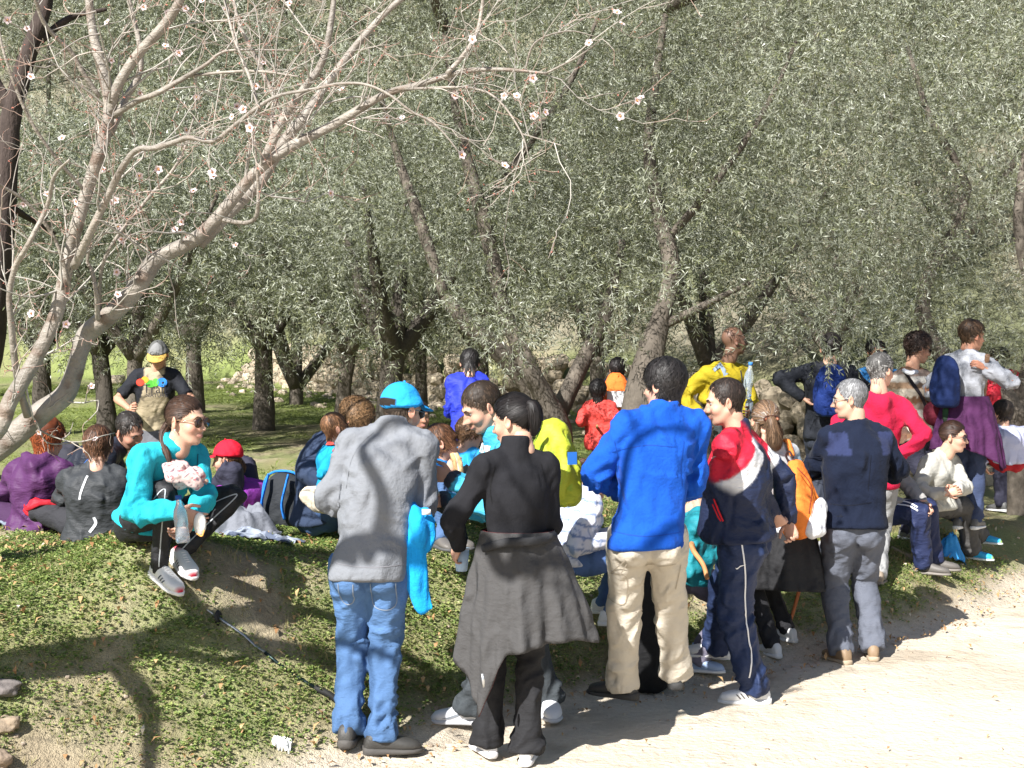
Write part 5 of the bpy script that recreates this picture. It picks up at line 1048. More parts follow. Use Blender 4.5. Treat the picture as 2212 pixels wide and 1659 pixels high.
for pts in ([(1322, 1260), (1362, 1265), (1362, 1330), (1320, 1325)], [(1485, 1240), (1478, 1300)], [(1405, 1240), (1470, 1232)]):
    mb = MB(); mb.add(*ribbon(bt, [P(a, b, 6.4) for a, b in pts], .005, .003, 18, A(0, 1, 0)), col=(.36, .31, .24)); mb.build('pocket_seam', m_plain, m4['root'])

for pts in ([P(1335, 960, 6.4), P(1345, 1010, 6.4), P(1340, 1060, 6.4)], [P(1330, 985, 6.4), P(1400, 968, 6.4), P(1470, 972, 6.4)], [P(1490, 960, 6.4), P(1482, 1010, 6.4), P(1485, 1060, 6.4)], [P(1325, 1158, 6.4), P(1400, 1166, 6.4), P(1480, 1160, 6.4)]): band(m4, 'seam', pts, .004, (.006, .05, .30), None, 'top', 22, .0015, A(0, 1, 0))
for pts in ([P(1068, 1015, 6.0), P(1058, 1060, 6.0), P(1062, 1100, 6.0)], [P(1172, 1015, 6.0), P(1182, 1060, 6.0), P(1176, 1100, 6.0)]): band(m3, 'seam', pts, .004, (.008, .008, .009), None, 'top', 16, .0015, A(0, 1, 0))
# man in the navy track suit, red and white shoulder
def track(V, c, sk, bones):
    bi, tt, al, rd = bone_coords(V, bones); S0, E0 = sk['S'], sk['E']
    for i in (0, 1):
        ax = nrm(E0[i] - S0[i]); t = (V - S0[i]) @ ax / np.linalg.norm(E0[i] - S0[i]); r = np.linalg.norm(V - S0[i] - np.clip(t, 0, 1)[:, None] * ax * np.linalg.norm(E0[i] - S0[i]), axis=1); near = (bi == i) | ((np.linalg.norm(V - S0[i], axis=1) < .15) & (t > -.55))
        e = .02; f = sst(r, .19, .15) * sst(t, -.75, -.6); f = np.where(bi < 4, f, f * sst(t, .5, .3)); wr_ = f * sst(t, .34 - e, .34 + e) * sst(t, .62 + e, .62 - e); rd_ = f * sst(t, .34 + e, .34 - e)
        c = c * (1 - rd_[:, None]) + A(.56, .015, .04) * rd_[:, None]; c = c * (1 - wr_[:, None]) + A(.72, .72, .74) * wr_[:, None]
    return c
m5 = person('man in profile in navy track suit with red and white shoulder, hands clasped behind him', feet=[(1632, 1520), (1538, 1450)], H=1.75, face=-62, hips=-72, hface=-86, hpitch=-10, pel=(1607, 1150, 7.45), neck=(1592, 940, 7.45), head=(1566, 868, 7.42), lod=0, belly=.045, build=1.08,
    hands=[(1692, 1142, 7.62), (1702, 1128, 7.68)], elb=[A(.5, -1, -.2), A(1, .3, 0)], hdir=[A(.55, .3, -.7), A(.2, -.3, -.8)], curl=[.9, .7], toes=[-82, -80], top=dict(col=NAVY, mat='shell', hem=-.08, ease=1.12, collar=.06, fn=track, wr=.010), bot=dict(col=A(.020, .033, .085), mat='shell', wr=.013, r=(.108, .082, .070, .004), hip=1.05),
    shoes=dict(col=(.70, .70, .70), sole=(.66, .66, .66), stripes=(.10, .09, .08), laces=(.7, .7, .7), chunky=1.04), hair=hair('short', (.032, .022, .018), thick=.011, len=.035, stubble=.12, line='receding'))
L5 = A(0, 1, 0); hipn, knn, ann = m5['HP'][0], m5['K'][0], m5['An'][0]
band(m5, 'leg_piping', [P(1618, 1170, 7), P(1630, 1260, 7), P(1632, 1330, 7), P(1640, 1400, 7), P(1648, 1450, 7), P(1643, 1498, 7)], .008, (.75, .75, .76), None, 'bot', 50, .004, L5)
band(m5, 'jacket_zip', [P(1560, 1105, 7), P(1570, 1130, 7), P(1577, 1142, 7)], .008, (.6, .02, .03), None, 'top', 12, .003, L5)
band(m5, 'pocket_zip', [P(1563, 1092, 7), P(1572, 1118, 7), P(1582, 1142, 7)], .010, (.62, .02, .03), None, 'top', 14, .005, L5)
band(m5, 'collar_zip', [P(1545, 960, 7), P(1543, 985, 7)], .010, (.6, .02, .04), None, 'top', 8, .004, L5)
def tick(sk, which, x, y, k, col, name='curved_tick', d0=7.0):
    t = np.linspace(0, 1, 10); pts = []; tr_ = bvh(sk, which); mb = MB(); up_, lo = [], []
    for q in t:
        px = x + k * (-.5 + 1.0 * q); yl = y + k * (.06 + .16 * math.sin(math.pi * min(q * 2.2, 1) ** .8) * (1 - q) ** .4 - .28 * q); th_ = k * .13 * math.sin(math.pi * (q ** .6)) ** .9
        for yy in (yl - th_ / 2, yl + th_ / 2):
            p = P(px, yy, d0); dv = nrm(p - A(0, 0, CAM_H)); r = tr_.ray_cast(Vector(p - dv * .3), Vector(dv), 2.0); p2 = np.array(r[0]) - dv * .004 if r[0] is not None else p; pts.append(p2)
    mb.add(pts, [(2 * i, 2 * i + 1, 2 * i + 3, 2 * i + 2) for i in range(9)], col); return mb.build(name, m_plain, sk['root'], smooth=False)
tick(m5, 'bot', 1600, 1225, 24, (.8, .8, .8)); tick(m5, 'top', 1542, 988, 12, (.7, .7, .7))

# woman with long brown hair and orange rucksack
def hairclip(sk, p, col):
    mb = MB(); q = sk['toW'](p); x2 = sk['R'][:, 0]; y2 = sk['R'][:, 1]
    for k in range(5): mb.add(*ball(q + x2 * (k - 2) * .017 * 1.0 - y2 * .004, (.0095, .007, .010), 6, 8), col=A(*col) * (.6 + .2 * k))
    mb.add(*tube([q + x2 * a * .048 + sk['R'][:, 2] * b * .019 for a, b in ((1, 0), (.7, .8), (0, 1), (-.7, .8), (-1, 0), (-.7, -.8), (0, -1), (.7, -.8), (1, 0))], .004, 6, 24), col=(.05, .015, .01)); return mb.build('hair_clip', m_gloss, sk['root'])
m6 = person('woman with long light brown hair held by an oval clip, between two men', feet=[(1668, 1418), (1700, 1385)], H=1.60, face=-38, hips=-40, hface=-8, hpitch=-4, pel=(1685, 1130, 8.55), neck=(1672, 965, 8.5), head=(1652, 908, 8.5), female=True, lod=0,
    hands=[None, (1720, 1150, 8.6)], toes=[-30, -40], top=dict(col=A(.50, .52, .54), mat='cloth', hem=-.1, ease=1.05, collar=.04, fn=lambda V, c, sk, b: np.where((vnoise(V * 9) > .35)[:, None], A(.22, .30, .36), c)), bot=dict(col=BLK, mat='cloth', r=(.092, .062, .055, .0)),
    shoes=dict(col=(.6, .6, .6), sole=(.6, .6, .6)), hair=hair('female', (.14, .085, .05), thick=.016, comb=(0, -1, .05), len=.12, mess=.10, n=2400, grey=.14, locks=[([(0, -.09, .01), (.0, -.125, .0), (.005, -.13, -.04), (.02, -.12, -.10), (.03, -.105, -.15), (.04, -.09, -.19)], [.03, .042, .05, .062, .066, .035], 300), ([(.06, -.04, -.02), (.075, -.05, -.08), (.085, -.04, -.16)], [.02, .032, .02], 90), ([(-.06, -.04, -.02), (-.07, -.05, -.08), (-.06, -.05, -.15)], [.02, .03, .02], 90)], wave=.006))
hairclip(m6, (0, -.135, .005), (.30, .10, .05))
waist_sheet(m6['root'], m6['P'] + A(.01, 0, -.02), .155, .12, 0, [(-170, .38, .03), (-60, .36, .05), (0, .36, .06), (60, .38, .08), (120, .36, .05), (185, .36, .03)], (.02, .02, .022), (.02, .02, .022), 'knotted_jacket', .12, .012, 1.4)
bo, x, fw, up, _ = blob_thing('backpack', 'orange rucksack with white cloth tucked under it on the long-haired woman', 'backpack', P(1738, 1160, 8.38), A(-.14, 0, 1), A(.8, -.6, 0), (.30, .20, .47), (.80, .21, .035), m_cloth, wr=.008, taper=.6)
mb = MB(); mb.add(*tube([P(1697, 990, 8.55), P(1690, 965, 8.55), P(1700, 950, 8.5), P(1712, 985, 8.45)], [.022] * 4, 8, 16, flat=.35), col=(.85, .25, .05)); mb.build('shoulder_strap', m_cloth, bo)
mb = MB(); mb.add(*tube([P(1706, 1000, 8.4), P(1698, 985, 8.4), P(1705, 975, 8.38), P(1714, 990, 8.36)], [.007] * 4, 6, 14), col=(.04, .02, .02)); mb.build('carry_loop', m_cloth, bo)
mb = MB(); mb.add(*tube([P(1722, 1010, 8.27), P(1752, 1050, 8.24), P(1748, 1110, 8.24)], [.004] * 3, 5, 12), col=(.25, .05, .02)); mb.build('zip', m_cloth, bo)
wc = empty('white_cloth', P(1765, 1160, 8.3), 'crumpled white cloth with grey print hanging at the orange rucksack', 'cloth')
V, F_, N = remesh([ball(P(1768, 1120, 8.28), (.052, .04, .12), 8, 12), ball(P(1755, 1140, 8.26), (.05, .04, .06), 8, 12), ball(P(1778, 1095, 8.3), (.03, .03, .06), 8, 12)], .012, 2); V += N * (.014 * fbm(V * 16, 2))[:, None]; mb = MB(); mb.add(V, F_.tolist(), np.where((vnoise(V * 30) > .5)[:, None], A(.4, .4, .45), A(.72, .72, .74))); mb.build('folds', m_cloth, wc)

# grey-haired man in the dark navy sweater
def patches(V, c, sk, bones):
    for sg in (-1, 1):
        q = sk['N'] + sk['fl'] * sg * .155 - U_ * .085 - sk['ff'] * .07; m = (np.abs((V - q) @ sk['fl']) < .055) & (np.abs((V - q)[:, 2]) < .065); c[m] = A(.026, .034, .085)
    return c
m7 = person('grey-haired man with glasses in dark navy jumper and grey trousers seen from behind', feet=[(1818, 1432), (1886, 1424)], H=1.69, face=-12, hips=0, hface=-72, hpitch=-6, pel=(1845, 1130, 8.45), neck=(1850, 925, 8.5), head=(1836, 862, 8.5), lod=0, build=1.08,
    hands=[(1800, 1015, 8.8), (1870, 1030, 8.82)], elb=[A(-1, -.6, -.3), A(1, -.6, -.3)], toes=[-20, 12], top=dict(col=A(.009, .013, .028), mat='fleece', hem=-.06, ease=1.12, collar=.035, fn=patches, wr=.010, name='jumper'), bot=dict(col=A(.105, .115, .145), mat='cloth', r=(.108, .078, .070, .004), wr=.010),
    shoes=dict(col=(.22, .15, .09), sole=(.35, .28, .2)), hair=hair('receding', (.20, .20, .205), thick=.010, len=.03, n=3000, shell=.95, mess=.12), glasses=dict(lens=(.25, .25, .25), frame=(.3, .28, .25), r=(.022, .016)))

for pts in ([P(1775, 990, 8.1), P(1785, 1030, 8.1), P(1785, 1060, 8.1)], [P(1905, 990, 8.1), P(1900, 1040, 8.1), P(1898, 1070, 8.1)], [P(1778, 1095, 8.1), P(1845, 1102, 8.1), P(1905, 1095, 8.1)]): band(m7, 'seam', pts, .005, (.004, .006, .014), None, 'top', 18, .002, A(0, 1, 0))
# woman in the raspberry hoodie, hand on hip
m8 = person('woman with short grey hair in raspberry hoodie, right hand on her hip', feet=[(1760, 1250), (1900, 1262)], H=1.62, face=18, hips=12, hface=58, hpitch=-4, pel=(1888, 1035, 9.95), neck=(1905, 862, 9.9), head=(1903, 800, 9.9), female=True, lod=1,
    hands=[(1842, 985, 9.8), (1938, 990, 9.8)], elb=[A(-1, -.3, .25), A(1, -.5, .2)], hdir=[A(.8, -.3, -.2), A(-1, -.3, -.15)], curl=.35, toes=[-20, 20], top=dict(col=A(.42, .013, .048), mat='fleece', hem=-.10, ease=1.12, hood=True, wr=.010, name='hooded_top'), bot=dict(col=A(.27, .27, .27), mat='cloth', r=(.10, .07, .06, .0)),
    shoes=dict(col=(.25, .2, .15), sole=(.2, .17, .14)), hair=hair('short', (.13, .125, .12), thick=.018, mess=.6, lift=.4, grey=.3))

# man in the yellow jacket
m9 = person('bald dark-skinned man in mustard yellow jacket standing under the olives', d=12.0, feet=[(1540, 0, 0), (1580, 0, .1)], H=1.80, face=148, hface=78, hpitch=2, head=(1586, 736, 12.0)[:2] + (0,), neck=(1568, 792, .02), lod=0, skin=A(.15, .082, .055),
    hands=[(1618, 890, -.2), (1512, 905, -.1)], elb=[A(.5, .6, -.5), A(-1, .3, -.3)], top=dict(col=A(.34, .26, .012), mat='cloth', hem=-.30, ease=1.22, collar=.01, wr=.014, cuff=.045), bot=dict(col=A(.05, .06, .06), mat='cloth'), shoes=dict(col=(.1, .1, .1)))
band(m9, 'undershirt', [P(1560, 772, 11.5), P(1572, 790, 11.5), P(1582, 810, 11.5), P(1584, 828, 11.5)], np.array([.03, .06, .05, .02]), (.22, .28, .36), m_cloth, 'top', None, .006, A(0, 1, 0))
mb = MB(); mb.add(*tube([P(1600, 800, 11.65), P(1606, 850, 11.65), P(1600, 900, 11.65)], .006, 5, 10), col=(.03, .03, .03)); mb.build('strap', m_cloth, m9['root'])
text_on(m9['root'], 'Adventure', P(1588, 838, 11.72), A(1, .15, .03), A(0, 0, 1), .075, (.10, .08, .01))

# cyan fleece woman sitting on the bank
m18 = person('seated woman with sunglasses in bright cyan fleece and black leggings', d=6.75, feet=[(388, 1224), (345, 1256)], H=1.68, face=128, hips=135, hface=112, hpitch=-4, pel=(318, 1130, .26), neck=(372, 970, .04), head=(402, 908, .0), female=True, lod=0, seat=True, slump=.05, smile=.6,
    hands=[(412, 1128, -.22), (392, 1104, -.24)], elb=[A(1, -.3, -.9), A(-1, -.1, -.9)], hdir=[A(-.6, -.2, -.5), A(.8, -.2, -.35)], curl=[.5, .35], knees=[A(1.0, -.1, .25), A(.35, -.5, 1)], toes=[A(.55, -.75, -.25), A(.72, -.62, -.30)],
    top=dict(col=A(.025, .40, .50), mat='fleece', hem=.08, ease=1.06, collar=.05, wr=.009, wb=.45, cuff=.042), bot=dict(col=A(.022, .022, .025), mat='shell', r=(.088, .056, .044, -.002), wr=.005, name='leggings'),
    shoes=dict(col=(.72, .71, .70), sole=(.78, .76, .74), stripes=(.04, .05, .09), sides=0, accent=A(.55, .03, .06), laces=(.8, .78, .78), chunky=1.08), hair=hair('female', (.055, .03, .02), thick=.010, comb=(0, -1, -.25), len=.11, mess=.06, n=2200, locks=[([(.02, -.09, -.02), (.03, -.105, -.07), (.06, -.08, -.13), (.10, -.02, -.18), (.105, .0, -.23)], [.025, .028, .026, .02, .010], 170), ([(-.02, -.09, -.02), (-.03, -.10, -.08), (-.05, -.09, -.16), (-.055, -.085, -.22)], [.025, .025, .02, .01], 120)], wave=.004), glasses=dict(lens=(.05, .025, .02), frame=(.25, .15, .08), r=(.031, .025)))
band(m18, 'zip', [P(402, 990, 6.6), P(405, 1010, 6.6), P(408, 1040, 6.6)], .005, (.02, .1, .14), None, 'top', 10, .003, A(0, 1, 0))
tr = bvh(m18, 'bot')
for kn, an, hp in ((m18['K'][1], m18['An'][1], m18['HP'][1]), (m18['K'][0], m18['An'][0], m18['HP'][0])):
    mb = MB(); of = A(.01, -.06, .0); mb.add(*ribbon(tr, [hp * .4 + kn * .6 + of, kn + of, kn * .5 + an * .5 + of, an + of], .006, .003, 30, A(0, 1, 0)), col=(.4, .42, .44)); mb.build('piping', m_plain, m18['root'])
mb = MB(); w = m18['W'][0]; f = nrm(w - m18['E'][0]); T, Uu, Ww = frames([w - f * .03, w]); mb.add(*loft([w - f * .035, w - f * .01], Uu, Ww, .031, .028, 16), col=(.55, .42, .2)); mb.build('bracelet', m_metal, m18['root'])
mb = MB(); mb.add(*ball(m18['toW']((.083, -.004, -.045)), (.005,) * 3, 6, 8), col=(.8, .8, .8)); mb.build('earring', m_metal, m18['root'])
sc = empty('scarf', P(398, 1040, 6.62), 'pale pink speckled knitted scarf bundled on the lap of the woman in cyan', 'scarf')
V, F_, N = remesh([ball(P(385 + 24 * math.cos(a) * .9 + 12, 1024 + 16 * math.sin(a * 1.3), 6.66 + .03 * math.sin(a * 2)), (.055, .05, .035), 8, 10) for a in np.linspace(0, 6, 9)], .009, 2); V += N * (.006 * vnoise(V * 60) + .010 * (1 - 2 * np.abs(vnoise(V * 22))))[:, None]
w = vnoise(V * 70); c = np.where((w > .5)[:, None], A(.5, .12, .14), np.where((w < -.55)[:, None], A(.16, .12, .14), A(.66, .47, .44))); mb = MB(); mb.add(V, F_.tolist(), c); mb.build('knitted_folds', m_knit, sc)
m_clear = mat('clear_plastic', rough=.08, attr=True, spec=.5, alpha_trans=.75)
def bottle(label, base, up, h=.22, r=.032, capc=(.05, .15, .5), colr=(.75, .85, .95), group=None):
    b = empty('water_bottle', base, label, 'bottle', group); up = nrm(up); T, Uu, Ww = frames([base, base + up]); t = np.array([0, .02, .1, .3, .34, .38, .6, .72, .84, .90, .96]); rr = np.array([.85, 1, 1, .94, .88, .97, 1, .9, .5, .40, .40]) * r
    mb = MB(); mb.add(*loft([base + up * h * q for q in t], Uu[0], Ww[0], rr, rr, 16), col=colr); mb.build('bottle_body', m_clear, b); mb = MB(); mb.add(*loft([base + up * h * .95, base + up * h * 1.04], Uu[0], Ww[0], r * .46, r * .46, 14), col=capc); mb.build('bottle_cap', m_plain, b); return b
bottle('clear water bottle with dark blue cap in the hand of the seated woman in cyan', P(396, 1172, 6.42), A(-.10, 0, 1), .21, .033, (.02, .08, .3))
whc = empty('folded_hat', P(432, 1152, 6.46), 'folded white hat dangling from the hand of the woman in cyan', 'hat'); mb = MB(); mb.add(*ball(P(432, 1132, 6.47), (.03, .012, .055), 8, 12), col=(.68, .66, .62)); mb.build('crown', m_cloth, whc); mb = MB(); mb.add(*tube([P(424, 1152, 6.46), P(436, 1158, 6.45), P(441, 1145, 6.45)], .004, 6, 10), col=(.7, .35, .1)); mb.build('edging', m_cloth, whc)
# seated group on the left
def on(x, dd): return (x, 0, dd)
m19 = person('red-haired woman in plum quilted hooded jacket sitting with her back turned', d=8.5, feet=[(60, 1110, .55, 0), (120, 1110, .55, 0)], H=1.62, face=10, hface=28, hpitch=-10, pel=(80, 1130, 0), neck=(88, 1000, .02), head=(104, 950, .03), female=True, lod=0, seat=True, slump=.04,
    hands=[(70, 1080, .35), (125, 1085, .35)], elb=[A(-1, -.2, -.5), A(1, -.2, -.5)], knees=[A(-1, .2, .2), A(1, .2, .2)], top=dict(col=A(.075, .022, .085), mat='shell', hem=-.14, ease=1.2, hood=True, wr=.014, flare=.08), bot=dict(col=A(.05, .02, .06), mat='cloth'), shoes=dict(col=(.1, .1, .1)), hair=hair('female', (.22, .055, .018), thick=.030, len=.06, mess=.5, lift=.3, volume=.012, n=2400))
wb = empty('waist_bag', P(95, 1125, 8.2), 'bright red bum bag on the back of the woman in plum', 'bag'); V, F_, N = remesh([ball(P(92, 1102, 8.24), (.115, .045, .062), 8, 14), ball(P(75, 1085, 8.25), (.04, .03, .03), 8, 10)], .011, 2); V += N * (.007 * fbm(V * 20, 2))[:, None]; mb = MB(); mb.add(V, F_.tolist(), (.68, .015, .03)); mb.build('bag_body', m_shell, wb); mb = MB(); mb.add(*tube([P(52, 1092, 8.24), P(60, 1100, 8.2), P(90, 1088, 8.18), P(128, 1090, 8.2)], .012, 6, 16, flat=.3), col=(.35, .01, .02)); mb.build('flap_edge', m_cloth, wb)
m20 = person('brown-haired person in charcoal windproof jacket sitting with back to the camera', d=8.05, feet=[(200, 1120, .5, 0), (250, 1120, .5, 0)], H=1.55, face=-5, hface=-10, hpitch=-14, pel=(215, 1140, .05), neck=(208, 1018, .05), head=(212, 965, .08), lod=0, seat=True, slump=.05,
    hands=[(190, 1090, .4), (255, 1090, .4)], elb=[A(-1, -.3, -.6), A(1, -.3, -.6)], knees=[A(-1, .2, .2), A(1, .2, .2)], top=dict(col=A(.035, .038, .042), mat='shell', hem=-.16, ease=1.2, collar=.04, wr=.013, flare=.22), bot=dict(col=A(.03, .03, .035), mat='cloth'), shoes=dict(col=(.1, .1, .1)), hair=hair('short', (.085, .04, .022), thick=.022, mess=.3, n=2200))
band(m20, 'white_piping', [P(168, 1035, 7.8), P(160, 1060, 7.8), P(155, 1085, 7.8)], .012, (.65, .66, .68), None, 'top', 12, .004, A(0, 1, 0)); band(m20, 'hem_flash', [P(183, 1125, 7.8), P(187, 1140, 7.8), P(175, 1158, 7.8)], .016, (.6, .62, .65), None, 'top', 10, .004, A(0, 1, 0))
m21 = person('man with short dark hair and grey goatee leaning down over the group', d=9.1, feet=[(120, 1110, .3, 0), (150, 1110, .5, 0)], H=1.74, face=78, hips=60, hface=118, hpitch=-30, hroll=14, pel=(120, 1075, .1), neck=(248, 972, .0), head=(280, 930, -.03), lod=0, seat=True, slump=.06,
    hands=[(300, 1080, .0), (290, 1060, -.1)], elb=[A(0, .5, -1), A(-.3, -.5, -1)], knees=[A(-.2, 0, 1), A(.1, 0, 1)], top=dict(col=A(.014, .017, .028), mat='shell', hem=-.12, ease=1.12, collar=.04, wr=.010), bot=dict(col=A(.03, .03, .04), mat='cloth'), shoes=dict(col=(.1, .1, .1)), hair=hair('receding', (.035, .028, .024), thick=.010, len=.03, stubble=.35, grey=.1), skin=A(.50, .27, .19))
band(m21, 'sleeve_piping', [P(170, 1005, 8.9), P(190, 985, 8.9), P(215, 970, 8.9), P(235, 960, 8.9)], .011, (.03, .12, .4), None, 'top', 16, .004, A(0, .9, -.4))
def tee(V, c, sk, bones):
    bi, tt, al, rd = bone_coords(V, bones); x = np.abs((V - sk['N']) @ sk['fl']); z = (V - sk['N'])[:, 2]; c = c * np.where(fbm(V * 16, 2) > .25, .45, 1.0)[:, None]; m = (bi < 4) | (x > .125 + .10 * sst(-z, .08, .25)) ; c[m] = A(.012, .013, .018); return c
m22 = person('man in camouflage cap and tan and black printed T-shirt looking down behind the seated group', d=12.6, feet=[(322, 0, 0), (352, 0, 0)], H=1.66, face=183, hface=178, hpitch=-30, pel=(332, 928, .12), neck=(337, 802, -.05), head=(342, 766, -.12), lod=0,
    hands=[(392, 900, -.30), (282, 885, -.25)], elb=[A(1, .3, -.3), A(-1, .3, -.3)], hdir=[A(-.6, -.5, 0), A(.3, -.8, .2)], top=dict(col=A(.34, .28, .19), mat='cloth', hem=.05, ease=1.1, sleeve=-.15, fn=tee, wr=.008, name='t_shirt'), bot=dict(col=A(.10, .10, .11), mat='cloth'), shoes=dict(col=(.1, .1, .1)), skin=A(.46, .25, .17), hair=hair('short', (.04, .03, .02)),
    cap=dict(col=(.10, .10, .095), front=A(.20, .20, .20), brimcol=A(.50, .32, .08), brim=.075, tilt=-.35))
tr = bvh(m22); v_ = A(0, 1, 0)
def print_at(sk, tr_, cx, cy, rx, ry, col, d0, name='print_patch', n=14):
    mb = MB(); pts = []
    for k in range(n):
        a = 6.283 * k / n; p = P(cx + rx * math.cos(a), cy + ry * math.sin(a), d0); dv = nrm(p - A(0, 0, CAM_H)); r = tr_.ray_cast(Vector(p - dv), Vector(dv), 3.0); pts.append(np.array(r[0]) - dv * .006 if r[0] is not None else p)
    mb.add(pts, [tuple(range(n))], col); return mb.build(name, m_plain, sk['root'], smooth=False)
for (cx_, cy_, rx, ry, cc) in ((303, 826, 9, 8, (.6, .04, .02)), (313, 820, 8, 7, (.6, .25, .02)), (325, 829, 10, 8, (.06, .30, .03)), (336, 826, 7, 9, (.1, .4, .05)), (350, 826, 11, 10, (.03, .2, .6))): print_at(m22, tr, cx_, cy_, rx, ry, cc, 12.4)
text_on(m22['root'], 'Trail', P(334, 849, 12.28), A(1, 0, 0), U_, .11, (.015, .015, .02)); text_on(m22['root'], 'NATURE', P(338, 858, 12.28), A(1, 0, 0), U_, .05, (.02, .02, .03)); text_on(m22['root'], 'Gila', m22['toW']((.0, .128, .062)), A(-1, 0, 0) * -1, nrm(A(0, -.25, 1)), .055, (.03, .03, .03))
m23 = person('person with crimson cap in purple sleeveless fleece sitting in profile', d=9.3, feet=[(440, 1110, .1, 0), (450, 1110, .3, 0)], H=1.6, face=-48, hface=-84, hpitch=-10, pel=(528, 1120, .10), neck=(514, 1046, .08), head=(491, 990, .0), female=True, lod=0, seat=True, slump=.05,
    hands=[(460, 1080, -.1), (465, 1080, .2)], elb=[A(0, -.6, -.8), A(0, .6, -.8)], knees=[A(-.2, -.2, 1), A(0, .2, 1)], top=dict(col=A(.21, .035, .28), mat='fleece', hem=-.1, ease=1.15, collar=.03, fn=lambda V, c, sk, b: np.where((bone_coords(V, b)[0] < 4)[:, None] & (bone_coords(V, b)[1] > .12)[:, None], A(.02, .02, .05), c)), bot=dict(col=A(.03, .03, .05)), shoes=dict(col=(.1, .1, .1)), hair=hair('female', (.10, .045, .02), thick=.02, locks=[([(.05, -.07, -.03), (.04, -.09, -.08), (.02, -.09, -.12)], [.03, .03, .015], 60)]), cap=dict(col=(.62, .01, .03), brim=.075))
m24 = person('curly-haired mother with glasses in dark blue jumper bending over her toddler', d=8.0, feet=[(800, 1190, .15, 0), (790, 1190, -.05, 0)], H=1.66, face=62, hips=60, hface=108, hpitch=-34, hroll=10, pel=(688, 1112, .15), neck=(728, 945, .10), head=(770, 905, .05), female=True, lod=0, seat=True, slump=.10, build=1.12,
    hands=[(785, 1060, .2), (742, 1068, -.2)], elb=[A(.4, .2, -1), A(-.6, -.7, -.7)], knees=[A(.3, .2, 1), A(.2, -.3, 1)], top=dict(col=A(.035, .05, .09), mat='knit', hem=-.05, ease=1.12, collar=.02, name='jumper'), bot=dict(col=A(.05, .09, .19), mat='denim', name='jeans', r=(.11, .075, .06, 0)), shoes=dict(col=(.1, .08, .07)), hair=hair('female', (.15, .085, .04), curly=True, thick=.015, len=.09, mess=.9, lift=.6, n=2600), glasses=dict(lens=(.3, .25, .22), frame=(.03, .02, .02), r=(.024, .017)))
hm = empty('headscarf', P(690, 1085, 7.85), 'cream quilted jacket folded over the arm of the mother', 'jacket'); V, F_, N = remesh([ball(P(678, 1070, 7.78), (.075, .07, .055), 8, 12), tube([P(665, 1062, 7.82), P(690, 1085, 7.74), P(722, 1090, 7.72)], [.05, .055, .045], 10, 10)], .012, 2); V += N * (.010 * (1 - 2 * np.abs(vnoise(V * [14, 14, 30]))))[:, None]; mb = MB(); mb.add(V, F_.tolist(), (.55, .48, .38)); mb.build('folded_cloth', m_cloth, hm); hm.name = 'folded_jacket'; ORG['folded_jacket'] = ORG['headscarf']
m25 = person('toddler with light brown hair and turquoise jumper held on the lap', d=7.75, feet=[(745, 1085, -.02, 0), (760, 1080, .0, 0)], H=.92, face=70, hface=60, hpitch=4, pel=(718, 1045, 0), neck=(716, 965, .0), head=(724, 925, .0), child=1, lod=0, seat=True,
    hands=[(745, 1010, .05), (742, 1015, -.08)], elb=[A(-.3, .3, -1), A(-.3, -.5, -1)], knees=[A(0, 0, 1), A(0, 0, 1)], top=dict(col=A(.015, .28, .50), mat='knit', hem=-.1, ease=1.3, collar=.04, wr=.004, name='jumper'), bot=dict(col=A(.3, .27, .2)), shoes=dict(col=(.2, .2, .3)), hair=hair('fringe', (.20, .10, .05), thick=.010, len=.06))
band(m25, 'neckerchief', [P(700, 962, 7.55), P(712, 968, 7.5), P(728, 962, 7.55)], .03, (.5, .08, .06), m_cloth, 'top', 8, .01, v_)
m26 = person('laughing boy with brown fringe in blue top eating a sandwich', d=8.05, feet=[(950, 1185, -.30, 0), (985, 1182, -.28, 0)], H=1.30, face=95, hips=110, hface=82, hpitch=8, pel=(945, 1105, .08), neck=(950, 1000, .05), head=(955, 955, .03), child=.7, lod=0, seat=True, smile=1,
    hands=[(978, 1012, .0), (968, 1020, -.16)], elb=[A(0, .4, -1), A(-.2, -.6, -1)], hdir=[A(.4, 0, 1), A(.5, .1, 1)], curl=.8, knees=[A(.3, -.4, 1), A(-.1, -.6, 1)], toes=[150, 140], top=dict(col=A(.015, .20, .55), mat='fleece', hem=-.15, ease=1.25, collar=.02), bot=dict(col=A(.07, .13, .26), mat='denim', name='jeans', wr=.010), shoes=dict(col=(.12, .11, .10), sole=(.08, .08, .08), chunky=1.15), hair=hair('fringe', (.12, .055, .028), thick=.016, len=.08, n=2400))
sw = empty('sandwich', P(982, 1005, 7.86), 'long bread roll sandwich held by the laughing boy', 'sandwich')
for nm, c, dx in (('bread', (.55, .36, .17), 0), ('bread', (.58, .40, .2), .022), ('filling', (.7, .55, .5), .011)):
    mb = MB(); mb.add(*tube([P(976, 980, 7.86) + A(dx, 0, 0), P(984, 1000, 7.84) + A(dx, 0, 0), P(988, 1030, 7.84) + A(dx, 0, 0)], [.014, .018, .014] if nm == 'bread' else [.010, .016, .012], 10, 10), col=c); mb.build(nm, m_cloth, sw)
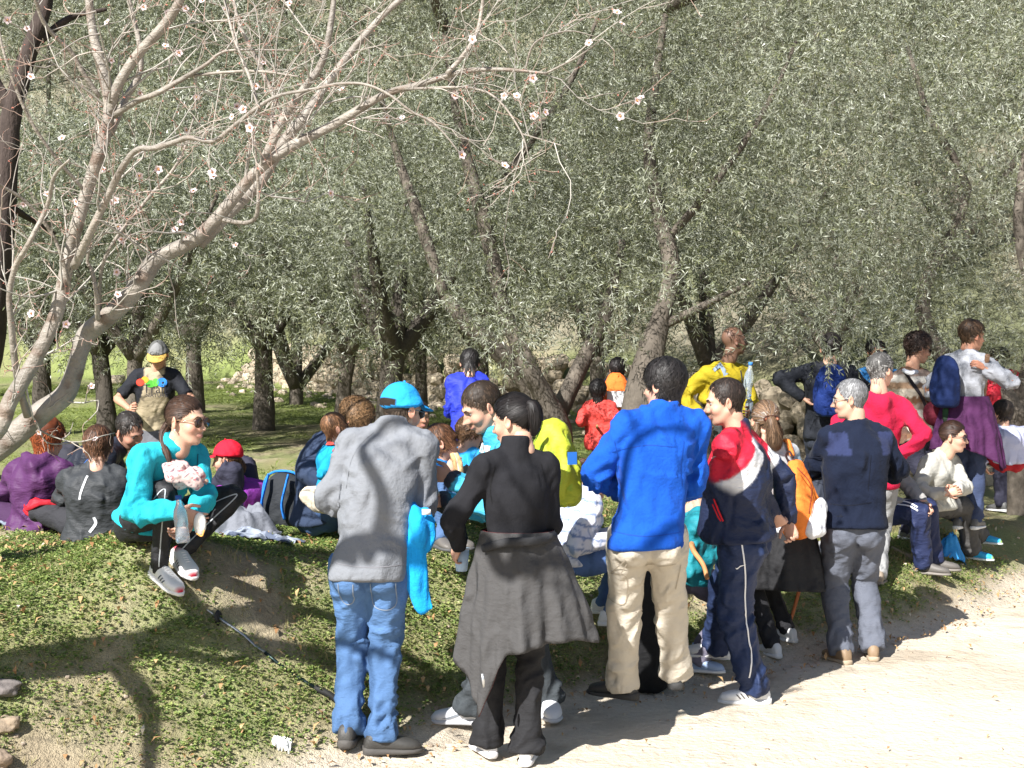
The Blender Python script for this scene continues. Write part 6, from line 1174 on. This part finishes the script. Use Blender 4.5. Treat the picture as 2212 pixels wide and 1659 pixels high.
m27 = person('little curly-haired child in blue jacket beside the laughing boy', d=8.7, feet=[(1005, 1120, -.1, 0), (1025, 1120, -.1, 0)], H=1.1, face=20, hface=70, hpitch=-12, pel=(1003, 1070, 0), neck=(1006, 975, 0), head=(1016, 937, 0), child=1, lod=0, seat=True, hands=[(985, 1040, .2), (1030, 1040, .2)], elb=[A(-1, 0, -.6), A(1, 0, -.6)], knees=[A(0, 0, 1)] * 2,
    top=dict(col=A(.02, .28, .60), mat='shell', hem=-.15, ease=1.3, collar=.03), bot=dict(col=A(.12, .12, .10)), shoes=dict(col=(.1, .1, .1)), hair=hair('fringe', (.13, .07, .035), curly=True, thick=.022, len=.06, mess=1.0, lift=.5, n=1800))
m28 = person('brown-haired child mostly hidden behind the boy with the sandwich', d=8.75, feet=[(905, 1120, .1, 0), (925, 1120, .1, 0)], H=1.25, face=70, hface=100, hpitch=-8, pel=(905, 1085, 0), neck=(905, 1005, 0), head=(905, 962, 0), child=.8, lod=1, seat=True, knees=[A(0, 0, 1)] * 2, hands=[(930, 1060, .1), (930, 1060, -.1)], top=dict(col=A(.02, .25, .55), mat='fleece', hem=-.1, ease=1.2), bot=dict(col=A(.1, .1, .12)), shoes=dict(col=(.1, .1, .1)), hair=hair('fringe', (.13, .06, .03), thick=.016))
m28b = person('person in maroon top glimpsed behind the blue cap', d=9.6, feet=[(900, 0, 0), (925, 0, 0)], H=1.35, face=150, hface=150, head=(905, 900, 0), neck=(905, 935, 0), pel=(905, 1040, 0), lod=2, top=dict(col=A(.10, .012, .025), mat='fleece', hem=-.1), bot=dict(col=A(.03, .03, .04)), shoes=dict(col=(.1, .1, .1)), hair=hair('short', (.03, .02, .02)), skin=A(.35, .19, .12))
m29 = person('black-haired person in ultramarine jacket seen from behind under the leaning trunk', d=11.6, feet=[(995, 0, 0), (1030, 0, 0)], H=1.50, build=.85, face=-15, hface=0, hpitch=-35, pel=(1005, 940, 0), neck=(1012, 812, .1), head=(1015, 785, .16), female=True, lod=1, slump=.05, hands=[(992, 900, .25), (1030, 900, .25)], elb=[A(-.3, -.6, -.6), A(.3, -.6, -.6)], top=dict(col=A(.02, .035, .42), mat='shell', hem=-.1, ease=1.2, wr=.014), bot=dict(col=A(.014, .014, .016)), shoes=dict(col=(.1, .1, .1)), hair=hair('female', (.014, .012, .012), thick=.022, len=.08))
m30 = person('black-haired hiker in dark jacket with orange rucksack far under the olives', d=13.6, feet=[(1320, 0, 0), (1350, 0, 0)], H=1.50, face=12, head=(1335, 798, 0), neck=(1333, 822, 0), pel=(1332, 925, 0), female=True, lod=1, top=dict(col=A(.02, .025, .05), mat='shell', hem=-.1, ease=1.1), bot=dict(col=A(.02, .02, .03)), shoes=dict(col=(.1, .1, .1)), hair=hair('female', (.015, .012, .012), thick=.02, len=.07))
b2_, x, fw, up, _ = blob_thing('backpack', 'small orange rucksack with white map pocket worn under the olives', 'backpack', P(1330, 890, 13.4), A(0, .02, 1), A(-.1, -1, 0), (.25, .18, .38), (.78, .17, .03), m_cloth, wr=.006)
mb = MB(); mb.add(*boxm(P(1335, 862, 13.28), (.105, .012, .075), rotz(.1)), col=(.6, .6, .62)); mb.build('map_pocket', m_plain, b2_, smooth=False)
for k in (-1, 1): mb = MB(); mb.add(*tube([P(1330 + k * 13, 830, 13.4), P(1330 + k * 15, 818, 13.55), P(1330 + k * 18, 830, 13.65)], .016, 6, 8, flat=.4), col=(.75, .17, .03)); mb.build('shoulder_strap', m_cloth, b2_)
m31 = person('child with black hair and coral red jacket walking under the olives', d=13.2, feet=[(1290, 0, 0), (1308, 0, 0)], H=1.22, face=10, head=(1292, 845, 0), neck=(1296, 868, 0), pel=(1298, 945, 0), child=.7, lod=1, hands=[(1282, 920, 0), (1315, 930, 0)], top=dict(col=A(.60, .06, .05), mat='shell', hem=-.35, ease=1.3, wr=.012), bot=dict(col=A(.02, .02, .04)), shoes=dict(col=(.1, .1, .1)), hair=hair('female', (.012, .01, .01), thick=.03, len=.08))
def plaid(V, c, sk, bones):
    w = np.sin(V[:, 2] * 95 + V[:, 0] * 20); w2 = np.sin((V[:, 0] + V[:, 1]) * 90); c = c.copy(); c[(w > .8)] = A(.18, .24, .42); c[(w2 > .88)] = A(.30, .36, .52); return c
m32 = person('girl in white and blue checked hoodie crouching with her head bowed', d=7.85, feet=[(1318, 1352, -.05, 0), (1300, 1325, .2, 0)][::-1], H=1.55, face=82, hips=80, hface=98, hpitch=-38, pel=(1232, 1205, 0), neck=(1278, 1075, .02), head=(1290, 1035, .0), female=True, lod=0, seat=True, slump=.08,
    hands=[(1335, 1150, .15), (1325, 1165, -.15)], elb=[A(-.3, .3, -1), A(-.3, -.5, -1)], knees=[A(1, .2, .9), A(1, -.1, .9)], toes=[95, 100], top=dict(col=A(.66, .66, .72), mat='cloth', hem=-.08, ease=1.15, hood=True, fn=plaid, name='hooded_top'), bot=dict(col=A(.085, .15, .33), mat='denim', name='jeans', r=(.105, .07, .055, 0), wr=.007), shoes=dict(col=(.72, .72, .72), sole=(.7, .7, .7)), hair=hair('female', (.07, .035, .022), thick=.014, comb=(0, -1, .4), len=.1, mess=.1, n=1600, locks=[([(0, -.09, .03), (0, -.13, .03), (0, -.14, -.02)], [.03, .035, .02], 80)]))

# people on the right, further back
def stripes(V, c, sk, bones):
    z = (V[:, 2] - sk['P'][2]) / .055; k = np.floor(z + .15 * vnoise(V * 5)).astype(int) % 5; pal = np.array([(.16, .085, .05), (.50, .44, .36), (.30, .20, .13), (.58, .55, .50), (.24, .18, .15)]); return pal[k]
m10 = person('dark-haired woman in brown and cream striped jumper with a strap across her chest', d=11.2, feet=[(1960, 0, 0), (1990, 0, 0)], H=1.62, face=142, hface=82, hpitch=-12, pel=(1972, 945, 0), neck=(1970, 802, 0), head=(1984, 752, 0), female=True, lod=0, build=1.1, hands=[(2010, 890, -.1), (1945, 900, 0)], top=dict(col=A(.4, .3, .2), mat='knit', hem=-.05, ease=1.15, fn=stripes, name='jumper'), bot=dict(col=A(.03, .03, .05)), shoes=dict(col=(.1, .1, .1)), skin=A(.40, .22, .15), hair=hair('female', (.03, .018, .014), curly=True, thick=.026, len=.06, mess=.8, lift=.4), glasses=dict(r=(.022, .017)))
band(m10, 'shoulder_strap', [P(1955, 800, 11), P(1975, 830, 11), P(1998, 865, 11), P(2008, 890, 11)], .03, (.025, .02, .025), m_cloth, 'top', 16, .006, v_)
mb = MB(); mb.add(*tube([P(1952, 800, 11.0), P(1966, 806, 10.93), P(1980, 803, 10.98)], .018, 8, 8), col=(.66, .68, .74)); mb.build('shirt_collar', m_cloth, m10['root'])
hb_ = empty('shoulder_bag', P(2018, 915, 10.9), 'dark crimson shoulder bag beside the striped jumper', 'bag'); mb = MB(); mb.add(*ball(P(2018, 893, 10.95), (.09, .06, .10), 10, 14), col=(.12, .012, .025)); mb.build('bag_body', m_cloth, hb_)
m11 = person('hiker in silvery white jacket with purple garment round the waist holding a tall stick', d=10.9, feet=[(2075, 0, 0), (2110, 0, 0)], H=1.62, face=35, hface=75, hpitch=-5, pel=(2088, 905, 0), neck=(2085, 770, .03), head=(2100, 725, .05), female=True, lod=1, build=.95, hands=[(2050, 880, .2), (2128, 795, -.15)], elb=[A(-1, 0, -.5), A(1, -.2, -.6)], top=dict(col=A(.27, .28, .31), mat='shell', hem=-.05, ease=1.1, wr=.018, collar=.03), bot=dict(col=A(.04, .055, .11), mat='denim'), shoes=dict(col=(.1, .1, .1)), skin=A(.40, .20, .13), hair=hair('female', (.06, .035, .02), thick=.022))
waist_sheet(m11['root'], m11['P'] + A(0, 0, .02), .17, .13, 0, [(-150, .2, .03), (-90, .26, .05), (-30, .22, .05), (20, .30, .06), (60, .42, .08), (100, .35, .06), (150, .2, .03)], (.06, .014, .06), (.05, .012, .05), 'tied_garment', .16, .02, 2.2)
tb_ = empty('woven_bag', P(2072, 925, 10.85), 'small woven bag with coloured stripes and silver top at the hip', 'bag'); V, F_ = loft([P(2070, 925, 10.84), P(2069, 905, 10.82), P(2069, 885, 10.84), P(2069, 872, 10.86)], A(1, .1, 0), A(0, 1, 0), [.11, .12, .12, .10], [.04, .05, .04, .03], 20, 3); mb = MB(); z = np.floor((V[:, 2] - V[:, 2].min()) / .032).astype(int) % 5; mb.add(V, F_, np.array([(.02, .02, .02), (.45, .12, .05), (.02, .03, .02), (.5, .45, .35), (.05, .12, .06)])[z]); mb.build('bag_body', m_knit, tb_); mb = MB(); mb.add(*ball(P(2069, 868, 10.84), (.10, .05, .035)), col=(.55, .56, .6)); mb.build('silver_top', m_shell, tb_)
bb_, x, fw, up, _ = blob_thing('backpack', 'deep blue rucksack worn by the hiker in the silvery jacket', 'backpack', P(2042, 880, 10.75), A(0, 0, 1), A(-1, -.4, 0), (.24, .18, .40), (.006, .017, .075), m_cloth)
def stick(label, p0, p1, r=.013, col=(.24, .13, .07), nm='walking_stick', bend=.01):
    o = empty(nm, p0, label, 'stick'); mb = MB(); V, F_, c = limb_mesh([p0, p0 * .65 + p1 * .35 + A(bend, 0, 0), p0 * .3 + p1 * .7 - A(bend, 0, 0), p1], [r * .9, r, r * 1.1, r * 1.2], 8, 24, .12, A(*col)); mb.add(V, F_, c); mb.build('shaft', m_twig, o); return o
stick('tall knobbly brown walking stick held upright by the hiker in silvery jacket', G(2112, 1120), P(2133, 768, 10.7), .016, (.22, .13, .08))
m12 = person('person with sunglasses in petrol blue shirt half hidden behind the raspberry hoodie', d=12.4, feet=[(1885, 0, 0), (1910, 0, 0)], H=1.62, face=170, hface=165, head=(1893, 762, 0), neck=(1893, 800, 0), pel=(1893, 925, 0), lod=1, top=dict(col=A(.02, .12, .30), mat='cloth', hem=-.1, ease=1.15, collar=.02), bot=dict(col=A(.03, .03, .05)), shoes=dict(col=(.1, .1, .1)), skin=A(.42, .23, .15), hair=hair('short', (.02, .016, .014), thick=.02), glasses=dict())
m13 = person('person in black jacket with blue rucksack standing in shade left of the grey-haired man', d=11.4, feet=[(1770, 0, 0), (1800, 0, 0)], H=1.70, face=10, head=(1795, 752, 0), neck=(1790, 790, 0), pel=(1785, 935, 0), lod=1, hands=[(1735, 860, -.1), (1830, 900, 0)], elb=[A(-1, -.5, -.5), A(1, 0, -.5)], top=dict(col=A(.014, .016, .022), mat='cloth', hem=-.1, ease=1.15), bot=dict(col=A(.03, .035, .05)), shoes=dict(col=(.05, .05, .05)), hair=hair('short', (.02, .016, .014)))
bl_, x, fw, up, _ = blob_thing('backpack', 'navy and cobalt rucksack hanging in shade on the person in black', 'backpack', P(1795, 900, 11.15), A(0, 0, 1), A(.3, -1, 0), (.28, .20, .42), (.01, .03, .16), m_cloth)
m14 = person('person in crimson jacket at the far edge of the group', d=13.0, feet=[(2165, 0, 0), (2190, 0, 0)], H=1.55, face=-30, hface=-60, head=(2155, 778, 0), neck=(2165, 805, 0), pel=(2175, 915, 0), lod=1, hands=[(2130, 880, 0), (2190, 890, -.1)], top=dict(col=A(.40, .015, .03), mat='shell', hem=-.1, ease=1.3, wr=.014), bot=dict(col=A(.03, .03, .05)), shoes=dict(col=(.1, .1, .1)), skin=A(.36, .19, .13), hair=hair('short', (.02, .015, .012), thick=.018))
m15 = person('dark-haired child in pale lilac top and red shorts crouching', d=11.6, feet=[(2150, 1010, .1, 0), (2190, 1010, .1, 0)], H=1.35, face=-8, hface=-25, pel=(2178, 1000, 0), neck=(2165, 925, .0), head=(2165, 893, .02), child=.6, lod=1, seat=True, slump=.03, hands=[(2125, 1010, .0), (2225, 960, .1)], elb=[A(-1, -.2, 0), A(1, 0, 0)], knees=[A(-.6, .5, .8), A(.6, .5, .8)], top=dict(col=A(.42, .44, .60), mat='cloth', hem=.02, ease=1.3), bot=dict(col=A(.33, .012, .02)), shoes=dict(col=(.1, .1, .1)), hair=hair('short', (.025, .018, .014), thick=.02))
m16 = person('seated woman with dark sunglasses in beige blouse, grey trousers and turquoise trainers', feet=[(2098, 1208), (2150, 1196)][::-1], H=1.66, face=140, hips=142, hface=118, hpitch=-6, pel=(2018, 1090, 10.75), neck=(2036, 985, 10.7), head=(2060, 943, 10.65), female=True, lod=0, seat=True, slump=.05,
    hands=[(2066, 1060, 10.4), (2045, 1066, 10.36)], elb=[A(1, 0, -1), A(-1, 0, -.8)], hdir=[A(-1, -.2, .3), A(.9, -.2, .3)], knees=[A(.3, -.2, 1), A(.2, -.2, 1)], toes=[125, 120], top=dict(col=A(.42, .41, .37), mat='cloth', hem=-.12, ease=1.15, collar=.03, wr=.010, name='blouse'), bot=dict(col=A(.075, .072, .070), mat='cloth', r=(.10, .078, .072, .012)), shoes=dict(col=(.03, .35, .65), sole=(.6, .65, .65), accent=A(.4, .6, .1)), hair=hair('female', (.04, .02, .014), thick=.012, comb=(0, -1, 0), len=.1, mess=.08), glasses=dict(r=(.03, .022)))
m17 = person('person in navy track trousers with white stripes seated behind the raspberry hoodie', feet=[(2018, 1232), (1995, 1240)], H=1.70, face=125, hips=120, hface=110, pel=(1872, 1118, 10.45), neck=(1915, 985, 10.5), head=(1930, 925, 10.5), lod=1, seat=True, hands=[(2000, 1098, 10.2), (1975, 1095, 10.2)], elb=[A(0, .3, -1), A(-.2, -.3, -1)], knees=[A(.2, -.2, 1), A(.0, -.3, 1)], toes=[100, 110], top=dict(col=A(.27, .26, .25), mat='cloth', hem=-.1, ease=1.1), bot=dict(col=A(.018, .026, .075), mat='shell', r=(.105, .08, .07, 0)), shoes=dict(col=(.12, .11, .10), sole=(.2, .18, .16)), hair=hair('short', (.04, .03, .02)))
for k in (0, 1): band(m17, 'white_stripe', [P(1935, 1082 + 7 * k, 10.2), P(1958, 1084 + 7 * k, 10.2), P(1972, 1092 + 7 * k, 10.2)], .012, (.6, .62, .66), None, 'bot', 10, .004, v_)
m33 = person('person in teal jacket crouching half hidden between the blue fleece and the track suit', d=8.0, feet=[(1500, 0, 0), (1520, 0, .15)], H=1.6, face=100, hface=100, hpitch=-30, pel=(1490, 1240, 0), neck=(1512, 1105, 0), head=(1530, 1062, 0), lod=1, seat=True, knees=[A(1, 0, .8), A(1, 0, .8)], hands=[(1560, 1180, 0), (1555, 1190, -.1)], top=dict(col=A(.015, .22, .27), mat='shell', hem=-.1, ease=1.2), bot=dict(col=A(.16, .15, .2)), shoes=dict(col=(.3, .4, .6)), hair=hair('short', (.05, .03, .02)))

# ------------------------------------------------------------------ things carried and lying about
bottle('large water bottle carried at the side of the man in yellow', P(1612, 862, 11.75), A(.12, 0, 1), .30, .04, (.05, .2, .55)); bottle('second smaller bottle hanging below the large one by the man in yellow', P(1618, 905, 11.78), A(.02, 0, 1), .2, .035, (.05, .2, .55), (.55, .65, .8))
bottle('little plastic bottle with sky blue cap in front of the seated boy', P(990, 1182, 7.2), A(-.05, 0, 1), .17, .026, (.03, .4, .8))
stick('orange brown walking stick behind the long-haired woman', G(1698, 1372), P(1762, 1120, 8.6), .012, (.5, .17, .07)); stick('thin light brown stick leaning by the teal jacket', G(1412, 1330), P(1402, 1230, 7.9), .012, (.42, .26, .14)); stick('varnished stick lying against the teal jacket', P(1528, 1250, 7.6), P(1492, 1165, 7.8), .014, (.5, .24, .1))
stick('thin stick propped by the child in the coral jacket', G(1280, 1000), P(1290, 920, 13.0), .011, (.3, .17, .08)); stick('long straight branch lying on the herbs below the seated people', G(1925, 1188) + A(0, 0, .02), G(2035, 1252) + A(0, 0, .02), .014, (.32, .26, .2), 'fallen_stick')
rk, x, fw, up, _ = blob_thing('rucksack', 'black rucksack with bright blue straps standing on the grass', 'backpack', onground(612, 8.7), A(.02, .05, 1), A(-.2, -1, 0), (.29, .21, .34), (.025, .028, .032), m_cloth)
for dx in (-.06, .07):
    mb = MB(); C = onground(612, 8.7); mb.add(*tube([C + x * dx + fw * .08 + U_ * .325, C + x * (dx + .0) + fw * .13 + U_ * .26, C + x * (dx + .02) + fw * .14 + U_ * .15, C + x * (dx + .01) + fw * .12 + U_ * .06], [.022] * 4, 8, 18, flat=.35, ref=A(0, 1, 0)), col=(.02, .18, .62)); mb.build('shoulder_strap', m_cloth, rk)
mb = MB(); mb.add(*tube([C + x * a * .145 + U_ * b for a, b in ((-.94, .05), (-.96, .19), (-.82, .295), (-.4, .345), (.4, .345), (.82, .295), (.96, .19), (.94, .05))], .008, 6, 30), col=(.02, .2, .6)); mb.build('piping', m_cloth, rk)
blob_thing('rucksack', 'tall black rucksack standing in shadow behind the beige trousers', 'backpack', G(1402, 1492), A(0, 0, 1), A(0, -1, 0), (.26, .22, .68), (.010, .010, .011), m_cloth)
def sheet(label, name, cat, C, w, dp, h, col, seed, matl=None, rot=0.0, sag=.5, patt=None):
    n = 34; g = np.linspace(-1, 1, n); Xs, Ys = np.meshgrid(g, g); e = 1 + .18 * n2(Xs, Ys, 1.3, seed); r = np.hypot(Xs, Ys); Q = np.stack([Xs * w * e, Ys * dp * e], -1) @ rotz(rot)[:2, :2].T; wx, wy = Q[..., 0] + C[0], Q[..., 1] + C[1]
    Zs = gz(wx, wy) + .015 + h * np.clip(1 - r ** 2 * .9, 0, 1) * (.7 + .5 * n2(Xs, Ys, 1.5, seed + 3)) + .035 * (1 - np.abs(n2(Xs, Ys, 2.6, seed + 7, 1)) * 2) * (1 - .3 * r); V = np.stack([wx, wy, np.maximum(Zs, gz(wx, wy) + .006)], -1).reshape(-1, 3); i = np.arange(n * n).reshape(n, n); F_ = np.stack([i[:-1, :-1], i[:-1, 1:], i[1:, 1:], i[1:, :-1]], -1).reshape(-1, 4); V2 = V - [0, 0, .005]
    c = np.tile(A(*col), (n * n, 1)); c = patt(V, c) if patt else c; o = place(name, mesh_from(np.vstack([V, V2]), np.vstack([F_, F_[:, ::-1] + n * n]), name, True, np.vstack([c, c * .8]), [matl or m_cloth]), (0, 0, 0)); return props(o, label, cat)
sheet('white and grey jacket spread over the legs beside the crimson cap', 'spread_jacket', 'jacket', onground(520, 8.35), .20, .16, .20, (.17, .18, .21), 2.0, None, .2, patt=lambda V, c: np.where((vnoise(V * [7, 7, 7]) > .25)[:, None], A(.10, .11, .13), c))
sheet('crumpled white and slate sheet lying on the grass behind the seated woman', 'crumpled_sheet', 'sheet', onground(565, 7.75), .22, .13, .05, (.26, .29, .35), 4.0, None, -.35, patt=lambda V, c: np.where((vnoise(V * [9, 9, 9] + 3) > .1)[:, None], A(.09, .11, .16), c))
sheet('pale blanket lying left of the woman in plum', 'blanket', 'blanket', onground(5, 8.6), .25, .2, .08, (.22, .26, .32), 6.0)
sheet('tiny white scrap of paper lying beside the jeans', 'paper_scrap', 'litter', G(610, 1617), .04, .025, .004, (.75, .75, .73), 8.0, m_plain)
sheet('black and red checked cloth on the ground behind the woman in black', 'checked_cloth', 'blanket', G(1240, 1135), .16, .14, .05, (.03, .02, .02), 9.0, None, 0, patt=lambda V, c: np.where(((np.sin(V[:, 0] * 110) > .3) & (np.sin(V[:, 1] * 110) > .0))[:, None], A(.35, .04, .04), c))
sheet('blue plastic bag behind the grey trousers of the seated woman', 'plastic_bag', 'bag', onground(2058, 10.9), .10, .10, .25, (.03, .25, .6), 10.0, m_shell)
# trekking pole lying in the herbs
q0, q1 = G(446, 1326) + U_ * .03, G(735, 1528) + U_ * .03
tp = empty('trekking_pole', q1, 'dark trekking pole lying in the herbs pointing at the man in jeans', 'pole'); f = q1 - q0
mid_ = [q0 + f * t for t in np.linspace(0, 1, 12)]; mid_ = [A(p[0], p[1], gz1(p[0], p[1]) + (.022 if i < 4 or i > 9 else .004)) for i, p in enumerate(mid_)]
for nm, a, b, r, c, mt in (('tip', 0, .06, .004, (.5, .5, .5), m_metal), ('lower_shaft', .05, .45, .007, (.25, .27, .30), m_metal), ('upper_shaft', .44, .82, .009, (.03, .05, .05), m_metal), ('grip', .81, 1.0, .017, (.015, .015, .015), m_rubber)):
    mb = MB(); mb.add(*tube([np.array([np.interp(t, np.linspace(0, 1, 12), [p[k] for p in mid_]) for k in range(3)]) for t in np.linspace(a, b, 6)], r, 8), col=c); mb.build(nm, mt, tp)
mb = MB(); mb.add(*loft([mid_[1] - f * .01, mid_[1] + f * .01], A(0, 0, 1), nrm(np.cross(f, U_)), .035, .035, 14), col=(.02, .02, .02)); mb.build('basket', m_rubber, tp)
def stone_at(label, x, y, r, seed, col, sink=.3):
    p = G(x, y); V, F_ = rock(seed, r, .42, 22, 30); V = V * (1 + .10 * fbm(V / max(r) * 3.5 + seed, 3))[:, None]; mb = MB(); mb.add(V + p + A(0, 0, r[2] * (1 - sink)), F_, A(*col)); o = mb.build('stone', m_stone, None); return props(o, label, 'stone')
stone_at('dark flat-topped stone in shadow near the tan stones', 8, 1492, (.09, .06, .03), 1, (.16, .14, .13), .55); stone_at('larger tan stone poking from the herbs', 14, 1575, (.055, .05, .035), 2, (.27, .21, .15), .5); stone_at('rough tan stone at the very corner of the bank', -4, 1652, (.055, .05, .04), 5, (.25, .19, .14), .5); stone_at('pebble at the path edge beside the white trainer', 1118, 1592, (.022, .02, .018), 4, (.42, .33, .24)); stone_at('large pale boulder in the grass behind the grove', 250, 830, (.22, .16, .12), 2, (.42, .35, .26))
# fallen leaves, twigs and crumbs
m_fall = leafmat('fallen_leaf', (.28, .14, .055), (.50, .33, .16), .7, .1, None, (.68, .6, .46))
n = 8500; x = rng.uniform(-4, 5, n); y = rng.uniform(4.3, 12.5, n); sE = edge_s(x, y); ok = (sE > -.25) | (rng.random(n) < .04); x, y = x[ok], y[ok]; fl_ = np.array([leafq(.035, .014, .15, 0, (0, 0, .006), .25)])
o = place('fallen_leaves', scatter('fallen_leaves', fl_, np.stack([x, y, gz(x, y) + .012], -1), zyaw(len(x), .5), rng.uniform(.6, 1.7, len(x)), m_fall), (0, 0, 0)); props(o, 'brown and straw-coloured fallen leaves scattered over the bank', None, None, 'stuff')
n = 4500; x = rng.uniform(-3.5, 6, n); y = rng.uniform(4, 13, n); ok = (edge_s(x, y) < .7) & (rng.random(n) < .4 + .6 * (np.abs(edge_s(x, y)) < .4)); x, y = x[ok], y[ok]; V, F_ = rock(3, (1, .8, .6), .2, 4, 6); tri = np.array([[V[i] for i in (list(f) + [f[-1]])[:4]] for f in F_]) * .009
o = place('pebbles', scatter('pebbles', tri, np.stack([x, y, gz(x, y) + .004], -1), zyaw(len(x)), rng.uniform(.3, 1.5, len(x)) ** 1.5, mat('pebble', rough=.9, col=(.36, .29, .22), rand=.4)), (0, 0, 0)); props(o, 'small pebbles and crumbs of earth by the path', None, None, 'stuff')
